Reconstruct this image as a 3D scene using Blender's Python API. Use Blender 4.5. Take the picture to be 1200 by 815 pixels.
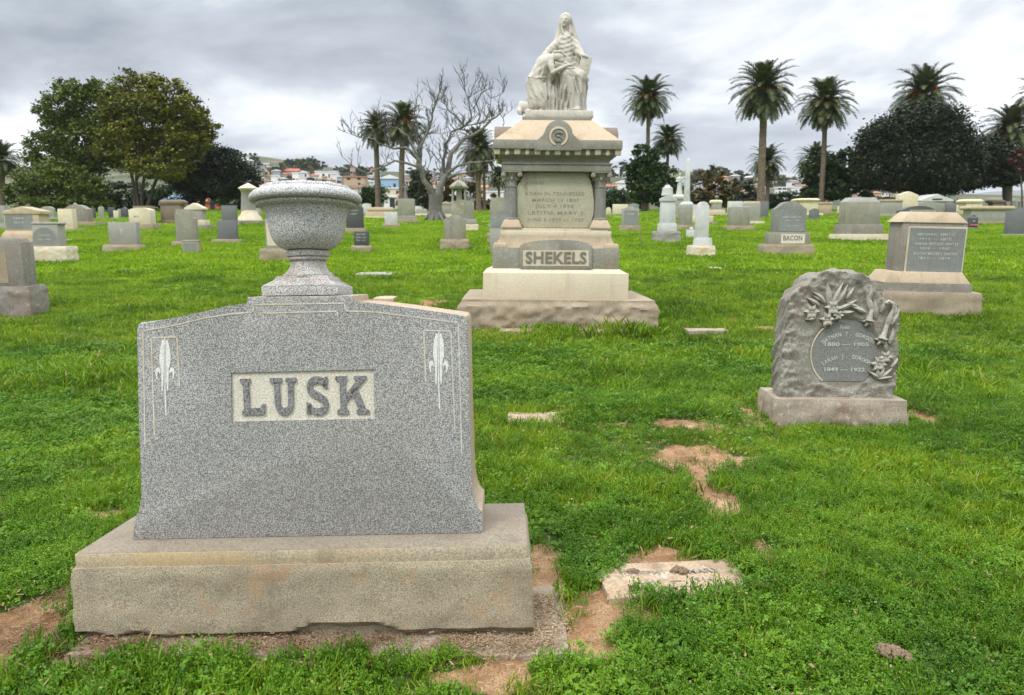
import bpy, bmesh, math, random, os
import numpy as np
from mathutils import Vector, Matrix

for _o in list(bpy.data.objects): bpy.data.objects.remove(_o)
scn = bpy.context.scene
COL = scn.collection
R = math.radians

# ------------------------------------------------------------------ camera
CAM_H = 1.40
FPX = 870.0; CX, CY = 600.0, 407.5          # focal length and centre in photograph pixels
PITCH = math.atan((CY - 272.0) / FPX)
cam_data = bpy.data.cameras.new('camera'); cam = bpy.data.objects.new('camera', cam_data); COL.objects.link(cam)
cam.location = (0, 0, CAM_H); cam.rotation_euler = (math.pi/2 - PITCH, 0, 0)
cam_data.sensor_width = 36; cam_data.lens = 36*FPX/1200
cam_data.clip_start = 0.05; cam_data.clip_end = 8000
cam_data.dof.use_dof = True; cam_data.dof.focus_distance = 2.75; cam_data.dof.aperture_fstop = 8.0
scn.camera = cam

# ------------------------------------------------------------------ light
SUN_EL, SUN_AZ = R(52), R(-140)     # azimuth of the direction towards the sun, clockwise from +Y (behind and left of the camera)
world = bpy.data.worlds.new('World'); scn.world = world; world.use_nodes = True
wt = world.node_tree; wt.nodes.clear()
def wn(t, **k):
    n = wt.nodes.new(t)
    for a, b in k.items(): setattr(n, a, b)
    return n
sky = wn('ShaderNodeTexSky', sky_type='NISHITA', sun_disc=False, sun_elevation=SUN_EL, sun_rotation=SUN_AZ)
bg1 = wn('ShaderNodeBackground'); bg1.inputs['Strength'].default_value = 0.09
wt.links.new(sky.outputs[0], bg1.inputs['Color'])
tc = wn('ShaderNodeTexCoord'); sep = wn('ShaderNodeSeparateXYZ'); wt.links.new(tc.outputs['Generated'], sep.inputs[0])
def wm(op, a, b=None, c=None):
    n = wn('ShaderNodeMath', operation=op)
    for i, v in enumerate((a, b, c)):
        if v is None: continue
        if isinstance(v, (int, float)): n.inputs[i].default_value = v
        else: wt.links.new(v, n.inputs[i])
    return n.outputs[0]
zc = wm('MAXIMUM', sep.outputs['Z'], 0.0)
den = wm('ADD', zc, 0.24)
u = wm('DIVIDE', sep.outputs['X'], den); v = wm('DIVIDE', sep.outputs['Y'], den)
comb = wn('ShaderNodeCombineXYZ'); wt.links.new(u, comb.inputs[0]); wt.links.new(v, comb.inputs[1])
comb.inputs[2].default_value = 3.1
nz = wn('ShaderNodeTexNoise'); nz.inputs['Scale'].default_value = 1.15; nz.inputs['Detail'].default_value = 7; nz.inputs['Roughness'].default_value = 0.54
nz.inputs['Distortion'].default_value = 0.35
wt.links.new(comb.outputs[0], nz.inputs['Vector'])
cr = wn('ShaderNodeValToRGB'); e = cr.color_ramp.elements
e[0].position = 0.28; e[0].color = (0.30, 0.335, 0.385, 1)
e[1].position = 0.64; e[1].color = (1.08, 1.09, 1.10, 1)
m1 = e.new(0.46); m1.color = (0.56, 0.605, 0.665, 1)
m2 = e.new(0.55); m2.color = (0.84, 0.875, 0.91, 1)
wt.links.new(nz.outputs['Fac'], cr.inputs[0])
# an overcast sky is brighter overhead than near the horizon
elev = wm('ADD', 1.0, wm('MULTIPLY', wm('POWER', wm('MAXIMUM', wm('SUBTRACT', zc, 0.28), 0.0), 1.0), 3.7))
bg2 = wn('ShaderNodeBackground'); wt.links.new(cr.outputs[0], bg2.inputs['Color']); wt.links.new(elev, bg2.inputs['Strength'])
mix = wn('ShaderNodeMixShader'); mix.inputs[0].default_value = 0.93
wt.links.new(bg1.outputs[0], mix.inputs[1]); wt.links.new(bg2.outputs[0], mix.inputs[2])
wo = wn('ShaderNodeOutputWorld'); wt.links.new(mix.outputs[0], wo.inputs['Surface'])

sun_d = bpy.data.lights.new('sun', 'SUN'); sun_d.energy = 1.5; sun_d.angle = R(10); sun_d.color = (1.0, 0.96, 0.9)
sun = bpy.data.objects.new('sun', sun_d); COL.objects.link(sun)
_sd = Vector((math.sin(SUN_AZ)*math.cos(SUN_EL), math.cos(SUN_AZ)*math.cos(SUN_EL), math.sin(SUN_EL)))
sun.rotation_euler = _sd.to_track_quat('Z', 'Y').to_euler(); sun.location = (0, -20, 60)
scn.view_settings.view_transform = 'Standard'; scn.view_settings.look = 'None'
scn.view_settings.exposure = 0.28; scn.view_settings.gamma = 1.0; scn.view_settings.use_curve_mapping = False
scn.cycles.use_denoising = True
scn.cycles.max_bounces = 5; scn.cycles.diffuse_bounces = 3; scn.cycles.glossy_bounces = 2
scn.cycles.transparent_max_bounces = 6; scn.cycles.volume_bounces = 0
scn.cycles.caustics_reflective = False; scn.cycles.caustics_refractive = False

# ------------------------------------------------------------------ noise helpers (numpy)
def _hash(ix, iy, iz, seed):
    h = (ix.astype(np.int64)*374761393 + iy.astype(np.int64)*668265263 + iz.astype(np.int64)*2147483647 + seed*974634777) & 0xffffffff
    h = ((h ^ (h >> 13)) * 1274126177) & 0xffffffff
    h = h ^ (h >> 16)
    return (h & 0xffffff).astype(np.float64)/0xffffff
def vnoise(x, y, z=0.0, seed=0):
    x, y, z = np.broadcast_arrays(np.asarray(x, float), np.asarray(y, float), np.asarray(z, float))
    fx, fy, fz = np.floor(x), np.floor(y), np.floor(z)
    tx, ty, tz = x-fx, y-fy, z-fz
    tx, ty, tz = [t*t*t*(t*(t*6-15)+10) for t in (tx, ty, tz)]
    o = 0
    for dx in (0, 1):
        for dy in (0, 1):
            for dz in (0, 1):
                w = (tx if dx else 1-tx)*(ty if dy else 1-ty)*(tz if dz else 1-tz)
                o = o + w*_hash(fx+dx, fy+dy, fz+dz, seed)
    return o*2-1
def fbm(x, y, z=0.0, seed=0, oct=4, gain=0.5):
    a, s, f, t = 1.0, 0.0, 1.0, 0.0
    for i in range(oct):
        s = s + a*vnoise(np.asarray(x)*f, np.asarray(y)*f, np.asarray(z)*f, seed+i*17); t += a
        a *= gain; f *= 2.03
    return s/t
def sstep(a, b, x):
    t = np.clip((np.asarray(x, float)-a)/(b-a), 0, 1); return t*t*(3-2*t)

# ------------------------------------------------------------------ ground profile
_Y = np.linspace(-50, 4200, 17001)
_S = 0.045*sstep(4.0, 8.5, _Y)*(1-sstep(96, 116, _Y)) - 0.09*sstep(104, 126, _Y)*(1-sstep(190, 250, _Y))
_P = np.concatenate([[0], np.cumsum((_S[1:]+_S[:-1])/2*(_Y[1]-_Y[0]))])
RIDGE_X = [-6, 0, 60, 120, 200, 280, 330, 400, 450, 520, 620, 700, 800, 900, 1000, 1060, 1200, 1500]
RIDGE_Y = [205, 203, 200, 196, 190, 187, 193, 202, 205, 208, 208, 203, 207, 214, 220, 226, 233, 236]
RD = 620.0
def hills_z(x, y):
    px = CX + FPX*np.asarray(x, float)/np.maximum(np.asarray(y, float), 50)
    rp = np.interp(px, RIDGE_X, RIDGE_Y)
    top = CAM_H + (272.0-rp)/FPX*RD
    k = sstep(250, RD, y)**0.8
    base = -6.0
    n = fbm(np.asarray(x)/70, np.asarray(y)/70, seed=5, oct=3)*1.6*k
    return base + (top-base)*k*(1-0.75*sstep(RD+40, RD+500, y)) + n
def gz0(y): return np.interp(y, _Y, _P)
def gz(x, y):
    x = np.asarray(x, float); y = np.asarray(y, float)
    z = np.interp(y, _Y, _P)
    far = sstep(2.5, 9, y)
    z = z + fbm(x/1.7, y/1.1, seed=11, oct=3)*(0.012+0.032*far) + fbm(x/9, y/6, seed=23, oct=2)*0.10*sstep(7, 20, y)
    return z
def camray(px, py):
    c, s = math.cos(PITCH), math.sin(PITCH)
    d = np.array([px-CX, FPX*c + (CY-py)*s, -FPX*s + (CY-py)*c]); return d/np.linalg.norm(d)
def gpt(px, py):                    # the point of the lawn seen at a place of the photograph
    d = camray(px, py); t = 1.0; st = 0.05
    while t < 400:
        p = d*t
        if CAM_H + p[2] <= gz0(p[1]):
            a, b = t-st, t
            for _ in range(20):
                m = (a+b)/2
                if CAM_H + d[2]*m <= gz0(d[1]*m): b = m
                else: a = m
            t = b; return np.array([d[0]*t, d[1]*t, float(gz(d[0]*t, d[1]*t))])
        st = max(0.05, t*0.01); t += st
    raise ValueError('no ground at %s %s' % (px, py))
def atY(px, py, Y):
    d = camray(px, py); t = Y/d[1]; return np.array([d[0]*t, Y, CAM_H + d[2]*t])
def mpp(p):                         # metres per photo pixel at a world point
    c, s = math.cos(PITCH), math.sin(PITCH)
    return (p[1]*c - (p[2]-CAM_H)*s)/FPX
class Frame:
    """a thing's own axes: x to the right along its face, y into the picture, z up"""
    def __init__(s, o, yaw=0, roll=0, lean=0):
        s.o = np.array(o, float); s.eul = (lean, roll, yaw)
        from mathutils import Euler
        s.m = np.array(Euler((lean, roll, yaw)).to_matrix())
    def loc(s, px, py, yl):
        d = s.m.T @ camray(px, py); o = s.m.T @ (np.array([0, 0, CAM_H]) - s.o)
        t = (yl-o[1])/d[1]; return (o[0]+d[0]*t, o[2]+d[2]*t)

# ------------------------------------------------------------------ object helpers
def tagit(o, label, cat=None, group=None, kind=None):
    if label: o['label'] = label
    if cat: o['category'] = cat
    if group: o['group'] = group
    if kind: o['kind'] = kind
    return o
def thing(name, label, cat, loc, rot=(0, 0, 0), group=None):
    o = bpy.data.objects.new(name, None); COL.objects.link(o); o.empty_display_size = 0.1
    o.location = loc; o.rotation_euler = rot; return tagit(o, label, cat, group)
def link(name, me, m, parent=None, smooth=None):
    o = bpy.data.objects.new(name, me); COL.objects.link(o)
    if m is not None and len(me.materials) == 0: me.materials.append(m)
    if parent: o.parent = parent
    if smooth is not None:
        me.polygons.foreach_set('use_smooth', [True]*len(me.polygons)); me.set_sharp_from_angle(angle=R(smooth))
    return o
def obj(name, bm, m, parent=None, smooth=None):
    me = bpy.data.meshes.new(name)
    bmesh.ops.recalc_face_normals(bm, faces=bm.faces[:])
    bm.to_mesh(me); bm.free(); return link(name, me, m, parent, smooth)
def mesh_np(name, V, Fq):
    """fast mesh: V (n,3), Fq (m,k) with constant k"""
    me = bpy.data.meshes.new(name); V = np.asarray(V, np.float32); Fq = np.asarray(Fq, np.int32); k = Fq.shape[1]
    me.vertices.add(len(V)); me.vertices.foreach_set('co', V.ravel())
    me.loops.add(Fq.size); me.loops.foreach_set('vertex_index', Fq.ravel())
    me.polygons.add(len(Fq)); me.polygons.foreach_set('loop_start', np.arange(len(Fq), dtype=np.int32)*k)
    me.update(calc_edges=True); return me
def bevel(bm, edges, w, seg=2):
    if w > 0: bmesh.ops.bevel(bm, geom=list(edges), offset=w, segments=seg, profile=0.5, affect='EDGES', clamp_overlap=True)
def add_prism(bm, pts, y0, y1, bev=0.004, seg=2):
    f = [bm.verts.new((x, y0, z)) for x, z in pts]; b = [bm.verts.new((x, y1, z)) for x, z in pts]
    n = len(pts); fs = [bm.faces.new(f), bm.faces.new(b[::-1])]
    for i in range(n): fs.append(bm.faces.new((f[i], b[i], b[(i+1) % n], f[(i+1) % n])))
    ed = set()
    for fc in fs[:2]:
        ed |= set(fc.edges)
    for i in range(n):
        a = Vector((pts[i][0]-pts[i-1][0], 0, pts[i][1]-pts[i-1][1])); c = Vector((pts[(i+1) % n][0]-pts[i][0], 0, pts[(i+1) % n][1]-pts[i][1]))
        if a.length > 0 and c.length > 0 and a.angle(c) > R(28):
            ed |= {e for e in f[i].link_edges if e.other_vert(f[i]) is b[i]}
    bevel(bm, ed, bev, seg)
def add_frustum(bm, w0, d0, z0, w1, d1, z1, bev=0.004, cx=0, cy=0, dx=0, dy=0):
    vs = []
    for w, d, z, ox, oy in ((w0, d0, z0, 0, 0), (w1, d1, z1, dx, dy)):
        for sx, sy in ((-1, -1), (1, -1), (1, 1), (-1, 1)): vs.append(bm.verts.new((cx+ox+sx*w/2, cy+oy+sy*d/2, z)))
    fs = [bm.faces.new(vs[0:4][::-1]), bm.faces.new(vs[4:8])]
    for i in range(4): fs.append(bm.faces.new((vs[i], vs[(i+1) % 4], vs[4+(i+1) % 4], vs[4+i])))
    ed = set()
    for f in fs: ed |= set(f.edges)
    bevel(bm, ed, bev)
def add_box(bm, x0, x1, y0, y1, z0, z1, bev=0.004):
    add_frustum(bm, x1-x0, y1-y0, z0, x1-x0, y1-y0, z1, bev, (x0+x1)/2, (y0+y1)/2)
def add_lathe(bm, prof, seg=48, cx=0, cy=0, sq=None):
    rings = []
    for r, z in prof:
        ring = []
        for i in range(seg):
            a = 2*math.pi*(i+0.5)/seg
            k = 1.0 if not sq else 1/max(abs(math.cos(a)), abs(math.sin(a)))*sq + (1-sq)
            ring.append(bm.verts.new((cx+r*k*math.cos(a), cy+r*k*math.sin(a), z)))
        rings.append(ring)
    for a, b in zip(rings, rings[1:]):
        for i in range(seg): bm.faces.new((a[i], a[(i+1) % seg], b[(i+1) % seg], b[i]))
    bm.faces.new(rings[0][::-1]); bm.faces.new(rings[-1])
def add_tube(bm, pts, radii, seg=8, cap=True):
    pts = [Vector(p) for p in pts]; rings = []; up = Vector((0.13, 0.27, 1)).normalized()
    for i, p in enumerate(pts):
        t = (pts[min(i+1, len(pts)-1)] - pts[max(i-1, 0)])
        t = t.normalized() if t.length > 1e-9 else Vector((0, 0, 1))
        a = t.cross(up)
        if a.length < 0.05: a = t.cross(Vector((1, 0, 0)))
        a.normalize(); b = t.cross(a)
        rings.append([bm.verts.new(p + (a*math.cos(2*math.pi*k/seg) + b*math.sin(2*math.pi*k/seg))*radii[i]) for k in range(seg)])
    for r0, r1 in zip(rings, rings[1:]):
        for k in range(seg): bm.faces.new((r0[k], r0[(k+1) % seg], r1[(k+1) % seg], r1[k]))
    if cap: bm.faces.new(rings[0][::-1]); bm.faces.new(rings[-1])
def rock_box(bm, w, d, z0, z1, amp=0.02, res=0.04, top=0.02, seed=0, cx=0, cy=0, bottom=0.0, freq=9, taper=0.0, sides=(1, 1, 1, 1)):
    """quarry faced block: the four sides are broken outwards, the top stays dressed above a drafted margin"""
    nx, ny, nzz = [max(2, int(round(v/res))) for v in (w, d, z1-z0)]
    n0 = len(bm.verts); vs = {}
    def g(i, j, k):
        key = (i, j, k)
        if key not in vs: vs[key] = bm.verts.new((i/nx*w-w/2, j/ny*d-d/2, k/nzz*(z1-z0)+z0))
        return vs[key]
    for k in (0, nzz):
        for i in range(nx):
            for j in range(ny):
                q = [g(i, j, k), g(i+1, j, k), g(i+1, j+1, k), g(i, j+1, k)]; bm.faces.new(q if k else q[::-1])
    for k in range(nzz):
        for i in range(nx):
            bm.faces.new([g(i, 0, k), g(i+1, 0, k), g(i+1, 0, k+1), g(i, 0, k+1)]); bm.faces.new([g(i, ny, k+1), g(i+1, ny, k+1), g(i+1, ny, k), g(i, ny, k)])
        for j in range(ny):
            bm.faces.new([g(0, j, k+1), g(0, j+1, k+1), g(0, j+1, k), g(0, j, k)]); bm.faces.new([g(nx, j, k), g(nx, j+1, k), g(nx, j+1, k+1), g(nx, j, k+1)])
    V = list(vs.values()); P = np.array([v.co[:] for v in V])
    n = fbm(P[:, 0]*freq, P[:, 1]*freq, P[:, 2]*freq, seed, 4, 0.55)
    ridg = 1-np.abs(fbm(P[:, 0]*freq*0.6+5, P[:, 1]*freq*0.6, P[:, 2]*freq*0.9, seed+50, 3))*2.2
    h = (0.35 + 0.75*n + 0.45*ridg)
    mz = sstep(0, max(top, 1e-3)*1.6, z1-P[:, 2]-top*0.35)
    mb = sstep(0, max(bottom, 1e-3), P[:, 2]-z0) if bottom else 1
    e = 1e-5
    dx = np.where(P[:, 0] < -w/2+e, -1*sides[3], 0) + np.where(P[:, 0] > w/2-e, sides[1], 0)
    dy = np.where(P[:, 1] < -d/2+e, -1*sides[0], 0) + np.where(P[:, 1] > d/2-e, sides[2], 0)
    fz = 1 - taper*(P[:, 2]-z0)/(z1-z0)
    zj = fbm(P[:, 0]*5, P[:, 1]*5, 0, seed+9, 2)*0.003
    for i, v in enumerate(V):
        v.co.x = P[i, 0]*fz[i] + dx[i]*amp*h[i]*(mz[i]*(mb[i] if bottom else 1)) + cx
        v.co.y = P[i, 1]*fz[i] + dy[i]*amp*h[i]*(mz[i]*(mb[i] if bottom else 1)) + cy
        v.co.z += zj[i]*(1 if P[i, 2] > z1-e else 0)
def text_mesh(txt, size, ext, bold=0.0, space=1.0, align='CENTER', sx=1.0):
    c = bpy.data.curves.new('t', 'FONT'); c.body = txt; c.size = size; c.extrude = ext; c.offset = bold*size; c.space_character = space
    c.align_x = align; c.align_y = 'CENTER'; c.resolution_u = 3
    o = bpy.data.objects.new('t', c); COL.objects.link(o); bpy.context.view_layer.update()
    me = bpy.data.meshes.new_from_object(o.evaluated_get(bpy.context.evaluated_depsgraph_get()))
    bpy.data.objects.remove(o); bpy.data.curves.remove(c)
    # lying in XY facing +Z -> stand up facing -Y
    me.transform(Matrix(((sx, 0, 0, 0), (0, 0, -1, 0), (0, 1, 0, 0), (0, 0, 0, 1)))); me.materials.clear(); return me
def add_mesh(bm, me, mat=None):
    t = me.copy()
    if mat is not None: t.transform(mat)
    bm.from_mesh(t); bpy.data.meshes.remove(t)
def arc_text(bm, txt, size, ext, cx, y, cz, r, a0, a1, bold=0.01, sx=1.0):
    n = len(txt)
    for i, ch in enumerate(txt):
        if ch == ' ': continue
        a = a0 + (a1-a0)*i/(n-1); me = text_mesh(ch, size, ext, bold, sx=sx)
        add_mesh(bm, me, Matrix.Translation((cx + r*math.sin(a), y, cz + r*math.cos(a))) @ Matrix.Rotation(a, 4, 'Y')); bpy.data.meshes.remove(me)

# ------------------------------------------------------------------ surface nets for carved shapes
def surface_net(D, org, h):
    s = D < 0
    nx, ny, nzz = D.shape
    cnt = np.zeros((nx-1, ny-1, nzz-1)); acc = np.zeros((nx-1, ny-1, nzz-1, 3))
    corners = [(i, j, k) for i in (0, 1) for j in (0, 1) for k in (0, 1)]
    sl = lambda o: tuple(slice(o[a], D.shape[a]-1+o[a]) for a in range(3))
    for a in range(8):
        for b in range(a+1, 8):
            ca, cb = corners[a], corners[b]
            df = [cb[q]-ca[q] for q in range(3)]
            if sum(abs(q) for q in df) != 1: continue
            da, db = D[sl(ca)], D[sl(cb)]; c = (da < 0) != (db < 0)
            t = np.where(c, da/np.where(c, da-db, 1), 0)
            for q in range(3): acc[..., q] += np.where(c, ca[q] + t*df[q], 0)
            cnt += c
    act = cnt > 0; idx = -np.ones(cnt.shape, np.int64); idx[act] = np.arange(act.sum())
    I = np.argwhere(act); V = (I + acc[act]/cnt[act][:, None])*h + np.array(org)
    Fs = []
    for ax in range(3):
        o1, o2 = (ax+1) % 3, (ax+2) % 3
        a = [slice(1, -1)]*3; a[ax] = slice(0, -1); b = [slice(1, -1)]*3; b[ax] = slice(1, None)
        sa, sb = s[tuple(a)], s[tuple(b)]; cr_ = sa != sb
        P = np.argwhere(cr_); fl = sa[cr_]
        P = P + 1; P[:, ax] -= 1
        def at(d1, d2):
            Q = P.copy(); Q[:, o1] += d1; Q[:, o2] += d2; return idx[Q[:, 0], Q[:, 1], Q[:, 2]]
        q = np.stack([at(-1, -1), at(0, -1), at(0, 0), at(-1, 0)], 1)
        q[~fl] = q[~fl][:, ::-1]; Fs.append(q)
    Fs = np.concatenate(Fs); Fs = Fs[(Fs >= 0).all(1)]
    return V, Fs
def smin(a, b, k):
    h = np.clip(0.5+0.5*(b-a)/k, 0, 1); return b*(1-h)+a*h - k*h*(1-h)
def cone_sdf(P, a, b, ra, rb):
    a = np.array(a, np.float32); b = np.array(b, np.float32); ab = b-a
    t = np.clip(((P-a) @ ab)/max(float(ab @ ab), 1e-9), 0, 1)
    return np.linalg.norm(P - a - t[..., None]*ab, axis=-1) - (ra + (rb-ra)*t)
def ell_sdf(P, c, r):
    q = (P-np.array(c, np.float32))/np.array(r, np.float32); k = np.linalg.norm(q, axis=-1); return (k-1)*min(r)
# ------------------------------------------------------------------ materials
class NT:
    def __init__(s, name):
        s.m = bpy.data.materials.new(name); s.m.use_nodes = True; s.t = s.m.node_tree; s.t.nodes.clear()
        s.out = s.n('ShaderNodeOutputMaterial'); s.b = s.n('ShaderNodeBsdfPrincipled'); s.l(s.b.outputs[0], s.out.inputs[0])
        s.b.inputs['Specular IOR Level'].default_value = 0.3; s.tcn = None
    def n(s, t, inp=None, **k):
        n = s.t.nodes.new(t)
        for a, b in k.items(): setattr(n, a, b)
        for a, b in (inp or {}).items(): s.set(n.inputs[a], b)
        return n
    def l(s, a, b): s.t.links.new(a, b)
    def set(s, sock, v):
        if isinstance(v, bpy.types.NodeSocket): s.l(v, sock)
        else: sock.default_value = v
    def co(s, w='Object'):
        if w == 'Position': return s.n('ShaderNodeNewGeometry').outputs['Position']
        return s.n('ShaderNodeTexCoord').outputs[w]
    def noise(s, vec, scale, detail=3, rough=0.5, dist=0):
        return s.n('ShaderNodeTexNoise', {'Vector': vec, 'Scale': scale, 'Detail': detail, 'Roughness': rough, 'Distortion': dist}).outputs['Fac']
    def voro(s, vec, scale, feature='F1', out='Distance', rnd=1.0):
        return s.n('ShaderNodeTexVoronoi', {'Vector': vec, 'Scale': scale, 'Randomness': rnd}, feature=feature).outputs[out]
    def ramp(s, fac, stops):
        r = s.n('ShaderNodeValToRGB', {0: fac}); e = r.color_ramp.elements
        e[0].position, e[0].color = stops[0][0], (*c3(stops[0][1]), 1); e[1].position, e[1].color = stops[-1][0], (*c3(stops[-1][1]), 1)
        for p, c in stops[1:-1]: q = e.new(p); q.color = (*c3(c), 1)
        return r.outputs[0]
    def mix(s, f, a, b, mode='MIX'):
        n = s.n('ShaderNodeMix', data_type='RGBA', blend_type=mode); s.set(n.inputs[0], f)
        s.set(n.inputs[6], a if not isinstance(a, tuple) else (*a, 1)); s.set(n.inputs[7], b if not isinstance(b, tuple) else (*b, 1)); return n.outputs[2]
    def math(s, op, a, b=0.0, clamp=False):
        n = s.n('ShaderNodeMath', operation=op, use_clamp=clamp); s.set(n.inputs[0], a); s.set(n.inputs[1], b); return n.outputs[0]
    def mapr(s, v, a, b, c=0.0, d=1.0):
        n = s.n('ShaderNodeMapRange', {0: v, 1: a, 2: b, 3: c, 4: d}, interpolation_type='SMOOTHSTEP'); return n.outputs[0]
    def bump(s, h, strength=0.3, dist=0.01, normal=None):
        n = s.n('ShaderNodeBump', {'Height': h, 'Strength': strength, 'Distance': dist})
        if normal is not None: s.l(normal, n.inputs['Normal'])
        s.l(n.outputs[0], s.b.inputs['Normal']); return n.outputs[0]
def c3(c):
    return (c, c, c) if isinstance(c, (int, float)) else tuple(c[:3])
MATS = {}
def stone(name, base, dark=None, light=None, scale=160, contrast=0.6, stain=(0.30, 0.22, 0.13), stain_amt=0.35, blotch=0.25, rough=0.85, bump=0.25, lichen=0.0, rust=0.0, sscale=2.2, bscale=None, pore=0.0):
    """granite, marble or sandstone: mineral grains, uneven weathering, stains with shapes of their own"""
    if name in MATS: return MATS[name]
    t = NT(name); P = t.co('Object'); oi = t.n('ShaderNodeObjectInfo').outputs['Random']
    off = t.n('ShaderNodeVectorMath', operation='ADD'); t.l(P, off.inputs[0])
    cb = t.n('ShaderNodeCombineXYZ', {0: t.math('MULTIPLY', oi, 37.0), 1: t.math('MULTIPLY', oi, 11.0), 2: 0.0}); t.l(cb.outputs[0], off.inputs[1]); P2 = off.outputs[0]
    dark = dark or tuple(v*(1-contrast) for v in base); light = light or tuple(min(0.9, v*(1+contrast*0.8)) for v in base)
    g = t.noise(P, scale, 2, 0.65)
    col = t.ramp(g, [(0.36, dark), (0.5, base), (0.62, light)])
    b1 = t.noise(P2, 1.7, 5, 0.6, 0.4); col = t.mix(t.mapr(b1, 0.35, 0.7, 0, blotch), col, tuple(v*0.45 for v in base), 'MIX')
    s1 = t.noise(P2, sscale, 6, 0.62, 0.6); col = t.mix(t.mapr(s1, 0.45, 0.72, 0, stain_amt), col, stain)
    # rain streaks: noise stretched down the face
    mp = t.n('ShaderNodeMapping', {'Vector': P2, 'Scale': (9, 9, 0.9)}); st = t.noise(mp.outputs[0], 1.0, 4, 0.6)
    col = t.mix(t.mapr(st, 0.52, 0.75, 0, stain_amt*0.8), col, tuple(v*0.5 for v in base))
    fine = t.noise(P2, 28, 4, 0.7); col = t.mix(t.mapr(fine, 0.54, 0.74, 0, 0.22), col, tuple(v*0.55 for v in base))
    if lichen:
        lv = t.noise(P2, 14, 5, 0.75); col = t.mix(t.mapr(lv, 0.56, 0.64, 0, lichen), col, (0.5, 0.5, 0.45))
    if rust:
        lv = t.noise(P2, 6, 5, 0.7); col = t.mix(t.mapr(lv, 0.55, 0.68, 0, rust), col, (0.42, 0.2, 0.07))
    if pore:
        pv = t.noise(P2, 60, 3, 0.7); col = t.mix(t.mapr(pv, 0.62, 0.7, 0, pore), col, (0.04, 0.035, 0.03))
    t.l(col, t.b.inputs['Base Color']); t.b.inputs['Roughness'].default_value = rough
    bb = t.math('ADD', t.math('MULTIPLY', g, 0.5), t.math('MULTIPLY', t.noise(P, bscale or scale*0.25, 4, 0.7), 0.8))
    t.bump(bb, bump, 0.006); MATS[name] = t.m; return t.m
def plain(name, col, rough=0.8, var=0.3, scale=6, metal=0.0):
    if name in MATS: return MATS[name]
    t = NT(name); P = t.co('Object'); n = t.noise(P, scale, 5, 0.6)
    t.l(t.mix(t.mapr(n, 0.3, 0.75, 0, var), col, tuple(v*0.5 for v in col)), t.b.inputs['Base Color'])
    t.b.inputs['Roughness'].default_value = rough; t.b.inputs['Metallic'].default_value = metal; MATS[name] = t.m; return t.m
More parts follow.
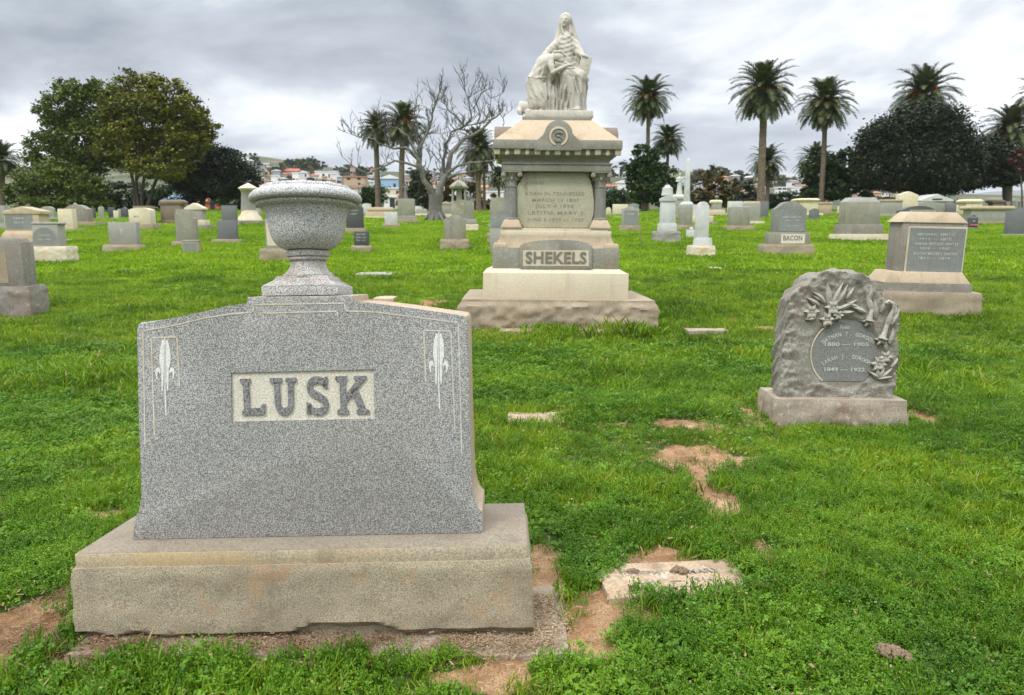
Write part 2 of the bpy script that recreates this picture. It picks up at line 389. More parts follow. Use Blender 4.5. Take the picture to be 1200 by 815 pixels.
GR = dict(
 lusk=stone('lusk_granite', (0.262, 0.258, 0.245), dark=(0.105, 0.103, 0.10), light=(0.50, 0.49, 0.47), scale=250, blotch=0.12, stain_amt=0.10, bump=0.12, rough=0.7),
 luskside=stone('tan_weathered_granite', (0.42, 0.33, 0.235), contrast=0.3, scale=120, stain_amt=0.2),
 urn=stone('urn_granite', (0.41, 0.405, 0.39), dark=(0.09, 0.09, 0.095), light=(0.68, 0.68, 0.67), scale=280, blotch=0.12, stain=(0.33, 0.27, 0.22), stain_amt=0.3, bump=0.12),
 urnfoot=stone('urn_foot_granite', (0.40, 0.375, 0.34), dark=(0.10, 0.09, 0.08), light=(0.64, 0.62, 0.58), scale=280, blotch=0.3, stain=(0.20, 0.145, 0.105), stain_amt=0.75, sscale=8, bump=0.12),
 letterbed=stone('letter_bed', (0.60, 0.56, 0.47), contrast=0.28, scale=170, stain_amt=0.1, blotch=0.05, bump=0.15),
 flower=stone('frosted_carving', (0.66, 0.66, 0.62), contrast=0.15, scale=170, stain_amt=0.05, blotch=0.05),
 letter=stone('letter_granite', (0.20, 0.195, 0.195), contrast=0.6, scale=170, stain_amt=0.0, blotch=0.05),
 line=stone('cut_line', (0.55, 0.53, 0.46), contrast=0.2, scale=170, stain=(0.5, 0.36, 0.2), stain_amt=0.6, blotch=0.05),
 base=stone('base_stone', (0.335, 0.285, 0.20), contrast=0.42, scale=230, stain=(0.20, 0.145, 0.095), stain_amt=0.6, blotch=0.35, sscale=3.2, bump=0.5, rust=0.3, pore=0.25, bscale=40),
 basetop=stone('base_wash', (0.245, 0.205, 0.155), contrast=0.22, scale=120, stain=(0.16, 0.13, 0.10), stain_amt=0.55, blotch=0.2, bump=0.25),
 concrete=stone('concrete', (0.36, 0.30, 0.23), contrast=0.3, scale=90, stain=(0.2, 0.13, 0.08), stain_amt=0.7, bump=0.6, bscale=30),
 slab=stone('worn_marker', (0.38, 0.28, 0.185), contrast=0.25, scale=90, stain=(0.22, 0.15, 0.10), stain_amt=0.75, blotch=0.4, bump=0.6, bscale=30, lichen=0.5, sscale=7),
 margin=stone('drafted_margin', (0.40, 0.34, 0.245), contrast=0.3, scale=150, stain=(0.48, 0.33, 0.15), stain_amt=0.6, blotch=0.15),
 tan=stone('tan_granite', (0.47, 0.375, 0.26), contrast=0.22, scale=110, stain=(0.30, 0.21, 0.13), stain_amt=0.5, blotch=0.15),
 cream=stone('cream_marble', (0.60, 0.53, 0.395), contrast=0.15, scale=90, stain=(0.50, 0.34, 0.18), stain_amt=0.5, blotch=0.15),
 pink=stone('pinkish_granite', (0.335, 0.275, 0.195), contrast=0.3, scale=110, stain=(0.23, 0.17, 0.11), stain_amt=0.45, bump=0.5, bscale=30),
 grey=stone('grey_granite', (0.22, 0.22, 0.20), contrast=0.4, scale=110, stain=(0.27, 0.23, 0.17), stain_amt=0.4, blotch=0.3, lichen=0.2),
 pale=stone('pale_granite', (0.31, 0.30, 0.27), contrast=0.3, scale=110, stain=(0.3, 0.26, 0.19), stain_amt=0.35, blotch=0.3),
 green=stone('weathered_grey_green_granite', (0.28, 0.27, 0.22), contrast=0.35, scale=110, stain=(0.25, 0.19, 0.11), stain_amt=0.55, blotch=0.35, lichen=0.25),
 tablet=stone('tablet_stone', (0.42, 0.395, 0.285), contrast=0.2, scale=70, stain=(0.36, 0.31, 0.21), stain_amt=0.6, blotch=0.3, pore=0.2),
 white=stone('white_marble', (0.52, 0.52, 0.51), contrast=0.12, scale=60, stain=(0.32, 0.31, 0.28), stain_amt=0.5, blotch=0.2),
 statue=stone('statue_marble', (0.56, 0.525, 0.45), contrast=0.12, scale=60, stain=(0.24, 0.20, 0.15), stain_amt=0.45, blotch=0.45, sscale=5),
 dark=stone('dark_granite', (0.075, 0.08, 0.085), contrast=0.4, scale=110, stain_amt=0.05, blotch=0.2, rough=0.5),
 mid=stone('mid_grey_granite', (0.15, 0.155, 0.16), contrast=0.4, scale=110, stain_amt=0.15, blotch=0.2),
 brown=stone('brown_stone', (0.20, 0.155, 0.12), contrast=0.25, scale=90, stain_amt=0.2, blotch=0.3),
 rock=stone('rough_grey_stone', (0.26, 0.24, 0.205), contrast=0.35, scale=110, stain=(0.20, 0.15, 0.11), stain_amt=0.5, blotch=0.35, bump=0.5, bscale=35, lichen=0.3),
 relief=stone('relief_stone', (0.40, 0.375, 0.32), contrast=0.25, scale=110, stain=(0.25, 0.2, 0.15), stain_amt=0.5, blotch=0.2),
 panel=stone('polished_panel', (0.205, 0.21, 0.195), contrast=0.3, scale=150, stain_amt=0.1, blotch=0.15, rough=0.55),
 bluegrey=stone('blue_grey_panel', (0.225, 0.235, 0.225), contrast=0.4, scale=110, stain_amt=0.2, blotch=0.35, rough=0.6),
 ins=stone('inscription', (0.50, 0.50, 0.45), contrast=0.15, scale=80, stain_amt=0.2),
 ins_dk=stone('dark_inscription', (0.20, 0.19, 0.155), contrast=0.15, scale=80, stain_amt=0.2),
 ins_tab=stone('worn_inscription', (0.27, 0.25, 0.18), contrast=0.2, scale=70, stain=(0.3, 0.26, 0.18), stain_amt=0.8, sscale=9),
)
# ------------------------------------------------------------------ bare earth patches: (photo x, photo y, half width, half height)
DIRT_PX = [(35, 738, 52, 24), (70, 705, 22, 18), (10, 775, 36, 16), (60, 772, 34, 12), (350, 764, 320, 13), (565, 795, 46, 15), (640, 690, 22, 50), (652, 735, 26, 30),
    (722, 716, 46, 22), (790, 722, 40, 7), (690, 745, 24, 12), (812, 538, 58, 13), (865, 541, 34, 6), (838, 582, 24, 17), (783, 562, 14, 5), (815, 566, 14, 8), (800, 499, 36, 5), (830, 506, 18, 4),
    (884, 487, 24, 15), (1080, 491, 24, 9), (100, 606, 26, 4), (135, 601, 14, 3), (893, 648, 16, 12), (900, 387, 11, 3), (912, 394, 9, 3), (758, 656, 62, 6), (668, 449, 10, 3),
    (36, 357, 12, 4), (600, 389, 40, 3), (640, 660, 12, 14), (985, 500, 85, 6), (505, 358, 14, 4), (20, 371, 20, 3)]
DIRT = []
for a, b, rx, ry in DIRT_PX:
    c = gpt(a, b); l = gpt(a-rx, b); r_ = gpt(a+rx, b); n_ = gpt(a, b+ry); f_ = gpt(a, b-ry)
    DIRT.append((c[0], (n_[1]+f_[1])/2, (r_[0]-l[0])/2*1.15, max(0.03, (f_[1]-n_[1])/2*1.3)))
def dirt_mask(x, y):
    m = np.zeros(np.broadcast(x, y).shape)
    w = fbm(np.asarray(x)*7, np.asarray(y)*7, seed=77, oct=4)
    for cx_, cy_, rx, ry in DIRT:
        d = np.sqrt(((x-cx_)/rx)**2 + ((y-cy_)/ry)**2)
        m = np.maximum(m, 1-sstep(0.75, 1.1, d + w*0.62))
    w2 = fbm(np.asarray(x)*3, np.asarray(y)*3, seed=99, oct=5)
    return np.maximum(m, sstep(0.50, 0.60, w2)*0.7*(np.asarray(y) < 14))
CLEAR = []         # rectangles free of grass: (cx, cy, halfx, halfy, yaw)
def clear_mask(x, y):
    m = np.ones(np.broadcast(x, y).shape)
    for cx_, cy_, hx, hy, a in CLEAR:
        dx, dy = x-cx_, y-cy_; u_ = dx*math.cos(a)+dy*math.sin(a); v_ = -dx*math.sin(a)+dy*math.cos(a)
        m = np.where((np.abs(u_) < hx+0.015) & (np.abs(v_) < hy+0.012), 0, m)
    return m

def axis(lo, hi, step, out, grow=1.11):
    a = list(np.arange(lo, hi, step)); s = step
    while a[-1] < out[1]: s *= grow; a.append(a[-1]+s)
    s = step; b = []
    c = lo
    while c > out[0]: s *= grow; c -= s; b.append(c)
    return np.array(b[::-1]+a)
def build_ground():
    xs = axis(-3.6, 4.6, 0.035, (-3300, 3300), 1.09); ys = axis(1.2, 8.0, 0.035, (-60, 4000), 1.035)
    X, Y = np.meshgrid(xs, ys); Z = gz(X, Y)
    D = dirt_mask(X, Y)
    Z = Z - D*0.012 + fbm(X*14, Y*14, seed=3, oct=3)*0.006*(D > 0.2)
    n, m = X.shape; V = np.stack([X.ravel(), Y.ravel(), Z.ravel()], 1); I = np.arange(n*m).reshape(n, m)
    F = np.stack([I[:-1, :-1], I[:-1, 1:], I[1:, 1:], I[1:, :-1]], -1).reshape(-1, 4)
    me = mesh_np('ground', V, F); a = me.attributes.new('dirt', 'FLOAT', 'POINT'); a.data.foreach_set('value', D.ravel().astype(np.float32))
    t = NT('ground'); P = t.co('Position')
    at = t.n('ShaderNodeAttribute', attribute_name='dirt').outputs['Fac']
    big = t.noise(P, 0.22, 5, 0.6, 0.3); mid_ = t.noise(P, 1.6, 5, 0.65); fine = t.noise(P, 30, 4, 0.7)
    g = t.ramp(mid_, [(0.3, (0.06, 0.125, 0.008)), (0.5, (0.13, 0.235, 0.010)), (0.7, (0.20, 0.30, 0.014))])
    g = t.mix(t.mapr(big, 0.35, 0.65, 0, 0.6), g, (0.18, 0.28, 0.010))
    g = t.mix(t.mapr(fine, 0.5, 0.75, 0, 0.45), g, (0.035, 0.08, 0.012))
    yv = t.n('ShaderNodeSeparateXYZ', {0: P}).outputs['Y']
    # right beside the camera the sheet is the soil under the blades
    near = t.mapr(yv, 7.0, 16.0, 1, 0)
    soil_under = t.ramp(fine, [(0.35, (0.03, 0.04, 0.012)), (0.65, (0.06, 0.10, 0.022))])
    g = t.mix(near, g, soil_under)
    dn = t.noise(P, 5, 6, 0.7); dc = t.ramp(dn, [(0.3, (0.17, 0.09, 0.045)), (0.46, (0.30, 0.175, 0.09)), (0.58, (0.41, 0.265, 0.15)), (0.72, (0.52, 0.39, 0.26))])
    gr = t.noise(P, 160, 3, 0.7); dc = t.mix(t.mapr(gr, 0.45, 0.62, 0, 0.75), dc, (0.14, 0.07, 0.035))
    peb = t.voro(P, 75); dc = t.mix(t.mapr(peb, 0.1, 0.22, 0.35, 0), dc, (0.6, 0.47, 0.33))
    edge = t.math('ADD', at, t.math('MULTIPLY', t.math('SUBTRACT', t.noise(P, 24, 4, 0.7), 0.5), 0.7))
    col = t.mix(t.mapr(edge, 0.3, 0.5), g, dc)
    # beyond the cemetery: scrub and yards
    scr = t.ramp(t.noise(P, 0.05, 6, 0.65), [(0.35, (0.05, 0.06, 0.03)), (0.55, (0.10, 0.11, 0.05)), (0.7, (0.24, 0.20, 0.13))])
    col = t.mix(t.mapr(yv, 118, 150), col, scr)
    t.l(col, t.b.inputs['Base Color']); t.b.inputs['Roughness'].default_value = 0.95; t.b.inputs['Specular IOR Level'].default_value = 0.1
    t.bump(t.math('ADD', t.math('MULTIPLY', fine, 0.6), t.math('MULTIPLY', gr, 0.3)), 0.6, 0.02)
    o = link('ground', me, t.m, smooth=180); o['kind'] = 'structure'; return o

# ------------------------------------------------------------------ blades and leaves
def leaf_mat(name, c0, c1, c2, trans=0.25, rough=0.5, pos_scale=0.7, spec=0.25, straw=0.0):
    t = NT(name); P = t.co('Position'); r = t.n('ShaderNodeNewGeometry').outputs['Random Per Island']
    n = t.noise(P, pos_scale, 4, 0.6); n2 = t.noise(P, pos_scale*4.5, 4, 0.6); f = t.math('ADD', t.math('MULTIPLY', r, 0.42), t.math('ADD', t.math('MULTIPLY', t.mapr(n, 0.34, 0.66), 0.32), t.math('MULTIPLY', t.mapr(n2, 0.36, 0.64), 0.26)))
    col = t.ramp(f, [(0.08, c0), (0.46, c1), (0.92, c2)])
    if straw: col = t.mix(t.math('LESS_THAN', r, straw), col, (0.36, 0.28, 0.13))
    t.l(col, t.b.inputs['Base Color']); t.b.inputs['Roughness'].default_value = rough; t.b.inputs['Specular IOR Level'].default_value = spec
    if trans:
        tr = t.n('ShaderNodeBsdfTranslucent', {'Color': col}); mx = t.n('ShaderNodeMixShader', {0: trans})
        t.l(t.b.outputs[0], mx.inputs[1]); t.l(tr.outputs[0], mx.inputs[2]); t.l(mx.outputs[0], t.out.inputs[0])
    return t.m
GRASS_M = leaf_mat('grass_blades', (0.035, 0.085, 0.005), (0.125, 0.23, 0.009), (0.29, 0.385, 0.020), 0.35, 0.45, straw=0.035)
FARG_M = leaf_mat('far_grass_blades', (0.06, 0.13, 0.005), (0.165, 0.29, 0.008), (0.30, 0.41, 0.018), 0.35, 0.6, pos_scale=0.3, straw=0.03)
CLOVER_M = leaf_mat('clover_leaves', (0.035, 0.095, 0.006), (0.095, 0.22, 0.010), (0.21, 0.36, 0.022), 0.3, 0.5, straw=0.008)
DRY_M = leaf_mat('dry_litter', (0.09, 0.05, 0.028), (0.22, 0.14, 0.08), (0.42, 0.32, 0.20), 0.0, 0.9, spec=0.1)
rng = np.random.default_rng(7)
def blade_tuft(nb, rad, h0, h1, w, lean=0.5):
    V = []; F = []
    for i in range(nb):
        a = rng.uniform(0, 6.283); r = rad*math.sqrt(rng.uniform()); x, y = r*math.cos(a), r*math.sin(a)
        h = rng.uniform(h0, h1); la = rng.uniform(0, 6.283); L = h*lean*rng.uniform(0.15, 1.1); dx, dy = math.cos(la), math.sin(la); wd = w*rng.uniform(0.7, 1.2)
        fa = rng.uniform(0, 3.14); px_, py_ = math.cos(fa)*wd/2, math.sin(fa)*wd/2
        b = len(V)
        for t, k in ((0, 0.8), (0.45, 1.0), (0.8, 0.7)):
            ox, oy, z = dx*L*t*t, dy*L*t*t, h*(t - 0.18*t*t*lean)
            V += [(x+ox-px_*k, y+oy-py_*k, z-0.004), (x+ox+px_*k, y+oy+py_*k, z-0.004)]
        V += [(x+dx*L, y+dy*L, h*(1-0.18*lean)), (x+dx*L, y+dy*L, h*(1-0.18*lean)+1e-4)]
        for q in range(3): F.append((b+2*q, b+2*q+1, b+2*q+3, b+2*q+2))
    return V, F
def clover_tuft(ns, rad, h0, h1, s):
    V = []; F = []
    for i in range(ns):
        a = rng.uniform(0, 6.283); r = rad*math.sqrt(rng.uniform()); x, y = r*math.cos(a), r*math.sin(a); h = rng.uniform(h0, h1)*(1-0.4*(r/rad)**2)
        V0 = len(V); w = 0.0012; V += [(x*0.7-w, y*0.7, -0.003), (x*0.7+w, y*0.7, -0.003), (x+w, y, h), (x-w, y, h)]; F.append((V0, V0+1, V0+2, V0+3))
        k = rng.integers(3, 6); ph = rng.uniform(0, 6.28); tx, ty = rng.normal(0, 0.35, 2); sz = s*rng.uniform(0.7, 1.3)
        for q in range(k):
            b = ph + q*6.283/k + rng.uniform(-0.2, 0.2); c, sn = math.cos(b), math.sin(b)
            def pt(u, v, up): X_, Y_ = x+(c*u-sn*v), y+(sn*u+c*v); return (X_, Y_, h + up + (X_-x)*tx + (Y_-y)*ty)
            V0 = len(V); u2 = rng.uniform(-0.2, 0.35)
            V += [pt(0, 0, 0), pt(sz*0.7, -sz*0.42, sz*(0.12+u2*0.6)), pt(sz*1.15, 0, sz*u2), pt(sz*0.7, sz*0.42, sz*(0.12+u2*0.6))]; F.append((V0, V0+1, V0+2, V0+3))
    return V, F
def chips(n, rad, s):
    V = []; F = []
    for i in range(n):
        x, y = rng.normal(0, rad*0.5, 2); a = rng.uniform(0, 6.28); l, w = s*rng.uniform(0.5, 1.8), s*rng.uniform(0.15, 0.5); t = rng.normal(0, 0.35); z = rng.uniform(0.001, 0.009)
        c, sn = math.cos(a), math.sin(a); b = len(V)
        for u_, v_ in ((-l, -w), (l, -w), (l, w), (-l, w)): V.append((x+c*u_-sn*v_, y+sn*u_+c*v_, z+u_*t*0.5+abs(v_)*0.3))
        F.append((b, b+1, b+2, b+3))
    return V, F
def sprig_tuft(ns, rad, h0, h1, s):
    V = []; F = []
    for i in range(ns):
        a = rng.uniform(0, 6.283); r = rad*math.sqrt(rng.uniform()); x, y = r*math.cos(a), r*math.sin(a); h = rng.uniform(h0, h1); lx, ly = rng.normal(0, 0.25, 2)*h; w = 0.001
        b = len(V); V += [(x-w, y, -0.003), (x+w, y, -0.003), (x+lx+w, y+ly, h), (x+lx-w, y+ly, h)]; F.append((b, b+1, b+2, b+3)); nl = rng.integers(6, 10)
        for k in range(nl):
            t = 0.3+0.7*(k+1)/nl; cx_, cy_, cz_ = x+lx*t, y+ly*t, h*t; az = k*2.4+rng.uniform(-.4, .4); el = rng.uniform(0.1, 0.9) if k < nl-2 else rng.uniform(0.7, 1.3); L_ = s*rng.uniform(0.8, 1.4)*(1.1-0.35*t)
            d = np.array([math.cos(az)*math.cos(el), math.sin(az)*math.cos(el), math.sin(el)]); sd = np.array([-math.sin(az), math.cos(az), 0])*L_*0.3; c = np.array([cx_, cy_, cz_]); b = len(V)
            V += [tuple(c), tuple(c+d*L_*0.6-sd), tuple(c+d*L_*1.1+np.array([0, 0, -0.15*L_])), tuple(c+d*L_*0.6+sd)]; F.append((b, b+1, b+2, b+3))
    return V, F
def src_col(name, gens, m):
    c = bpy.data.collections.new(name)
    for V, F in gens:
        me = mesh_np(name, V, F); me.materials.append(m); o = bpy.data.objects.new(name, me); c.objects.link(o)
    return c
def scatter(name, xs_fn, y0, y1, step, dens_fn, scale_fn, col, m, label, cat='grass', tilt=0.25, seed=1):
    ys = [y0]
    while ys[-1] < y1: ys.append(ys[-1] + step*(1 if y1 < 8 else ys[-1]/y0))
    V = []; rows = []
    nx = 160 if y1 < 20 else 90
    for y in ys:
        a, b = xs_fn(y); xr = np.linspace(a, b, nx); rows.append(np.stack([xr, np.full(nx, y)], 1))
    G = np.array(rows); X, Y = G[..., 0], G[..., 1]; Z = gz(X, Y); n, mm = X.shape; I = np.arange(n*mm).reshape(n, mm)
    F = np.stack([I[:-1, :-1], I[:-1, 1:], I[1:, 1:], I[1:, :-1]], -1).reshape(-1, 4)
    me = mesh_np(name, np.stack([X.ravel(), Y.ravel(), Z.ravel()], 1), F)
    for nm, arr in (('dens', dens_fn(X, Y)*clear_mask(X, Y)), ('sc', scale_fn(X, Y))):
        at = me.attributes.new(nm, 'FLOAT', 'POINT'); at.data.foreach_set('value', arr.ravel().astype(np.float32))
    o = link(name, me, m); ng = bpy.data.node_groups.new(name, 'GeometryNodeTree')
    ng.interface.new_socket('Geometry', in_out='INPUT', socket_type='NodeSocketGeometry'); ng.interface.new_socket('Geometry', in_out='OUTPUT', socket_type='NodeSocketGeometry')
    N = ng.nodes.new; L = ng.links.new
    gi, go = N('NodeGroupInput'), N('NodeGroupOutput'); dp = N('GeometryNodeDistributePointsOnFaces'); dp.inputs['Seed'].default_value = seed
    na = N('GeometryNodeInputNamedAttribute'); na.data_type = 'FLOAT'; na.inputs[0].default_value = 'dens'
    ns = N('GeometryNodeInputNamedAttribute'); ns.data_type = 'FLOAT'; ns.inputs[0].default_value = 'sc'
    ip = N('GeometryNodeInstanceOnPoints'); ci = N('GeometryNodeCollectionInfo'); ci.inputs[0].default_value = col; ci.inputs[1].default_value = True; ci.inputs[2].default_value = True
    ip.inputs['Pick Instance'].default_value = True
    L(gi.outputs[0], dp.inputs['Mesh']); L(na.outputs[0], dp.inputs['Density']); L(dp.outputs['Points'], ip.inputs['Points']); L(ci.outputs[0], ip.inputs['Instance'])
    rv = N('FunctionNodeRandomValue'); rv.data_type = 'FLOAT_VECTOR'; rv.inputs[0].default_value = (-tilt, -tilt, 0); rv.inputs[1].default_value = (tilt, tilt, 6.283)
    er = N('FunctionNodeEulerToRotation'); L(rv.outputs[0], er.inputs[0]); L(er.outputs[0], ip.inputs['Rotation'])
    rs = N('FunctionNodeRandomValue'); rs.inputs[2].default_value = 0.7; rs.inputs[3].default_value = 1.25
    mu = N('ShaderNodeMath'); mu.operation = 'MULTIPLY'; L(rs.outputs[1], mu.inputs[0]); L(ns.outputs[0], mu.inputs[1]); L(mu.outputs[0], ip.inputs['Scale'])
    L(ip.outputs[0], go.inputs[0]); md = o.modifiers.new('scatter', 'NODES'); md.node_group = ng
    tagit(o, label, cat, kind='stuff'); return o
def cover(x, y): return np.clip(1-sstep(0.08, 0.55, dirt_mask(x, y))*1.02*(1-np.clip(bumps(x, y), 0, 1))+0.16*fbm(x*12, y*12, seed=6, oct=2), 0, 1)
def clov(x, y): return sstep(-0.12, 0.15, fbm(np.asarray(x)*0.9+3, np.asarray(y)*0.9, seed=41, oct=3))
BUMP = [(gpt(a, b)[:2], r, k) for a, b, r, k in ((663, 700, 0.06, 1.1), (655, 728, 0.05, 0.9), (690, 660, 0.07, 0.7), (150, 792, 0.08, 0.4), (60, 770, 0.08, 0.4), (715, 390, 0.22, 1.9), (690, 391, 0.25, 1.5), (740, 391, 0.2, 1.2), (640, 390, 0.3, 0.8), (745, 705, 0.08, 0.5), (905, 492, 0.09, 1.2), (1070, 470, 0.15, 1.0), (940, 440, 0.2, 0.8))]
def bumps(x, y):
    o = 0
    for (c, r, k) in BUMP: o = o + k*np.exp(-((x-c[0])**2+(y-c[1])**2)/(r*r))
    return o
def tall(x, y): return 1 + bumps(x, y) + 0.7*fbm(np.asarray(x)*1.3, np.asarray(y)*1.6, seed=61, oct=3) + 0.5*sstep(0.2, 0.5, fbm(np.asarray(x)*0.8, np.asarray(y)*1.5, seed=62, oct=2))
GROUND = build_ground()
def build_grass():
    near_x = lambda y: (-0.80*y-1.1, 0.80*y+1.3)
    gA = src_col('grass_tuft', [blade_tuft(34, 0.05, 0.022, 0.056, 0.0040, 0.9) for _ in range(5)], GRASS_M)
    gC = src_col('clover_tuft', [clover_tuft(34, 0.055, 0.012, 0.05, 0.0082) for _ in range(5)], CLOVER_M)
    dl = src_col('dry_bits', [chips(4, 0.12, 0.008) for _ in range(5)], DRY_M)
    scatter('fallen_leaves', near_x, 1.6, 9, 0.08, lambda x, y: 22+260*(dirt_mask(x, y) > 0.3)+60*sstep(0.1, 0.4, fbm(x*1.2, y*1.2, seed=90, oct=3)), lambda x, y: 0.9+0*x, dl, DRY_M, 'sparse small dry leaves and straw caught in the foreground lawn', 'fallen leaves', tilt=0.5, seed=33)
    gS = src_col('sprig_tuft', [sprig_tuft(22, 0.05, 0.025, 0.065, 0.0105) for _ in range(5)], CLOVER_M)
    gB = src_col('grass_clump', [blade_tuft(60, 0.13, 0.03, 0.07, 0.008, 0.9) for _ in range(4)], GRASS_M)
    gF = src_col('far_clump', [blade_tuft(70, 0.33, 0.03, 0.075, 0.022, 0.8) for _ in range(4)], FARG_M)
    gFF = src_col('farther_clump', [blade_tuft(70, 1.0, 0.03, 0.08, 0.06, 0.8) for _ in range(3)], FARG_M)
    scatter('grass', near_x, 1.5, 6.2, 0.05, lambda x, y: cover(x, y)*(420-250*clov(x, y))*(1-0.35*sstep(4.8, 6.2, y)), lambda x, y: tall(x, y), gA, GRASS_M, 'short bright green lawn blades in the foreground around the large grey headstone', tilt=0.3)
    scatter('clover', near_x, 1.5, 8.5, 0.05, lambda x, y: cover(x, y)*(50+230*clov(x, y))*(1-0.5*sstep(5, 8.5, y)), lambda x, y: 0.95+0.25*(tall(x, y)-1)+0.35*sstep(5, 8.5, y), gC, CLOVER_M, 'low leafy clover and weeds growing through the foreground lawn', 'clover', seed=2)
    spr = lambda x, y: sstep(-0.25, 0.1, fbm(np.asarray(x)*0.7-5, np.asarray(y)*0.8, seed=43, oct=3))
    scatter('ground_cover', near_x, 1.5, 8.0, 0.05, lambda x, y: cover(x, y)*(40+260*spr(x, y))*(1-0.4*sstep(5, 8, y)), lambda x, y: 0.9+0.3*(tall(x, y)-1)+0.2*sstep(5, 8, y), gS, CLOVER_M, 'upright leafy sprigs of weed thick among the grass in the foreground', 'ground cover', seed=12)
    scatter('grass', near_x, 6.0, 17, 0.09, lambda x, y: cover(x, y)*(75-25*sstep(10, 17, y)), lambda x, y: tall(x, y), gB, GRASS_M, 'green lawn between the rough carved stone and the tall statue monument', seed=3)
    scatter('grass', lambda y: (-0.86*y, 0.86*y), 16, 48, 0.3, lambda x, y: 9-5*sstep(25, 48, y), lambda x, y: 0.7+0.5*tall(x, y), gF, FARG_M, 'yellow green lawn in the middle distance among the rows of headstones', tilt=0.1, seed=4)
    scatter('grass', lambda y: (-0.86*y, 0.86*y), 46, 112, 0.8, lambda x, y: 0.9+0*x, lambda x, y: 0.8+0.4*tall(x, y), gFF, FARG_M, 'distant lawn rising to the far edge of the cemetery', tilt=0.06, seed=5)
# ------------------------------------------------------------------ the big grey family headstone with an urn
_c = gpt(355, 752); LU = Frame((_c[0], _c[1]+0.25, 0.0), yaw=R(0.4), roll=R(-1.0), lean=R(-3.6))
def build_lusk():
    F = LU; yb = -0.25
    lp = lambda px, py, y=yb: F.loc(px, py, y)
    root = thing('headstone', 'large grey speckled granite headstone lettered LUSK on a buff stone base, in the foreground', 'headstone', F.o, F.eul)
    # base: dressed top with sloping wash and drafted margin over a rock faced block
    xl, zt = lp(84, 655); xr, _ = lp(621, 641); xl0, zb = lp(88, 765)
    zt = (lp(85, 652)[1]+lp(616, 639)[1])/2; zm = (lp(85, 668)[1]+lp(616, 655)[1])/2
    w = (xr-xl); cx = (xl+xr)/2; D = 0.50
    bm = bmesh.new(); rock_box(bm, w, D, -0.08, zm, amp=0.009, res=0.015, top=0.012, seed=4, cx=cx, cy=yb+D/2, freq=7)
    for v in bm.verts:      # the spalled foot of the block
        if v.co.y < yb+0.05 and v.co.z < 0.07:
            x = v.co.x; lim = 0.022+0.03*max(0, math.sin(x*7.1+0.6))*(0.6+0.4*math.sin(x*2.3+1)) + 0.006*math.sin(x*31)
            v.co.y += 0.035*float(sstep(0.0, 0.02, lim-v.co.z)) 
    obj('base', bm, GR['base'], root, 35)
    bm = bmesh.new(); add_box(bm, cx-w/2+0.006, cx+w/2-0.008, yb+0.008, yb+D-0.008, zm-0.004, zt, 0.003); obj('drafted_margin', bm, GR['margin'], root, 35); bm = bmesh.new()
    dx0, dz0 = lp(155, 621, yb+0.10); dx1, dz1 = lp(565, 612, yb+0.10); zd = (dz0+dz1)/2
    zd = zt + 0.016
    add_frustum(bm, w-0.016, D-0.018, zt+0.0005, (dx1-dx0)+0.10, D-0.16, zd, 0.001, cx, yb+D/2)
    obj('base_wash', bm, GR['basetop'], root, 35)
    # die: outline traced on its own front plane
    yf = yb+0.095; Dd = 0.27
    q = lambda px, py: F.loc(px, py, yf)
    out = [(155, 623), (156.5, 609), (160, 606), (163.5, 601), (165.5, 593), (166, 580), (163, 500), (160.5, 388), (161.5, 381), (165, 378.5), (200, 373.5), (240, 365), (266, 359), (290, 357), (290, 348.5),
           (414.5, 346.5), (414.5, 354.5), (440, 356), (480, 361), (515, 366), (542, 369.5), (546.5, 371.5), (548, 377), (550, 480), (553, 566), (554, 582), (557, 592), (561, 597.5), (565, 599), (565.5, 614)]
    pts = [q(*p) for p in out]; pts[0] = (pts[0][0], zd); pts[-1] = (pts[-1][0], zd)
    # letter panel is sunk: built as four-sided hole in the face
    pa = [q(270.5, 437), q(438, 433), q(439, 491), q(271.5, 494.5)]      # tl tr br bl
    me = bpy.data.meshes.new('die'); bm = bmesh.new()
    bm2 = bmesh.new(); add_prism(bm2, pts[::-1], yf, yf+Dd, 0.004, 2)
    tmp = bpy.data.meshes.new('tmpdie'); bmesh.ops.recalc_face_normals(bm2, faces=bm2.faces[:]); bm2.to_mesh(tmp); bm2.free()
    die = bpy.data.objects.new('die', tmp); COL.objects.link(die)
    cut = bmesh.new(); dep = 0.009
    add_prism(cut, [pa[0], pa[1], pa[2], pa[3]], yf-0.02, yf+dep, 0)
    def groove(path, wd=0.0045, dp=0.004):
        for (a, b) in zip(path, path[1:]):
            ax, az = q(*a); bx_, bz = q(*b); d = Vector((bx_-ax, bz-az)); n = Vector((-d.y, d.x)).normalized()*wd/2; e = d.normalized()*wd/2
            add_prism(gl, [(ax-e.x+n.x, az-e.y+n.y), (bx_+e.x+n.x, bz+e.y+n.y), (bx_+e.x-n.x, bz+e.y-n.y), (ax-e.x-n.x, az-e.y-n.y)], yf-0.0012, yf+0.006, 0)
    cme = bpy.data.meshes.new('cut'); bmesh.ops.recalc_face_normals(cut, faces=cut.faces[:]); cut.to_mesh(cme); cut.free()
    co = bpy.data.objects.new('cut', cme); COL.objects.link(co)
    md = die.modifiers.new('b', 'BOOLEAN'); md.object = co; md.operation = 'DIFFERENCE'; md.solver = 'EXACT'
    bpy.context.view_layer.update(); me = bpy.data.meshes.new_from_object(die.evaluated_get(bpy.context.evaluated_depsgraph_get()))
    bpy.data.objects.remove(die); bpy.data.objects.remove(co); me.name = 'die'; me.materials.clear()
    # the end faces and top are weathered tan where the front is fresh grey
    me.materials.append(GR['lusk']); me.materials.append(GR['luskside'])
    for p in me.polygons:
        if p.center.y > yf+0.006 and (p.normal.y < 0.5): p.material_index = 1
    link('die', me, None, root, 30)
    gl = bmesh.new()
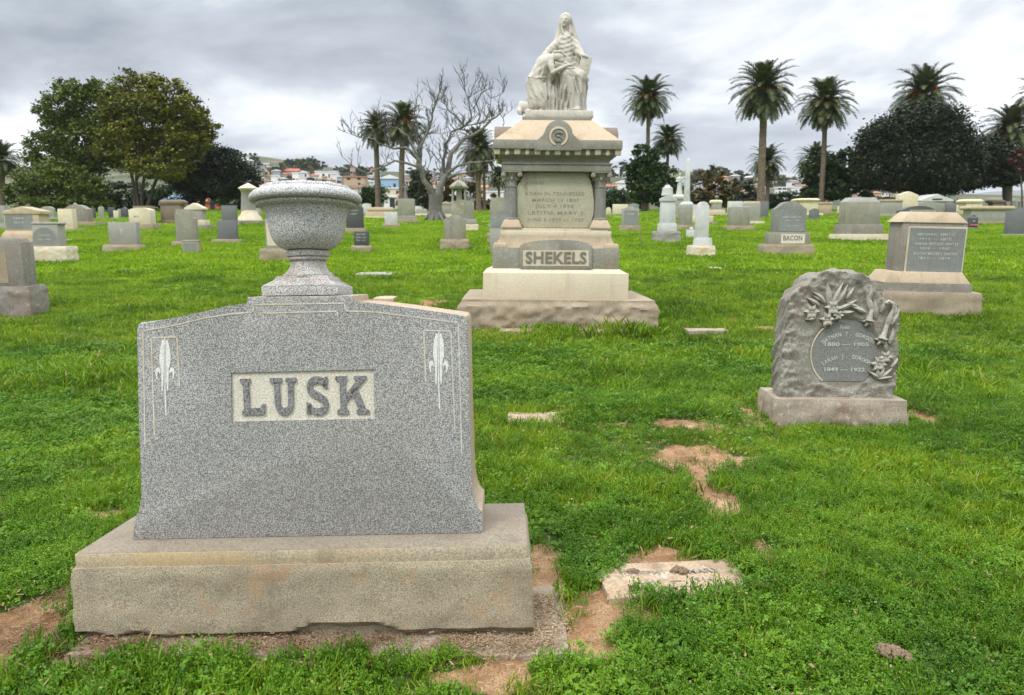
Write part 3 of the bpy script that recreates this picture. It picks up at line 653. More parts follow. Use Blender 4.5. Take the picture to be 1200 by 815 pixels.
    groove([(170, 520), (169, 450), (167.5, 388)]); groove([(167.5, 388), (200, 382.5), (240, 373), (268, 368.5), (296, 366)])
    groove([(296, 366), (298, 357.5)]); groove([(297.5, 357.5), (403.5, 355.5)]); groove([(403.5, 355.5), (405, 364.5), (440, 366), (480, 371), (537, 378.5)]); groove([(537, 378.5), (539, 450), (541, 531)])
    groove([(309, 373), (308, 367.5), (395, 365), (396, 371)])
    groove([(181, 510), (177.5, 396.5), (207.5, 395), (210.5, 452)]); groove([(499, 447), (496.5, 387.5), (528.5, 388.5), (533, 504)])
    fm_ = bmesh.new()
    def petal2(pts): add_prism(fm_, [q(*p) for p in pts], yf-0.0016, yf+0.006, 0)
    for cx_, top in ((193.5, 397), (514, 389)):
        for s_ in (-1, 1):
            P_ = [(0.9, 3), (3.2, 1.5), (5.2, 10), (6.6, 20), (6.4, 28), (4.4, 36), (3.9, 60), (2.4, 62), (1.6, 50), (1.2, 30)]
            petal2([(cx_+s_*a_, top+b_) for a_, b_ in (P_ if s_ < 0 else P_[::-1])])
            C_ = [(5.0, 38), (7.5, 33.5), (10.5, 35), (11.4, 40), (10.0, 47), (8.6, 48), (9.0, 42), (7.6, 38.5), (5.6, 42)]
            petal2([(cx_+s_*a_, top+b_) for a_, b_ in (C_ if s_ < 0 else C_[::-1])])
        petal2([(cx_+0.5, top-1), (cx_-0.5, top-1), (cx_-0.6, top+64), (cx_+0.5, top+90), (cx_+2.0, top+90), (cx_+0.9, top+64)])
    obj('carved_flower', fm_, GR['flower'], root)
    obj('carved_border', gl, GR['line'], root)
    bm = bmesh.new(); add_prism(bm, [pa[0], pa[1], pa[2], pa[3]], yf+dep-0.0015, yf+dep+0.004, 0); obj('name_panel', bm, GR['letterbed'], root)
    # raised slab serif letters, one mesh each (name, polygons in a 0..100 x 0..100 cell)
    def letter(polys, box, name='letter'):
        (xa, za), (xb, zb_) = F.loc(box[0], box[1], yf), F.loc(box[2], box[3], yf); bm = bmesh.new()
        for poly in polys: add_prism(bm, [(xa+(xb-xa)*u/100, zb_+(za-zb_)*v/100) for u, v in poly], yf+0.0005, yf+dep+0.002, 0)
        return bm
    def stroke(pts, w0):      # a band of constant width along a curve
        L_, R_ = [], []
        for i, p in enumerate(pts):
            a, b = pts[max(i-1, 0)], pts[min(i+1, len(pts)-1)]; dx, dy = b[0]-a[0], b[1]-a[1]; l = math.hypot(dx, dy)
            wd = w0[i] if isinstance(w0, (list, tuple)) else w0
            L_.append((p[0]-dy/l*wd/2, p[1]+dx/l*wd/2)); R_.append((p[0]+dy/l*wd/2, p[1]-dx/l*wd/2))
        return [[L_[i], L_[i+1], R_[i+1], R_[i]] for i in range(len(pts)-1)]
    Lp = [[(8, 2), (8, 12), (16, 16), (16, 86), (6, 88), (6, 99), (44, 99), (44, 88), (38, 86), (38, 20), (78, 20), (86, 30), (97, 30), (93, 2)]]
    ubowl = [(27, 88), (27, 34), (29, 24), (35, 15), (44, 10.5), (53, 10), (64, 13), (72, 20), (75.5, 30), (76, 40), (77, 88)]
    Up = stroke(ubowl, [20, 20, 20, 20, 20, 20, 19, 19, 19, 19, 19]) + [[(2, 88), (2, 99), (45, 99), (45, 88), (37, 85), (17, 85)], [(60, 88), (60, 99), (98, 99), (98, 88), (87, 85), (67, 85)]]
    Up = [[(a, b) for a, b in p] for p in Up]
    sp = [(84, 73), (78, 84), (66, 90), (50, 91.5), (34, 89), (24, 83), (19, 74), (22, 64), (34, 56), (50, 50), (66, 44), (80, 36), (84, 26), (79, 16), (66, 10), (50, 8.5), (34, 10), (22, 17), (14, 27)]
    Sp = stroke(sp, [15, 16, 17, 18, 19, 20, 21, 21, 20, 20, 20, 21, 21, 20, 19, 18, 17, 16, 15]) + [[(72, 76), (90, 66), (93, 98), (83, 98)], [(27, 24), (6, 34), (5, 2), (16, 2)]]
    Kp = [[(4, 1), (4, 11), (14, 15), (14, 86), (2, 89), (2, 99), (36, 99), (36, 89), (31, 86), (31, 15), (38, 11), (38, 1)],
          [(31, 30), (31, 52), (66, 88), (58, 90), (58, 99), (95, 99), (95, 90), (88, 88), (44, 42)], [(46, 60), (64, 72), (90, 13), (100, 11), (100, 1), (62, 1), (62, 11), (68, 14)]]
    for polys, box in ((Lp, (279, 444, 312, 487)), (Up, (315, 443, 349, 487)), (Sp, (356, 441.5, 387, 486.5)), (Kp, (392, 441, 432.5, 485.5))):
        obj('letter', letter(polys, box), GR['letter'], root)
    # shallow foundation slab
    fr = thing('foundation_slab', 'low weathered concrete foundation slab under the large grey headstone, strewn with litter', 'slab', (0, 0, 0))
    A = gpt(50, 790); B = gpt(668, 762); C_ = gpt(645, 705)
    bm = bmesh.new(); x0, x1, y0, y1 = A[0]+0.03, B[0], (A[1]+B[1])/2+0.015, C_[1]+0.1
    rock_box(bm, x1-x0, y1-y0, -0.07, 0.012, amp=0.012, res=0.02, top=0.004, seed=31, cx=(x0+x1)/2, cy=(y0+y1)/2, freq=6)
    for v in bm.verts:
        v.co.z += float(fbm(v.co.x*3, v.co.y*3, 0, 5, 3))*0.006
        rr = math.hypot(max(0, v.co.x-(x1-0.06)), max(0, (y0+0.06)-v.co.y))
        if rr > 0.05: v.co.x -= (rr-0.05)*0.6; v.co.y += (rr-0.05)*0.6
    me_o = obj('slab_body', bm, GR['concrete'], fr, 40)
    CLEAR.append(((x0+x1)/2, (y0+y1)/2, (x1-x0)/2, (y1-y0)/2, 0))
    # litter: dry chips on the slab and at the foot of the block
    lc = src_col('chips', [chips(26, 0.05, 0.0055) for _ in range(4)], DRY_M)
    fy = F.o[1]+yb
    def ld(x, y):
        a = np.exp(-((y-(fy-0.035))/0.055)**2)*((x > cxw-0.85) & (x < cxw+0.86)); b = np.exp(-((x-(cxw+w/2+0.05))/0.05)**2)*((y > fy-0.03) & (y < fy+0.3))
        c = np.exp(-((x-(cxw-w/2-0.12))/0.16)**2)*((y > fy-0.1) & (y < fy+0.6))*0.55
        return 2600*np.clip(a+b+c, 0, 1)*(0.45+0.55*sstep(-0.1, 0.3, fbm(x*6, y*6, seed=8, oct=3)))
    cxw = F.o[0]+cx
    global CLEAR_SAVE; CLEAR_SAVE = list(CLEAR); CLEAR.clear()
    o = scatter('leaf_litter', lambda y: (cxw-1.15, cxw+1.0), fy-0.2, fy+0.6, 0.03, ld, lambda x, y: 0.8+0*x, lc, DRY_M, 'brown dry leaf litter and chips along the foot of the buff headstone base', 'leaf litter', tilt=0.3, seed=9)
    me = o.data; V = np.empty(len(me.vertices)*3, np.float32); me.vertices.foreach_get('co', V); V = V.reshape(-1, 3)
    ins = (V[:, 0] > x0) & (V[:, 0] < x1) & (V[:, 1] > y0) & (V[:, 1] < y1); V[ins, 2] = 0.016; me.vertices.foreach_set('co', V.ravel())
    CLEAR.extend(CLEAR_SAVE)
    # urn
    yu = yf+0.145
    uq = lambda px, py, y=yu: F.loc(px, py, y)
    cxu = uq(360.5, 300)[0]; zs = F.loc(352, 347.2, yf)[1]; base_w = Vector(F.m @ np.array([cxu, yu, zs]) + F.o)
    ur = thing('urn', 'pale speckled granite urn with a broad rolled rim on the large grey headstone', 'urn', base_w, F.eul)
    z = lambda py: uq(360, py)[1]-zs
    m = (uq(424, 230)[0]-uq(297, 230)[0])/127
    bm = bmesh.new(); pf = yf+0.012; w1 = F.loc(400, 340, pf)[0]-F.loc(309.5, 340, pf)[0]; dpt = 0.245
    add_box(bm, -w1/2, w1/2, -dpt/2, dpt/2, 0.001, F.loc(350, 334.5, pf)[1]-zs, 0.003)
    zp = F.loc(350, 334.5, pf)[1]-zs
    obj('plinth', bm, GR['urn'], ur, 30)
    bm = bmesh.new()
    zt1 = z(330)
    add_frustum(bm, 0.262*w1/0.262, 0.25, zp-0.002, w1*0.78, 0.20, zp+0.016, 0.003); add_frustum(bm, w1*0.77, 0.2, zp+0.015, w1*0.68, 0.17, zp+0.034, 0.003)
    zq = zp+0.034
    rr = lambda px: px*m
    foot = [(rr(30), zq-0.004), (rr(30), zq+0.004), (rr(27), zq+0.012), (rr(23), zq+0.024), (rr(20.8), zq+0.037), (rr(20), z(306)), (rr(20), z(304.5)), (rr(22.6), z(304)), (rr(23.2), z(302.5)), (rr(22.6), z(301)), (rr(22.2), z(300.3)), (rr(24.6), z(299.5)), (rr(25.4), z(297.5)), (rr(25.2), z(295)), (rr(23.5), z(293))]
    add_lathe(bm, foot, 96); obj('foot', bm, GR['urnfoot'], ur, 40)
    prof = [(rr(18), z(292.5)), (rr(26), z(291.5)), (rr(31.5), z(289)), (rr(36.5), z(284.5)), (rr(40), z(279)), (rr(42), z(273.5)), (rr(43.8), z(266)), (rr(45), z(258)), (rr(46.5), z(251)), (rr(48.5), z(246.5)), (rr(49.5), z(243.5)), (rr(52), z(242.5)), (rr(56.5), z(241.5)), (rr(57.8), z(240)), (rr(58), z(238.5)), (rr(57), z(237.2)), (rr(53), z(236.5))]
    bm = bmesh.new(); add_lathe(bm, prof, 96); obj('bowl', bm, GR['urn'], ur, 40)
    rim = [(rr(50), z(236.8)), (rr(59), z(236.8)), (rr(62.5), z(236.2)), (rr(64.3), z(234)), (rr(64.6), z(231.5)), (rr(63.2), z(228)), (rr(60), z(224.8)), (rr(56), z(222.8)), (rr(52.8), z(222)), (rr(52.4), z(220.5)), (rr(51.5), z(218.8)), (rr(49), z(217.8)), (rr(44), z(217.8)), (rr(41), z(219.8)), (rr(37), z(230)), (rr(5), z(240))]
    bm = bmesh.new(); add_lathe(bm, rim, 96); obj('rim', bm, GR['urn'], ur, 60)
    ur.rotation_euler.x += R(-2.2); ur.location.z -= 0.004
build_lusk()
# ------------------------------------------------------------------ the tall family monument with its marble group
_g = gpt(654, 386); SH = Frame((_g[0], _g[1], gz0(_g[1])), yaw=0.0, lean=R(-0.5), roll=R(0.5))
AX = 0.95; RAT = 0.76                                # centre axis behind the front face, depth / width
def shl(x0, x1, pb, pt_, rat=RAT, ax=AX):
    y = 0.0
    for _ in range(6):
        xa, zb = SH.loc(x0, pb, y); xb, zt = SH.loc(x1, pt_, y); w = xb-xa; y = ax - w*rat/2
    return dict(w=w, cx=(xa+xb)/2, y=y, z0=zb, z1=zt, d=w*rat)
def build_monument():
    root = thing('family_monument', 'tall columned granite monument lettered SHEKELS on a broad stepped base', 'monument', SH.o, SH.eul)
    b = shl(541, 768, 390, 353); CXM = shl(566, 737, 344, 321)['cx']
    bm = bmesh.new(); rock_box(bm, b['w'], b['d'], -0.12, b['z1'], amp=0.07, res=0.028, top=0.05, seed=12, cx=b['cx'], cy=AX, freq=4.6)
    obj('base', bm, GR['pink'], root, 35)
    p = shl(566, 737, 345, 321); p2 = shl(577, 727, 321, 316)
    bm = bmesh.new(); add_frustum(bm, p['w'], p['d'], b['z1']-0.004, p['w'], p['d'], p['z1'], 0.006, CXM, AX); add_frustum(bm, p['w']-0.01, p['d']-0.01, p['z1']-0.006, p2['w'], p2['d'], p2['z1'], 0.004, CXM, AX)
    obj('plinth', bm, GR['cream'], root, 35)
    n = shl(577, 726, 316, 291.5)
    bm = bmesh.new(); add_frustum(bm, n['w'], n['d'], p2['z1']-0.003, n['w'], n['d'], n['z1'], 0.006, CXM, AX)
    q = lambda px, py, y: SH.loc(px, py, y); yn = AX-n['d']/2
    # central tablet of the name course with a flat arched head
    hd = [q(609.5, 315.5, yn), q(693.5, 315.5, yn), q(693.5, 288, yn), q(688, 284.5, yn), q(675, 282.3, yn), q(652, 281, yn), q(630, 282.3, yn), q(615, 284.5, yn), q(609.5, 288, yn)]
    add_prism(bm, hd, yn-0.03, yn+0.18, 0.004)
    obj('name_course', bm, GR['green'], root, 35)
    yq = yn-0.03; pa = [q(613, 312, yq), q(690, 312, yq), q(690, 293.6, yq), q(613, 293.6, yq)]
    bm = bmesh.new(); add_prism(bm, pa, yq-0.003, yq+0.01, 0.0); obj('name_panel', bm, GR['cream'], root)
    bm = bmesh.new(); (xa, za), (xb, zb) = pa[0], pa[2]; hh = (zb-za)
    me = text_mesh('SHEKELS', hh*0.98, 0.006, 0.022, 1.05); wt_ = max(v.co.x for v in me.vertices)-min(v.co.x for v in me.vertices)
    me.transform(Matrix.Diagonal(((xb-xa)*0.93/wt_, 1, 1, 1))); add_mesh(bm, me, Matrix.Translation(((xa+xb)/2, yq-0.008, (za+zb)/2)))
    obj('lettering', bm, GR['ins_dk'], root)
    # sloping shoulder with scroll corners
    s1 = shl(586.5, 717.5, 278, 278)
    bm = bmesh.new(); zs0, zs1 = n['z1'], s1['z1']
    K = 6
    for i in range(K):
        t0, t1 = i/K, (i+1)/K; f = lambda t: 1-(1-t)**1.6
        lw = lambda t: (n['w']-0.10)*(1-f(t)) + s1['w']*f(t); add_frustum(bm, lw(t0), lw(t0)*RAT, zs0+(zs1-zs0)*t0-0.001*(i > 0), lw(t1), lw(t1)*RAT, zs0+(zs1-zs0)*t1, 0, CXM, AX)
    obj('shoulder', bm, GR['tan'], root, 50)
    for sx in (-1, 1):
        for sy in (-1, 1):
            bm = bmesh.new(); x0 = CXM+sx*(n['w']/2-0.10); y0 = AX+sy*(n['d']/2-0.10); h = (zs1-zs0)
            add_frustum(bm, 0.19, 0.19, zs0-0.002, 0.16, 0.16, zs0+h*0.42, 0.012, x0, y0); add_lathe(bm, [(0.055, zs0+h*0.40), (0.07, zs0+h*0.5), (0.06, zs0+h*0.62), (0.03, zs0+h*0.75), (0.02, zs0+h*0.8)], 14, x0-sx*0.03, y0-sy*0.03)
            obj('corner_scroll', bm, GR['tan'], root, 40)
    l = shl(586.5, 716.5, 279, 271.5); l2 = shl(590, 713, 271.5, 268.5)
    bm = bmesh.new(); add_frustum(bm, l['w'], l['d'], zs1-0.002, l['w'], l['d'], l['z1'], 0.008, CXM, AX); add_frustum(bm, l2['w'], l2['d'], l['z1']-0.003, l2['w'], l2['d'], l2['z1'], 0.006, CXM, AX)
    obj('ledge', bm, GR['cream'], root, 35)
    # blocks under the columns, the core and the inscribed tablet
    zl = l2['z1']; e = shl(590, 715.5, 200.5, 193); zt = e['z0']
    core = e['w']*0.62
    bm = bmesh.new(); add_frustum(bm, core, core*RAT*1.25, zl-0.002, core, core*RAT*1.25, zt+0.01, 0.004, CXM, AX); obj('core', bm, GR['tablet'], root, 35)
    ytf = AX-e['d']/2+0.10
    tb = [q(x, y, ytf) for x, y in ((614, 268), (690, 268), (693.5, 262), (695.5, 250), (696, 236), (695, 222), (692, 211), (688, 204), (684, 198), (618, 198), (613.5, 204), (610, 211), (608, 222), (607, 236), (607.5, 250), (609.5, 262))]
    tb = [(x, max(z, zl)) for x, z in tb]; tb = [(x, min(z, zt)) for x, z in tb]
    bm = bmesh.new(); add_prism(bm, tb, ytf, ytf+0.5, 0.018, 3); obj('tablet', bm, GR['tablet'], root, 40)
    bm = bmesh.new()
    for s, px, py, wpx in (('JOHN', 626, 215, 22), ('BORN IN TENNESSEE', 650, 227.5, 70), ('MARCH 13 1837', 651, 235, 56), ('JULY 4 1893', 650, 242, 45), ('LETITIA MARY S', 651, 250, 66), ('JUNE 5 1839 — 1907', 651, 258, 68)):
        me = text_mesh(s, 0.062, 0.002, 0.01, 1.15); w_ = max(v.co.x for v in me.vertices)-min(v.co.x for v in me.vertices); x, z = q(px, py, ytf)
        me.transform(Matrix.Diagonal((wpx*0.0112/w_, 1, 1, 1))); add_mesh(bm, me, Matrix.Translation((x, ytf-0.0005, z)))
    obj('inscription', bm, GR['ins_tab'], root)
    cw = 0.0112
    for sx in (-1, 1):
        for sy in (-1, 1):
            c = root if False else bpy.data.objects.new('column', None); COL.objects.link(c); c.parent = root
            pxc = 598.5 if sx < 0 else 703
            yc = AX + sy*(e['d']/2-0.13); xc = CXM + sx*abs(q(703.3, 230, AX-e['d']/2+0.13)[0]-CXM)
            zz = lambda py: q(700, py, AX-e['d']/2+0.13)[1]
            bm = bmesh.new(); add_frustum(bm, 0.285, 0.285, zl-0.001, 0.285, 0.285, zz(266.5), 0.004, xc, yc); add_frustum(bm, 0.28, 0.28, zz(266.5)-0.002, 0.19, 0.19, zz(258.5), 0.004, xc, yc)
            obj('column_foot', bm, GR['tan'], c, 35)
            bm = bmesh.new(); add_lathe(bm, [(0.098, zz(259)), (0.098, zz(257)), (0.082, zz(256)), (0.077, zz(240)), (0.073, zz(221)), (0.08, zz(220.5)), (0.08, zz(219)), (0.073, zz(218.3))], 32, xc, yc); obj('shaft', bm, GR['grey'], c, 40)
            bm = bmesh.new(); add_lathe(bm, [(0.074, zz(218.5)), (0.075, zz(212)), (0.088, zz(208)), (0.108, zz(205)), (0.112, zz(204))], 24, xc, yc); add_frustum(bm, 0.27, 0.27, zz(204.2), 0.27, 0.27, zt+0.002, 0.008, xc, yc)
            for ax_ in (-1, 1):
                for ay_ in (-1, 1): add_lathe(bm, [(0.01, zz(209.5)), (0.03, zz(208.8)), (0.037, zz(207)), (0.032, zz(205)), (0.02, zz(204))], 10, xc+ax_*0.108, yc+ay_*0.108)
            for k in range(8):
                a = k*math.pi/4; add_lathe(bm, [(0.008, zz(213.5)), (0.022, zz(211.5)), (0.02, zz(209.5)), (0.01, zz(208.5))], 8, xc+0.085*math.cos(a), yc+0.085*math.sin(a))
            obj('capital', bm, GR['green'], c, 40)
    # entablature
    a1 = shl(589, 716.5, 200.5, 192.5); fz = shl(591, 714.5, 192.5, 181.5); cz = shl(582, 726, 181, 177.2); cn = shl(578.5, 730, 177.5, 165)
    bm = bmesh.new(); add_frustum(bm, a1['w'], a1['d'], zt, a1['w'], a1['d'], a1['z1']-0.01, 0.004, CXM, AX); add_frustum(bm, a1['w']+0.03, a1['d']+0.03, a1['z1']-0.012, a1['w']+0.03, a1['d']+0.03, a1['z1']+0.008, 0.004, CXM, AX)
    K = 6; z0, z1 = a1['z1']+0.006, cz['z0']
    for i in range(K):
        f = lambda t: fz['w'] + (cz['w']-0.03-fz['w'])*(t**2.2); t0, t1 = i/K, (i+1)/K
        add_frustum(bm, f(t0), f(t0)-fz['w']*(1-RAT), z0+(z1-z0)*t0-0.001, f(t1), f(t1)-fz['w']*(1-RAT), z0+(z1-z0)*t1, 0, CXM, AX)
    obj('entablature', bm, GR['green'], root, 40)
    cw_, cd_ = cn['w'], cn['w']*RAT+0.06
    bm = bmesh.new(); add_frustum(bm, cw_, cd_, cz['z1']+0.012, cw_, cd_, cn['z1'], 0.006, CXM, AX); obj('cornice', bm, GR['green'], root, 35)
    nd = 13
    for side in (-1, 1):
        for i in range(nd):
            x = CXM + (i-(nd-1)/2)*(cw_-0.10)/(nd-1)
            bm = bmesh.new(); y = AX+side*(cd_/2-0.055)
            if i % 2: add_lathe(bm, [(0.006, z1-0.012), (0.028, z1-0.002), (0.034, z1+0.015), (0.026, cz['z1']+0.014)], 10, x, y)
            else: add_frustum(bm, 0.075, 0.05, z1-0.004, 0.085, 0.07, cz['z1']+0.0135, 0.008, x, y)
            obj('dentil', bm, GR['cream'], root, 40)
    bm = bmesh.new(); add_frustum(bm, cw_-0.12, cd_-0.12, z1-0.002, cw_-0.1, cd_-0.1, cz['z1']+0.0125, 0.0, CXM, AX); obj('bed_mould', bm, GR['green'], root, 35)
    # hipped cap, its neck, and the four thick arched lunettes
    nk = shl(613, 694, 141, 137.5); tp = nk
    bm = bmesh.new(); add_frustum(bm, cw_-0.03, cd_-0.03, cn['z1']-0.004, nk['w']+0.02, nk['d']+0.04, nk['z0'], 0.004, CXM, AX); obj('hipped_cap', bm, GR['tan'], root, 35)
    bm = bmesh.new(); add_frustum(bm, nk['w'], nk['d']+0.02, nk['z0']-0.003, nk['w'], nk['d']+0.02, nk['z1'], 0.004, CXM, AX); obj('neck', bm, GR['green'], root, 35)
    yl = AX-cd_/2-0.004
    xc = q(654.5, 160, yl)[0]; m = 0.0107; zc = q(654, 158, yl)[1]; zb_ = q(654, 176.5, yl)[1]
    prof = [(-28.5, zb_), (28.5, zb_), (28.5, zc-8*m), (26, zc-6*m), (22, zc-4*m), (18.5, zc-0.5*m), (17.5, zc+0.3*m)]
    arc = [(17.2*math.cos(t), zc+17.2*m*math.sin(t)) for t in np.linspace(0.1, math.pi-0.1, 15)]
    pr = prof + arc + [(-17.5, zc+0.3*m), (-18.5, zc-0.5*m), (-22, zc-4*m), (-26, zc-6*m), (-28.5, zc-8*m)]
    pr = [(x*m, z) for x, z in pr]
    bm = bmesh.new(); add_prism(bm, [(xc+x, z) for x, z in pr], yl, yl+0.34, 0.006); obj('front_lunette', bm, GR['green'], root, 35)
    bm = bmesh.new(); add_prism(bm, [(xc+x, z) for x, z in pr], AX+cd_/2-0.336, AX+cd_/2+0.004, 0.006); obj('lunette', bm, GR['green'], root, 35)
    for sx in (-1, 1):
        bm = bmesh.new(); zz_ = q(590, 146.5, AX-0.2)[1]; xx = CXM+sx*(cw_/2-0.155)
        add_prism(bm, [(x*1.6, z if z < zc else zc+(z-zc)*((zz_-zc)/(17.2*m))) for x, z in pr], -0.15, 0.15, 0.006)
        bmesh.ops.rotate(bm, verts=bm.verts[:], cent=(0, 0, 0), matrix=Matrix.Rotation(math.pi/2, 3, 'Z')); bmesh.ops.translate(bm, verts=bm.verts[:], vec=(xx, AX, 0))
        obj('lunette', bm, GR['brown'], root, 35)
    # wreathed monogram disc
    bm = bmesh.new()
    def ring(r0, r1, yy, dpth, k=36):
        for i in range(k):
            a, b_ = 2*math.pi*i/k, 2*math.pi*(i+1)/k
            if abs((a+b_)/2-1.5*math.pi) < 0.35: continue
            zc2 = zc-2*m
            add_prism(bm, [(xc+r0*math.cos(a), zc2+r0*math.sin(a)), (xc+r1*math.cos(a), zc2+r1*math.sin(a)), (xc+r1*math.cos(b_), zc2+r1*math.sin(b_)), (xc+r0*math.cos(b_), zc2+r0*math.sin(b_))], yy-dpth, yy+0.004, 0)
    ring(9*m, 11.4*m, yl, 0.012); obj('wreath_ring', bm, GR['cream'], root)
    bm = bmesh.new(); zc2 = zc-2*m
    add_prism(bm, [(xc+u_*m, zc2+v_*m) for u_, v_ in ((-5.5, 6.5), (5, 6.5), (4, 4), (-4.5, 4))], yl-0.008, yl+0.003, 0)
    S = [(5, 3), (3, 4.4), (-2, 4.2), (-3.6, 2.5), (-2, 0.8), (2.5, -0.6), (4, -2.8), (2.5, -4.8), (-2.5, -5), (-4.6, -3.5)]
    add_tube(bm, [(xc+a*m, yl-0.004, zc2+b_*m) for a, b_ in S], [0.011]*len(S), 6); add_tube(bm, [(xc+a*m, yl-0.004, zc2+b_*m) for a, b_ in ((-4, 3), (0, -1), (3, 3.5), (4.5, -4.5))], [0.008]*4, 6)
    add_tube(bm, [(xc+a*m, yl-0.004, zc2+b_*m) for a, b_ in ((-5, -6.5), (0, -5.8), (5.2, -6.6))], [0.01]*3, 6)
    obj('monogram', bm, GR['grey'], root, 40)
    return nk, CXM

def build_statue(nk, CXM):
    ys = AX
    # statue space: photo pixels*6.04 from the crop origin (600,5); x right, y depth, z up
    fr = lambda X, Z: SH.loc(600+X/6.04, 5+(Z)/6.04, ys)
    x0, z0 = fr(323, 792); k = (fr(423, 792)[0]-x0)/100
    wp = Vector(SH.m @ np.array([x0, ys, nk['z1']+0.001]) + SH.o)
    root = thing('statue', 'pale marble statue of a veiled seated woman with a tablet and a kneeling woman leaning on her lap', 'statue', wp, SH.eul)
    root['label'] = 'pale marble statue of a veiled seated woman and a kneeling mourner, topping the tall monument'
    bm = bmesh.new(); w = 472*k; add_frustum(bm, w, w*0.74, 0.0, w*0.985, w*0.73, 46*k, 0.01); obj('plinth', bm, GR['statue'], root, 35)
    def P3(x, y, z): return (x-323, y, 792-z)      # x px, depth px (negative = to the viewer), z px from the top
    h = 4.4
    def grid(x0_, x1_, y0_, y1_, z0_, z1_):
        ax = [np.arange(a, b, h, dtype=np.float32) for a, b in ((x0_, x1_), (y0_, y1_), (z0_, z1_))]
        G = np.stack(np.meshgrid(*ax, indexing='ij'), -1); return G, (x0_, y0_, z0_)
    def C(G, D, a, b, ra, rb, kk=14): return smin(D, cone_sdf(G, P3(*a), P3(*b), ra, rb), kk)
    def E(G, D, c, r, kk=12): return smin(D, ell_sdf(G, P3(*c), r), kk)
    def chain(G, D, pts, kk=10):
        for (a, b) in zip(pts, pts[1:]): D = smin(D, cone_sdf(G, P3(*a[:3]), P3(*b[:3]), a[3], b[3]), kk)
        return D
    def folds(G, amp, f, seed):
        x, y, z = G[..., 0], G[..., 1], G[..., 2]
        return amp*np.sin(f)*1.0
    # ---- the seated woman, robe and seat: one continuous body
    G, org = grid(-150, 225, -175, 130, 25, 770); D = np.full(G.shape[:3], 1e3, np.float32)
    D = E(G, D, (420, 45, 640), (92, 70, 130), 10)                       # seat block behind
    D = C(G, D, (378, 35, 470), (378, 30, 300), 72, 55, 20)              # pelvis to chest
    D = C(G, D, (372, 28, 300), (374, 24, 235), 58, 52, 20)
    D = C(G, D, (325, 30, 255), (425, 30, 255), 34, 34, 18)              # shoulders
    D = C(G, D, (370, 20, 230), (366, 8, 165), 26, 23, 12)               # neck
    D = C(G, D, (345, 20, 455), (372, -88, 492), 62, 44, 20)             # right thigh (viewer's left)
    D = C(G, D, (425, 20, 460), (470, -75, 505), 62, 42, 20)             # left thigh
    D = C(G, D, (372, -88, 492), (345, -60, 720), 42, 30, 16); D = C(G, D, (380, -84, 500), (440, -95, 725), 46, 36, 24)
    D = C(G, D, (470, -75, 505), (470, -60, 720), 40, 40, 18)
    D = C(G, D, (400, -30, 600), (400, -20, 735), 75, 88, 20)            # skirt mass
    D = E(G, D, (450, -118, 735), (30, 40, 15), 6); D = E(G, D, (378, -98, 738), (26, 34, 13), 6)   # feet
    D = E(G, D, (318, 0, 470), (60, 50, 70), 16); D = C(G, D, (320, -10, 520), (310, -15, 740), 50, 56, 16)   # cloak behind the mourner's arm
    # arms in wide sleeves
    D = C(G, D, (318, 25, 262), (262, 5, 320), 34, 31, 14); D = C(G, D, (262, 5, 320), (215, -25, 362), 30, 20, 12); D = C(G, D, (215, -25, 362), (180, -48, 392), 14, 12, 8)
    D = E(G, D, (172, -52, 402), (18, 12, 16), 6)
    D = C(G, D, (436, 25, 268), (468, -15, 335), 33, 29, 14); D = C(G, D, (468, -15, 335), (485, -50, 362), 27, 17, 12); D = C(G, D, (485, -50, 362), (505, -62, 362), 14, 12, 8)
    for fx, fy in ((512, -72), (519, -66), (524, -59)): D = C(G, D, (503, -62, 360), (fx, fy, 372), 7, 5, 4)
    # sleeve drape under the forearm, mantle over the lap and hanging at the side
    D = C(G, D, (470, 0, 350), (455, 20, 460), 30, 34, 16); D = chain(G, D, [(372, -70, 455, 22), (425, -92, 498, 24), (478, -88, 522, 24), (512, -40, 520, 20), (512, 10, 560, 18), (505, 30, 690, 16)], 12)
    # head and face
    hx, hy, hz = 364, 8, 118
    D = E(G, D, (hx, hy, hz), (32, 36, 42), 8); D = E(G, D, (hx-5, hy-16, hz+20), (22, 21, 28), 8)
    D = C(G, D, (hx-9, hy-36, hz-6), (hx-11, hy-44, hz+12), 4, 7, 4)      # nose
    D = C(G, D, (hx-18, hy-34, hz-9), (hx-3, hy-37, hz-9), 3.5, 3.5, 4)
    D = E(G, D, (hx-9, hy-36, hz+25), (9, 5, 4), 2); D = E(G, D, (hx-8, hy-33, hz+38), (9, 8, 7), 4)
    for sx in (-21, 5): D = np.maximum(D, -ell_sdf(G, P3(hx+sx, hy-37, hz-1), (8, 7, 5)))
    # veil: shell over the head flowing to the shoulders
    veil = np.minimum(ell_sdf(G, P3(hx+4, hy+10, hz-5), (46, 44, 54)), 1e3)
    veil = smin(veil, cone_sdf(G, P3(hx-30, hy+16, hz+10), P3(312, 22, 262), 15, 26), 16)
    veil = smin(veil, cone_sdf(G, P3(hx+42, hy+16, hz+10), P3(440, 22, 250), 15, 26), 16)
    veil = smin(veil, cone_sdf(G, P3(hx+4, hy+30, hz+10), P3(374, 50, 330), 42, 60), 16)
    face = ell_sdf(G, P3(hx-4, hy-40, hz+18), (31, 44, 62)); veil = np.maximum(veil, -face)
    D = smin(D, veil, 4)
    for i, (a, b) in enumerate((((hx-30, hy-8, hz+10), (350, -14, 205)), ((hx+29, hy-4, hz+10), (402, -8, 200)), ((hx+33, hy, hz+20), (414, 0, 206)))):   # hair beside the face
        D = C(G, D, a, b, 9, 8, 3)
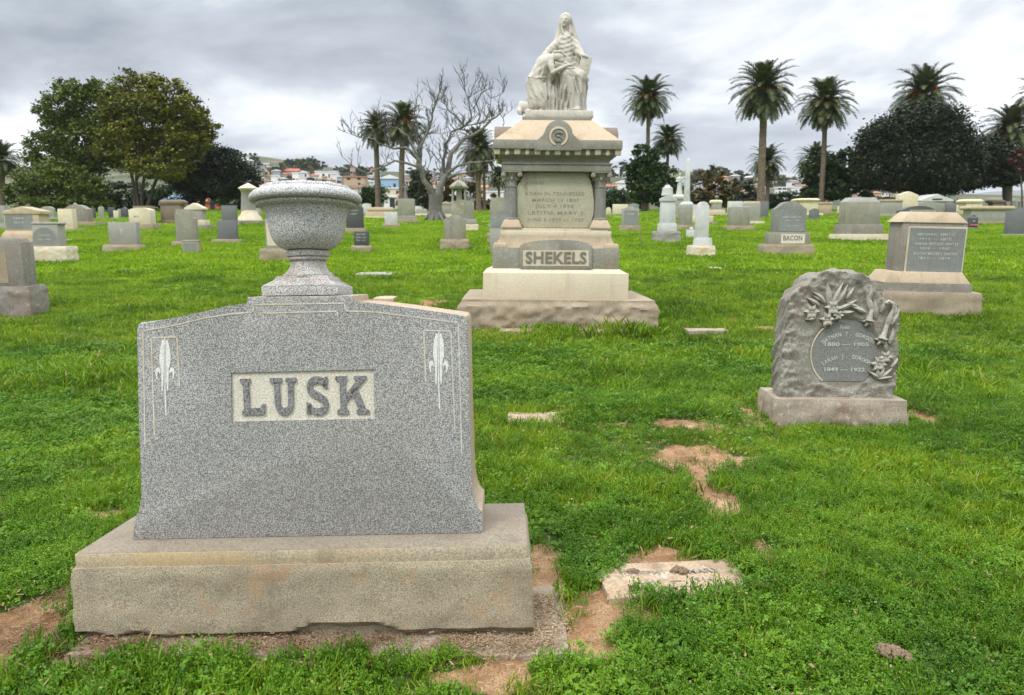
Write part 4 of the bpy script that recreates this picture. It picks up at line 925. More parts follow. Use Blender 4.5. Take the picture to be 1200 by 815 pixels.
    # drapery folds as real ridges
    ridges = [[(330, -10, 212, 6), (338, -26, 240, 7), (352, -36, 258, 7), (370, -40, 264, 7), (390, -36, 256, 7), (404, -26, 238, 7), (412, -12, 215, 5)], [(336, -28, 262, 5), (350, -38, 284, 6), (372, -42, 292, 6), (396, -36, 280, 6), (410, -22, 256, 5)],
              [(338, -32, 300, 4), (356, -40, 322, 5), (380, -44, 328, 5), (404, -36, 312, 5), (418, -22, 288, 4)], [(350, -38, 352, 4), (376, -44, 366, 5), (404, -42, 360, 5), (426, -30, 342, 4)], [(300, 5, 250, 6), (292, -20, 300, 6), (300, -20, 350, 6)],
              [(320, -4, 240, 6), (312, -22, 300, 6), (318, -30, 352, 6)], [(448, 0, 250, 6), (462, -28, 300, 6), (470, -34, 340, 6)], [(430, -5, 245, 5), (440, -26, 300, 5), (446, -20, 380, 6)],
              [(360, -35, 405, 6), (400, -45, 420, 6), (440, -40, 410, 6)], [(350, -40, 430, 6), (400, -60, 446, 6), (450, -60, 440, 6)],
              [(385, -128, 520, 7), (365, -120, 600, 8), (340, -92, 735, 9)], [(395, -128, 525, 7), (395, -128, 620, 8), (372, -105, 735, 9)], [(408, -124, 530, 7), (425, -125, 630, 8), (410, -118, 735, 9)],
              [(425, -118, 525, 7), (450, -120, 620, 8), (470, -112, 735, 9)], [(455, -112, 530, 7), (480, -108, 620, 8), (498, -85, 735, 9)], [(485, -100, 530, 7), (505, -75, 640, 8), (515, -50, 735, 9)],
              [(360, -120, 520, 6), (335, -100, 620, 8), (310, -70, 735, 9)], [(345, -95, 520, 6), (318, -75, 620, 8), (296, -45, 735, 9)], [(440, -115, 500, 6), (470, -110, 512, 7), (500, -80, 500, 6), (515, -40, 470, 6)]]
    for i_, r in enumerate(ridges):
        if i_ < 6: continue
        D = chain(G, D, [(*p_[:3], p_[3]*0.8) for p_ in r] if i_ < 4 else [(*p_[:3], p_[3]*1.1) for p_ in r], 16 if i_ < 4 else 5)
    D = E(G, D, (290, 0, 480), (62, 42, 110), 14)
    x, y, z = G[..., 0], G[..., 1], G[..., 2]
    low = sstep(330, 240, z).astype(np.float32); D = D + low*3.4*np.sin(x*0.17 + z*0.02*np.sin(x*0.03) + 2*np.sin(y*0.04)).astype(np.float32)
    cd = np.sqrt(((x-(370-323))*0.9)**2 + (z-(792-196))**2); fr_ = np.clip((15-y)/25, 0, 1)*sstep(600, 560, z)*sstep(395, 440, z)*np.clip((62-np.abs(x-49))/18, 0, 1)
    D = D + (2.0*np.sin(cd*0.21+0.05*x)*fr_).astype(np.float32)
    D = D + (1-low)*1.2*np.sin(z*0.16+x*0.11).astype(np.float32)*(z < 560)
    D = np.maximum(D, 44-z)
    V, F = surface_net(D, org, h); me = mesh_np('seated_woman', V*k, F); link('seated_woman', me, GR['statue'], root, 60)
    # ---- tablet held at her side
    bm = bmesh.new(); add_prism(bm, [(x_*k, z_*k) for x_, z_ in ((455-323, 792-480), (529-323, 792-488), (553-323, 792-378), (478-323, 792-362))], -64*k, -50*k, 0.004); obj('tablet', bm, GR['statue'], root, 35)
    # ---- the kneeling woman
    G, org = grid(-300, 110, -190, 60, 25, 470); D = np.full(G.shape[:3], 1e3, np.float32)
    D = C(G, D, (165, -60, 540), (215, -75, 420), 62, 50, 22); D = C(G, D, (215, -75, 420), (250, -82, 395), 50, 38, 18)   # waist to shoulders
    D = C(G, D, (262, -88, 392), (296, -92, 380), 22, 20, 10)                 # neck
    D = E(G, D, (322, -98, 385), (40, 33, 32), 8); D = E(G, D, (300, -90, 372), (30, 28, 26), 8)        # head, hair bound in a cloth
    D = E(G, D, (335, -112, 408), (20, 16, 18), 6); D = C(G, D, (352, -116, 398), (356, -118, 408), 4, 5, 3)
    D = chain(G, D, [(268, -70, 372, 9), (290, -110, 350, 9), (330, -122, 352, 9), (362, -112, 376, 8)], 4)
    D = chain(G, D, [(262, -98, 400, 23), (268, -118, 450, 21), (278, -128, 492, 18)], 8); D = chain(G, D, [(278, -128, 492, 18), (330, -136, 468, 15), (372, -136, 448, 10)], 6)
    D = E(G, D, (385, -134, 444), (20, 9, 10), 5)
    for dy in (-6, 0, 6): D = C(G, D, (392, -134+dy, 442), (414, -132+dy, 447), 4.5, 3.5, 2)
    D = C(G, D, (205, -45, 410), (240, -20, 450), 30, 26, 12)
    D = C(G, D, (160, -60, 545), (170, -75, 690), 64, 62, 18); D = C(G, D, (170, -75, 560), (215, -100, 700), 50, 42, 16)   # hips and thighs in the skirt
    D = C(G, D, (175, -60, 700), (75, -20, 722), 48, 26, 16); D = chain(G, D, [(150, -60, 735, 30), (80, -55, 740, 26), (62, -60, 700, 18), (70, -50, 680, 16)], 12)
    D = chain(G, D, [(60, -70, 700, 14), (52, -95, 745, 16), (60, -100, 775, 10)], 8); D = chain(G, D, [(105, -128, 742, 12), (150, -136, 772, 12), (195, -130, 745, 12)], 8)
    D = E(G, D, (262, -62, 470), (44, 36, 80), 14); D = C(G, D, (70, -62, 705), (165, -70, 725), 30, 36, 12)
    D = chain(G, D, [(245, -60, 560, 30), (270, -70, 640, 34), (275, -70, 740, 36)], 16)
    for r in ([(112, -105, 515, 7), (170, -125, 528, 7), (225, -118, 520, 7)], [(118, -100, 530, 5), (170, -120, 545, 5), (225, -112, 535, 5)], [(180, -110, 420, 5), (190, -122, 470, 6), (170, -120, 515, 6)], [(205, -118, 425, 5), (215, -126, 470, 6), (205, -122, 515, 6)],
              [(165, -100, 430, 5), (150, -108, 470, 6), (140, -110, 510, 6)], [(130, -115, 560, 7), (160, -130, 640, 8), (220, -135, 690, 8)], [(120, -105, 560, 7), (130, -118, 650, 8), (190, -130, 715, 9)], [(185, -118, 560, 6), (205, -135, 620, 7), (235, -138, 680, 7)],
              [(110, -90, 570, 7), (108, -100, 660, 8), (140, -118, 720, 9)], [(225, -105, 560, 6), (238, -120, 640, 7), (236, -120, 740, 9)], [(262, -98, 570, 7), (258, -108, 650, 8), (258, -110, 740, 9)], [(285, -92, 570, 7), (290, -105, 650, 8), (288, -108, 740, 9)], [(302, -80, 580, 7), (310, -90, 650, 8), (308, -95, 740, 9)]):
        D = chain(G, D, r, 4)
    x, y, z = G[..., 0], G[..., 1], G[..., 2]; D = D + 1.8*np.sin(x*0.15+z*0.06).astype(np.float32)*(z < 270) + 1.0*np.sin(x*0.1-z*0.14).astype(np.float32)*((z >= 270) & (z < 370))
    D = np.maximum(D, 8-z + 36*(x > -245))
    V, F = surface_net(D, org, h); me = mesh_np('kneeling_woman', V*k, F); link('kneeling_woman', me, GR['statue'], root, 60)
_nk, _cx = build_monument()
build_statue(_nk, _cx)
# ------------------------------------------------------------------ the other headstones
GROUP_ST = 'headstones and monuments standing across the lawn'
def outline(kind, w, z0, z1, amt=0.3):
    h = z1-z0; P = [(-w/2, z0), (w/2, z0)]
    if kind == 'flat': return P + [(w/2, z1), (-w/2, z1)]
    if kind == 'arch':
        zs = z1-h*amt; n = 14; pts = []
        r = ((w/2)**2+(z1-zs)**2)/(2*(z1-zs)); a = math.asin(min(1, (w/2)/r))
        if (z1-zs) > w/2: a = math.pi-a
        return P + [(r*math.sin(t), z1-r+r*math.cos(t)) for t in np.linspace(a, -a, n)]
    if kind == 'shoulder':     # a flat arch between square shoulders
        zs = z1-h*amt; k = 0.36*w
        return P + [(w/2, zs-0.02*h), (k+0.06*w, zs)] + [(k*math.cos(t), zs+(z1-zs)*math.sin(t)) for t in np.linspace(0.25, math.pi-0.25, 10)] + [(-k-0.06*w, zs), (-w/2, zs-0.02*h)]
    if kind == 'gable': return P + [(w/2, z1-h*amt), (0, z1), (-w/2, z1-h*amt)]
    if kind == 'serp':
        zs = z1-h*amt; return P + [(w/2, zs+0.1*h*amt), (0.44*w, zs+h*amt*0.35), (0.34*w, zs+h*amt*0.3), (0.2*w, zs+h*amt*0.75), (0.08*w, z1), (-0.08*w, z1), (-0.2*w, zs+h*amt*0.75), (-0.34*w, zs+h*amt*0.3), (-0.44*w, zs+h*amt*0.35), (-w/2, zs+0.1*h*amt)]
    if kind == 'rough': return P + [(w/2, z0+h*0.8), (w*0.42, z0+h*0.93), (w*0.2, z1-0.01), (-w*0.1, z1), (-w*0.36, z0+h*0.96), (-w/2, z0+h*0.84)]
    if kind == 'step': return P + [(w/2, z0+h*0.72), (w*0.34, z0+h*0.75), (w*0.30, z1), (-w*0.42, z1), (-w/2, z0+h*0.86)]
def stone_thing(name, label, cat, pc, pb, layers, yaw=0.0, depth=None, group=GROUP_ST, seed=1, lean=0.0, roll=0.0):
    g = gpt(pc, pb); F = Frame((g[0], g[1], g[2]-0.01), R(yaw), R(roll), R(lean)); root = thing(name, label, cat, F.o, F.eul, group)
    L0 = layers[0]; xa, _ = F.loc(L0[1], pb, 0); xb, _ = F.loc(L0[2], pb, 0); W = xb-xa; DEP = depth or W*0.5; ax = DEP/2; zprev = -0.04; n = 0
    for Ly in layers:
        kind, x0, x1, yt, dr, m, part = Ly[:7]; ex = Ly[7] if len(Ly) > 7 else {}
        y = 0.0
        for _ in range(6):
            xa, _ = F.loc(x0, yt, y); xb, zt = F.loc(x1, yt, y); w = xb-xa; d = dr*w if dr > 0 else -dr; y = ax-d/2
        cx = (xa+xb)/2; bm = bmesh.new(); seed += 3; bv = min(0.008, w*0.02); z0 = zprev-(0.002 if n else 0); sm = 35
        if kind == 'rock': rock_box(bm, w*0.97, d*0.97, z0, zt, amp=min(0.035, 0.12*(zt-z0)), res=max(0.02, w/26), top=0.03, seed=seed, cx=cx, cy=ax, freq=5)
        elif kind == 'block': add_frustum(bm, w, d, z0, w, d, zt, bv, cx, ax)
        elif kind == 'wash': add_frustum(bm, w, d, z0, w, d, z0+(zt-z0)*0.6, bv, cx, ax); add_frustum(bm, w-0.004, d-0.004, z0+(zt-z0)*0.6-0.003, w*ex.get('t', 0.86), d*ex.get('t', 0.86), zt, bv*0.5, cx, ax)
        elif kind == 'pyr': add_frustum(bm, w, d, z0, w*ex.get('t', 0.6), d*ex.get('t', 0.6), zt, bv, cx, ax)
        elif kind == 'cap': h = zt-z0; add_frustum(bm, w*0.92, d*0.92, z0, w*0.97, d*0.97, z0+h*0.3, bv*0.5, cx, ax); add_frustum(bm, w, d, z0+h*0.3-0.002, w, d, z0+h*0.62, bv, cx, ax); add_frustum(bm, w*0.985, d*0.985, z0+h*0.62-0.002, w*ex.get('t', 0.8), d*ex.get('t', 0.8), zt, bv, cx, ax)
        elif kind == 'taper': add_frustum(bm, w*ex.get('b', 1.2), d*ex.get('b', 1.2), z0, w, d, zt, bv, cx, ax)
        elif kind == 'lathe': h = zt-z0; add_lathe(bm, [(r*w/2, z0+h*t) for r, t in ex['prof']], ex.get('seg', 28), cx, ax); sm = 45
        elif kind == 'roughdie':
            add_prism(bm, [(cx+a, b) for a, b in outline('rough', w, z0, zt)], ax-d/2, ax+d/2, 0.01)
            bmesh.ops.subdivide_edges(bm, edges=bm.edges[:], cuts=4, use_grid_fill=True); A = np.array([v.co[:] for v in bm.verts]); nn = fbm(A[:, 0]*5, A[:, 1]*5, A[:, 2]*5, seed, 4)*0.03
            for i_, v in enumerate(bm.verts): v.co.y += nn[i_]*(1 if v.co.y > ax else -1); v.co.x += nn[i_]*0.6
        else:
            add_prism(bm, [(cx+a, b) for a, b in outline(kind, w, z0, zt, ex.get('amt', 0.3))], ax-d/2, ax+d/2, bv)
        o = obj(part, bm, GR[m], root, sm)
        if 'border' in ex:
            px0, px1, py0, py1, pm = ex['border']; yp = ax-d/2; a = F.loc(px0, py1, yp); b = F.loc(px1, py0, yp)
            pb_ = bmesh.new(); add_prism(pb_, [(a[0], a[1]), (b[0], a[1]), (b[0], b[1]), (a[0], b[1])], yp-0.0015, yp+0.01, 0); obj('panel_border', pb_, GR[pm], root)
        if 'panel' in ex:        # sunk or polished inscription panel with its lines of lettering
            px0, px1, py0, py1, pm = ex['panel']; yp = ax-d/2; a = F.loc(px0, py1, yp); b = F.loc(px1, py0, yp)
            pb_ = bmesh.new(); add_prism(pb_, [(a[0], a[1]), (b[0], a[1]), (b[0], b[1]), (a[0], b[1])] if 'arched' not in ex else [(cxp+u_, v_) for cxp in [(a[0]+b[0])/2] for u_, v_ in outline('arch', b[0]-a[0], a[1], b[1], 0.5)], yp-0.003, yp+0.01, 0)
            obj('inscription_panel', pb_, GR[pm], root)
        for tx in ex.get('text', ()):
            s, tpx, tpy, twid, thgt, tm = tx[:6]; yp = ax-d/2-(0.003 if 'panel' in ex else 0); x, z = F.loc(tpx, tpy, yp); mm_ = mpp(g)
            tb = bmesh.new(); me = text_mesh(s, thgt*mm_*1.35, 0.002, tx[6] if len(tx) > 6 else 0.005, 1.1); w_ = max(v.co.x for v in me.vertices)-min(v.co.x for v in me.vertices)
            me.transform(Matrix.Diagonal((twid*mm_/w_, 1, 1, 1))); add_mesh(tb, me, Matrix.Translation((x, yp-0.001, z))); obj('lettering', tb, GR[tm], root)
        zprev = zt; n += 1
    return root, F, ax
S = stone_thing
# --- left of the urn, near to far
S('headstone', 'rough dark grey headstone on a quarry faced block, cut off by the left edge', 'headstone', -5, 369, [('rock', -42, 33, 336, 0.5, 'rock', 'base'), ('block', -37, 24, 284, 0.42, 'rock', 'die', {'panel': (-30, 6, 290, 332, 'pink')}), ('pyr', -36, 21, 279, 0.42, 'rock', 'top', {'t': 0.9})], 2, seed=3)
S('headstone', 'broad grey headstone with gabled tan cap and dark panel, second from the left edge', 'headstone', 28, 286, [('block', -8, 62, 281, 0.5, 'tan', 'base'), ('wash', 1, 52, 271, 0.5, 'tan', 'plinth'), ('block', 4, 45, 251, 0.45, 'tan', 'die', {'panel': (7, 38, 252, 269, 'bluegrey'), 'text': [('IN MEMORY', 22, 256, 14, 2, 'ins'), ('ELLIS', 22, 261, 12, 2.4, 'ins')]}), ('gable', 2, 46, 242, 0.46, 'tan', 'cap', {'amt': 0.6})], -3, seed=5)
S('headstone', 'small grey headstone with arched carving on a pale rock faced base, front row at left', 'headstone', 56, 308, [('rock', 33, 77, 289, 0.55, 'cream', 'base'), ('block', 37, 67, 263.5, 0.5, 'pale', 'die', {'panel': (39, 65, 267, 287, 'bluegrey'), 'arched': 1, 'text': [('FATHER', 52, 276, 13, 2.2, 'ins'), ('1841 - 1906', 52, 281, 15, 1.8, 'ins')]}), ('cap', 35.5, 68.5, 260.5, 0.5, 'pale', 'cap', {'t': 0.94})], 0, seed=7)
S('headstone', 'plain cream slab headstone on a thin grey base, beside a larger brown arched stone', 'headstone', 78, 272, [('block', 67, 90, 268, 0.6, 'pink', 'base'), ('block', 67, 84, 245, 0.45, 'cream', 'die')], -4)
S('headstone', 'brown grey double headstone with a domed top and point, behind the plain cream slab', 'headstone', 92, 264.5, [('block', 70, 112, 260, 0.5, 'pink', 'base'), ('shoulder', 73, 101, 240, 0.4, 'rock', 'die', {'amt': 0.22}), ('lathe', 83, 89, 237.5, 1, 'rock', 'finial', {'prof': [(0.9, 0), (0.6, .5), (0.1, 1)]})], -3)
S('headstone', 'light grey headstone with rounded shoulders near the lower tree branches, far left', 'headstone', 54, 258, [('block', 46, 68, 255, 0.4, 'pale', 'base'), ('shoulder', 47, 62, 242, 0.3, 'pale', 'die', {'amt': 0.15})], 2)
S('headstone', 'pale headstone at the left edge behind the gabled grey one', 'headstone', -3, 268, [('block', -16, 6, 262, 0.5, 'pale', 'base'), ('flat', -14, 4, 241, 0.4, 'pale', 'die')], 0)
far = [('black upright headstone, leftmost of the dark pair under the green tree', 105, 111, 244, 257, 'dark', 'flat'), ('narrow pale grey headstone between two black ones under the tree', 114.5, 121, 242, 257, 'pale', 'arch'),
       ('black slab headstone right of the narrow pale one, under the tree', 126, 133.5, 243, 256.5, 'dark', 'flat'), ('tiny beige headstone beside the black slab under the tree', 132.5, 138, 247, 257, 'cream', 'flat'),
       ('small grey headstone between the tiny beige one and the black gabled one', 137.5, 141, 245, 256, 'pale', 'flat'), ('black gabled headstone just left of the cream arched one', 141, 149, 243, 256.5, 'dark', 'gable'), ('small brown headstone just right of the domed double headstone', 101, 105.5, 246, 257, 'rock', 'flat')]
for lb, x0, x1, yt, yb_, m, k in far:
    S('headstone', lb, 'headstone', (x0+x1)/2, yb_, [('block', x0-1, x1+1, yb_-1.5, 0.4, 'pale' if m != 'dark' else 'mid', 'base'), (k, x0, x1, yt, 0.25, m, 'die', {'amt': 0.15})], 0)
S('headstone', 'grey rectangular headstone with a carved lily, alone on a low pinkish base at left', 'headstone', 140.5, 294.5, [('rock', 120, 161.5, 287, 0.42, 'pink', 'base'), ('flat', 126, 159, 260.5, 0.3, 'pale', 'die', {'text': [('Y', 142, 272, 3.5, 8, 'ins'), ('_', 142, 275, 5, 4, 'ins_dk')]})], 1)
S('headstone', 'cream headstone with a low arched top, in front of a brown one', 'headstone', 165, 270, [('block', 147, 179, 262.5, 0.55, 'pink', 'base'), ('arch', 150, 175, 243.5, 0.5, 'cream', 'die', {'amt': 0.14, 'text': [('MAY', 160, 254, 7, 2.6, 'ins_tab')]})], -3)
S('headstone', 'dark brown headstone half hidden behind the cream arched one', 'headstone', 168, 262, [('block', 154, 180, 259, 0.4, 'brown', 'base'), ('pyr', 155, 178, 241.5, 0.4, 'brown', 'die', {'t': 0.97})], 0)
S('headstone', 'tall brown box headstone with an overhanging cap, left of the rough grey stone', 'headstone', 199, 261.5, [('block', 186, 213, 258, 0.5, 'brown', 'base'), ('block', 187.5, 211, 240, 0.5, 'brown', 'die'), ('cap', 185.5, 213, 234, 0.52, 'brown', 'cap', {'t': 0.8})], -3)
S('headstone', 'pale pedimented headstone on two cream steps behind the rough grey stone', 'headstone', 230, 269, [('block', 217, 243, 264, 0.6, 'rock', 'base'), ('block', 218, 240, 258, 0.6, 'cream', 'plinth'), ('block', 216.5, 236.5, 246, 0.5, 'pale', 'die'), ('gable', 215, 237.5, 238, 0.52, 'cream', 'cap', {'amt': 0.75})], -3)
S('headstone', 'rough hewn tall grey headstone with a broken stepped top, behind the small low marker', 'headstone', 216, 288.5, [('rock', 201, 230, 283, 0.5, 'pink', 'base'), ('step', 204, 227.5, 245.5, 0.4, 'green', 'die')], 2)
S('grave_marker', 'small low marker with a dark framed panel, at the foot of the rough hewn stone', 'marker', 222.5, 296.5, [('block', 213, 232, 283.5, 0.3, 'pink', 'block', {'panel': (215, 230, 285.5, 294.5, 'bluegrey')}), ('block', 212.5, 232.5, 281.5, 0.32, 'pale', 'top')], -2)
S('headstone', 'dark grey square headstone on a thin pale base, left of the capped octagonal pillar', 'headstone', 264, 285, [('rock', 248, 279.5, 280.5, 0.42, 'pink', 'base'), ('flat', 254, 276, 258.5, 0.3, 'mid', 'die')], 0)
S('headstone', 'plain mid grey headstone directly behind the dark grey square one', 'headstone', 268, 264, [('block', 257, 279, 260, 0.4, 'pale', 'base'), ('flat', 259, 276, 241, 0.3, 'mid', 'die')], 0)
S('pillar_monument', 'octagonal pillar monument with a pointed cap and flared cream foot, left of the urn', 'monument', 288, 262.5, [('block', 272, 304, 258.5, 1.0, 'rock', 'base'), ('lathe', 272.5, 302, 246.5, 1, 'cream', 'foot', {'seg': 8, 'prof': [(1, 0), (0.92, 0.3), (0.68, 0.62), (0.6, 1)]}), ('lathe', 278.5, 295.5, 223, 1, 'pale', 'shaft', {'seg': 8, 'prof': [(1, 0), (0.86, 0.9), (0.95, 0.94), (1, 1)]}), ('lathe', 275, 298, 214, 1, 'cream', 'cap', {'seg': 8, 'prof': [(0.8, 0), (1, 0.25), (0.95, 0.38), (0.05, 1)]})], 0, depth=1.6)
S('headstone', 'small pale headstone between the octagonal pillar and the urn bowl', 'headstone', 300, 257, [('block', 295, 306, 254, 0.5, 'pale', 'base'), ('flat', 296, 305, 244, 0.3, 'pale', 'die')], 0)
S('headstone', 'grey headstone on a tan block, partly hidden by the left of the urn bowl', 'headstone', 325, 305.5, [('rock', 304, 346, 291.5, 0.5, 'pink', 'base'), ('arch', 310, 341, 255, 0.4, 'pale', 'die', {'amt': 0.06, 'panel': (313, 338, 262, 288, 'cream')})], 2)
# --- between the urn and the tall monument
S('headstone', 'charcoal arched headstone just right of the urn bowl, on a pinkish base', 'headstone', 415, 272, [('block', 404, 427.5, 267.5, 0.5, 'pink', 'base'), ('arch', 405, 424.5, 240, 0.35, 'dark', 'die', {'amt': 0.12, 'text': [('IN MEMORY', 414, 247, 13, 1.5, 'ins'), ('1907', 414, 251, 8, 1.5, 'ins')]})], 0)
S('headstone', 'small charcoal headstone with worn lettering on a grey base, right of the urn foot', 'headstone', 423.5, 293.5, [('rock', 411.5, 434.5, 288, 0.5, 'pink', 'base'), ('flat', 414.5, 431.5, 271.5, 0.35, 'dark', 'die', {'text': [('MOTHER', 423, 275, 10, 1.7, 'ins'), ('AGNES HALE', 423, 278.5, 12, 1.7, 'ins'), ('1853 - 1911', 423, 282, 11, 1.7, 'ins')]})], 0)
S('tomb', 'long low tan stone tomb between the palm trunks, left of the dead tree', 'tomb', 445, 256.5, [('block', 425, 465, 254, 0.4, 'cream', 'base'), ('pyr', 427, 464, 248.5, 0.4, 'tan', 'body', {'t': 0.9}), ('cap', 430, 461, 243, 0.4, 'tan', 'lid', {'t': 0.85})], 0)
S('headstone', 'pale headstone left of the long tan tomb, under the round green bush', 'headstone', 430, 252, [('block', 424, 435, 249.5, 0.4, 'pale', 'base'), ('arch', 424.5, 434.5, 238.5, 0.3, 'white', 'die', {'amt': 0.1})], 0)
S('headstone', 'whitish grey headstone on a rough base, in front of the long tan tomb', 'headstone', 457.5, 267.5, [('rock', 448.5, 467, 262.5, 0.5, 'pink', 'base'), ('flat', 450.5, 465, 248.5, 0.3, 'white', 'die')], 0)
r_, F_, ax_ = S('statue_monument', 'grey pedestal with a small dark mourning statue, in front of a palm trunk', 'monument', 476, 261, [('block', 463, 489, 256.5, 0.6, 'pink', 'base'), ('block', 465, 487, 253, 0.6, 'pale', 'plinth'), ('flat', 466, 485, 233, 0.5, 'green', 'pedestal')], 0)
def small_statue(F, ax, px, py0, py1, m, root_, yo=0, arm=1):
    y = ax+yo; x, z0 = F.loc(px, py0, y); _, z1 = F.loc(px, py1, y); h = z1-z0; hh = h/7.5
    ax_v = [np.arange(-0.3*h, 0.34*h, h/60), np.arange(-0.24*h, 0.24*h, h/60), np.arange(-0.03*h, 1.1*h, h/60)]
    G = np.stack(np.meshgrid(*ax_v, indexing='ij'), -1).astype(np.float32); D = np.full(G.shape[:3], 9.0, np.float32); k = hh*0.3
    for a, b, ra, rb in (((0, 0, 0), (0, 0, h*0.45), h*0.15, h*0.095), ((0, 0, h*0.45), (0, 0, h*0.72), h*0.09, h*0.085), ((-h*0.08, 0, h*0.77), (h*0.08, 0, h*0.77), h*0.05, h*0.05), ((0, 0, h*0.8), (0, -0.01*h, h*0.88), h*0.035, h*0.03),
                         ((h*0.1, 0, h*0.77), (h*0.17, -0.03*h, h*0.62), h*0.042, h*0.035), ((h*0.17, -0.03*h, h*0.62), (h*0.1, -h*0.12, h*0.56), h*0.033, h*0.022)):
        D = smin(D, cone_sdf(G, a, b, ra, rb), k)
    up = ((-h*0.1, 0, h*0.77), (-h*0.18, -0.03*h, h*0.86), (-h*0.13, -h*0.05, h*1.02)) if arm else ((-h*0.1, 0, h*0.77), (-h*0.16, -0.04*h, h*0.62), (-h*0.04, -h*0.12, h*0.6))
    D = smin(D, cone_sdf(G, up[0], up[1], h*0.04, h*0.032), k); D = smin(D, cone_sdf(G, up[1], up[2], h*0.032, h*0.02), k*0.5)
    D = smin(D, ell_sdf(G, (0, -0.01*h, h*0.935), (h*0.05, h*0.058, h*0.066)), k*0.4)
    D = smin(D, cone_sdf(G, (0, -h*0.065, h*0.935), (0, -h*0.072, h*0.92), h*0.007, h*0.011), k*0.15)
    D += (0.008*h*np.sin(G[..., 0]*110/h + 3*np.sin(G[..., 2]*6/h))*(G[..., 2] < 0.6*h)).astype(np.float32); D = np.maximum(D, -G[..., 2])
    V, Fq = surface_net(D, (-0.3*h, -0.24*h, -0.03*h), h/60); me = mesh_np('statue', V, Fq); o = link('statue_figure', me, GR[m], root_, 60); o.location = (x, y, z0); return o
small_statue(F_, ax_, 475.5, 233.5, 215.5, 'mid', r_)
S('headstone', 'low pale headstone with a chamfered top at the left foot of the dead tree', 'headstone', 494, 253.5, [('block', 484, 503, 250.5, 0.4, 'cream', 'base'), ('pyr', 486, 501, 245, 0.4, 'pale', 'die', {'t': 0.75})], 0)
S('headstone', 'white low headstone behind the chamfered one, left of the dead tree', 'headstone', 490, 248.5, [('block', 484, 496, 246.5, 0.4, 'cream', 'base'), ('arch', 485, 494, 241.5, 0.3, 'white', 'die', {'amt': 0.3})], 0)
S('headstone', 'tan gabled headstone just right of the dead tree trunk', 'headstone', 523, 256, [('block', 514, 532, 251, 0.4, 'cream', 'base'), ('block', 516, 530, 239.5, 0.4, 'pale', 'die'), ('gable', 515, 530.5, 236, 0.42, 'tan', 'cap', {'amt': 0.7})], 0)
r_, F_, ax_ = S('canopy_monument', 'grey stone canopy monument with small columns and a domed roof, behind the dead tree', 'monument', 538, 255, [('block', 526, 550, 243, 0.8, 'green', 'pedestal'), ('block', 528, 548, 236, 0.8, 'pale', 'platform')], 0, depth=1.9)
def canopy(F, ax, root_):
    l = lambda px, py: F.loc(px, py, ax)
    za, zb_ = l(538, 236)[1], l(538, 221)[1]; w = (l(547, 230)[0]-l(529, 230)[0]); cx = l(538, 230)[0]
    for sx in (-1, 1):
        for sy in (-1, 1):
            bm = bmesh.new(); add_lathe(bm, [(0.09, za), (0.075, za+0.1), (0.07, zb_-0.1), (0.1, zb_)], 14, cx+sx*w*0.4, ax+sy*w*0.35); obj('column', bm, GR['pale'], root_, 40)
    bm = bmesh.new(); add_frustum(bm, w*0.38, w*0.34, za-0.002, w*0.3, w*0.3, zb_, 0.01, cx, ax); obj('urn_block', bm, GR['green'], root_, 35)
    zr = l(538, 211)[1]; bm = bmesh.new(); add_frustum(bm, w*1.15, w*1.05, zb_-0.004, w*1.2, w*1.1, zb_+0.16, 0.01, cx, ax); add_frustum(bm, w*1.14, w*1.04, zb_+0.155, w*0.62, w*0.55, zb_+(zr-zb_)*0.72, 0.01, cx, ax)
    add_lathe(bm, [(w*0.27, zb_+(zr-zb_)*0.71), (w*0.2, zb_+(zr-zb_)*0.9), (w*0.06, zr)], 20, cx, ax); obj('roof', bm, GR['pale'], root_, 40)
    for sx in (-1, 1): bm = bmesh.new(); add_prism(bm, [(cx+sx*0.02-0.3*w, zb_+0.15), (cx+0.3*w, zb_+0.15), (cx, zb_+0.55)], ax-sx*w*0.56-0.05, ax-sx*w*0.56+0.05, 0.004); obj('gablet', bm, GR['pale'], root_, 35)
canopy(F_, ax_, r_)
S('headstone', 'large pale headstone with clipped corners and a carved medallion, before the canopy monument', 'headstone', 548, 271, [('rock', 530, 560, 263, 0.55, 'cream', 'base'), ('block', 530, 558, 257, 0.55, 'pale', 'plinth'), ('shoulder', 529, 555, 234.5, 0.45, 'green', 'die', {'amt': 0.10, 'text': [('o', 542, 239, 3, 3, 'ins')]})], 0)
S('headstone', 'grey headstone with a wavy peaked top on a tan block, left of the tall monument', 'headstone', 532, 291.5, [('rock', 516, 548.5, 280.5, 0.5, 'pink', 'base'), ('serp', 520, 545, 252.5, 0.32, 'green', 'die', {'amt': 0.2})], -2)
S('headstone', 'tall pale arched headstone beside the left column of the tall monument', 'headstone', 584, 268, [('block', 572, 600, 262, 0.5, 'pale', 'base'), ('arch', 574, 596, 231, 0.35, 'green', 'die', {'amt': 0.2})], 0)
S('headstone', 'brown arched headstone peeking out left of the tall monument column', 'headstone', 590, 262, [('block', 582, 604, 257, 0.5, 'brown', 'base'), ('arch', 583, 600, 234.5, 0.35, 'brown', 'die', {'amt': 0.2})], 0)
S('headstone', 'blue grey arched headstone nearest to the left side of the tall monument', 'headstone', 586, 286, [('rock', 571, 604, 273, 0.5, 'pink', 'base'), ('arch', 575, 601, 248, 0.35, 'bluegrey', 'die', {'amt': 0.25})], 0)
S('grave_marker', 'low grey block marker touching the left edge of the tall monument base', 'marker', 580, 295, [('block', 574, 594, 268, 0.4, 'pale', 'block')], 0)
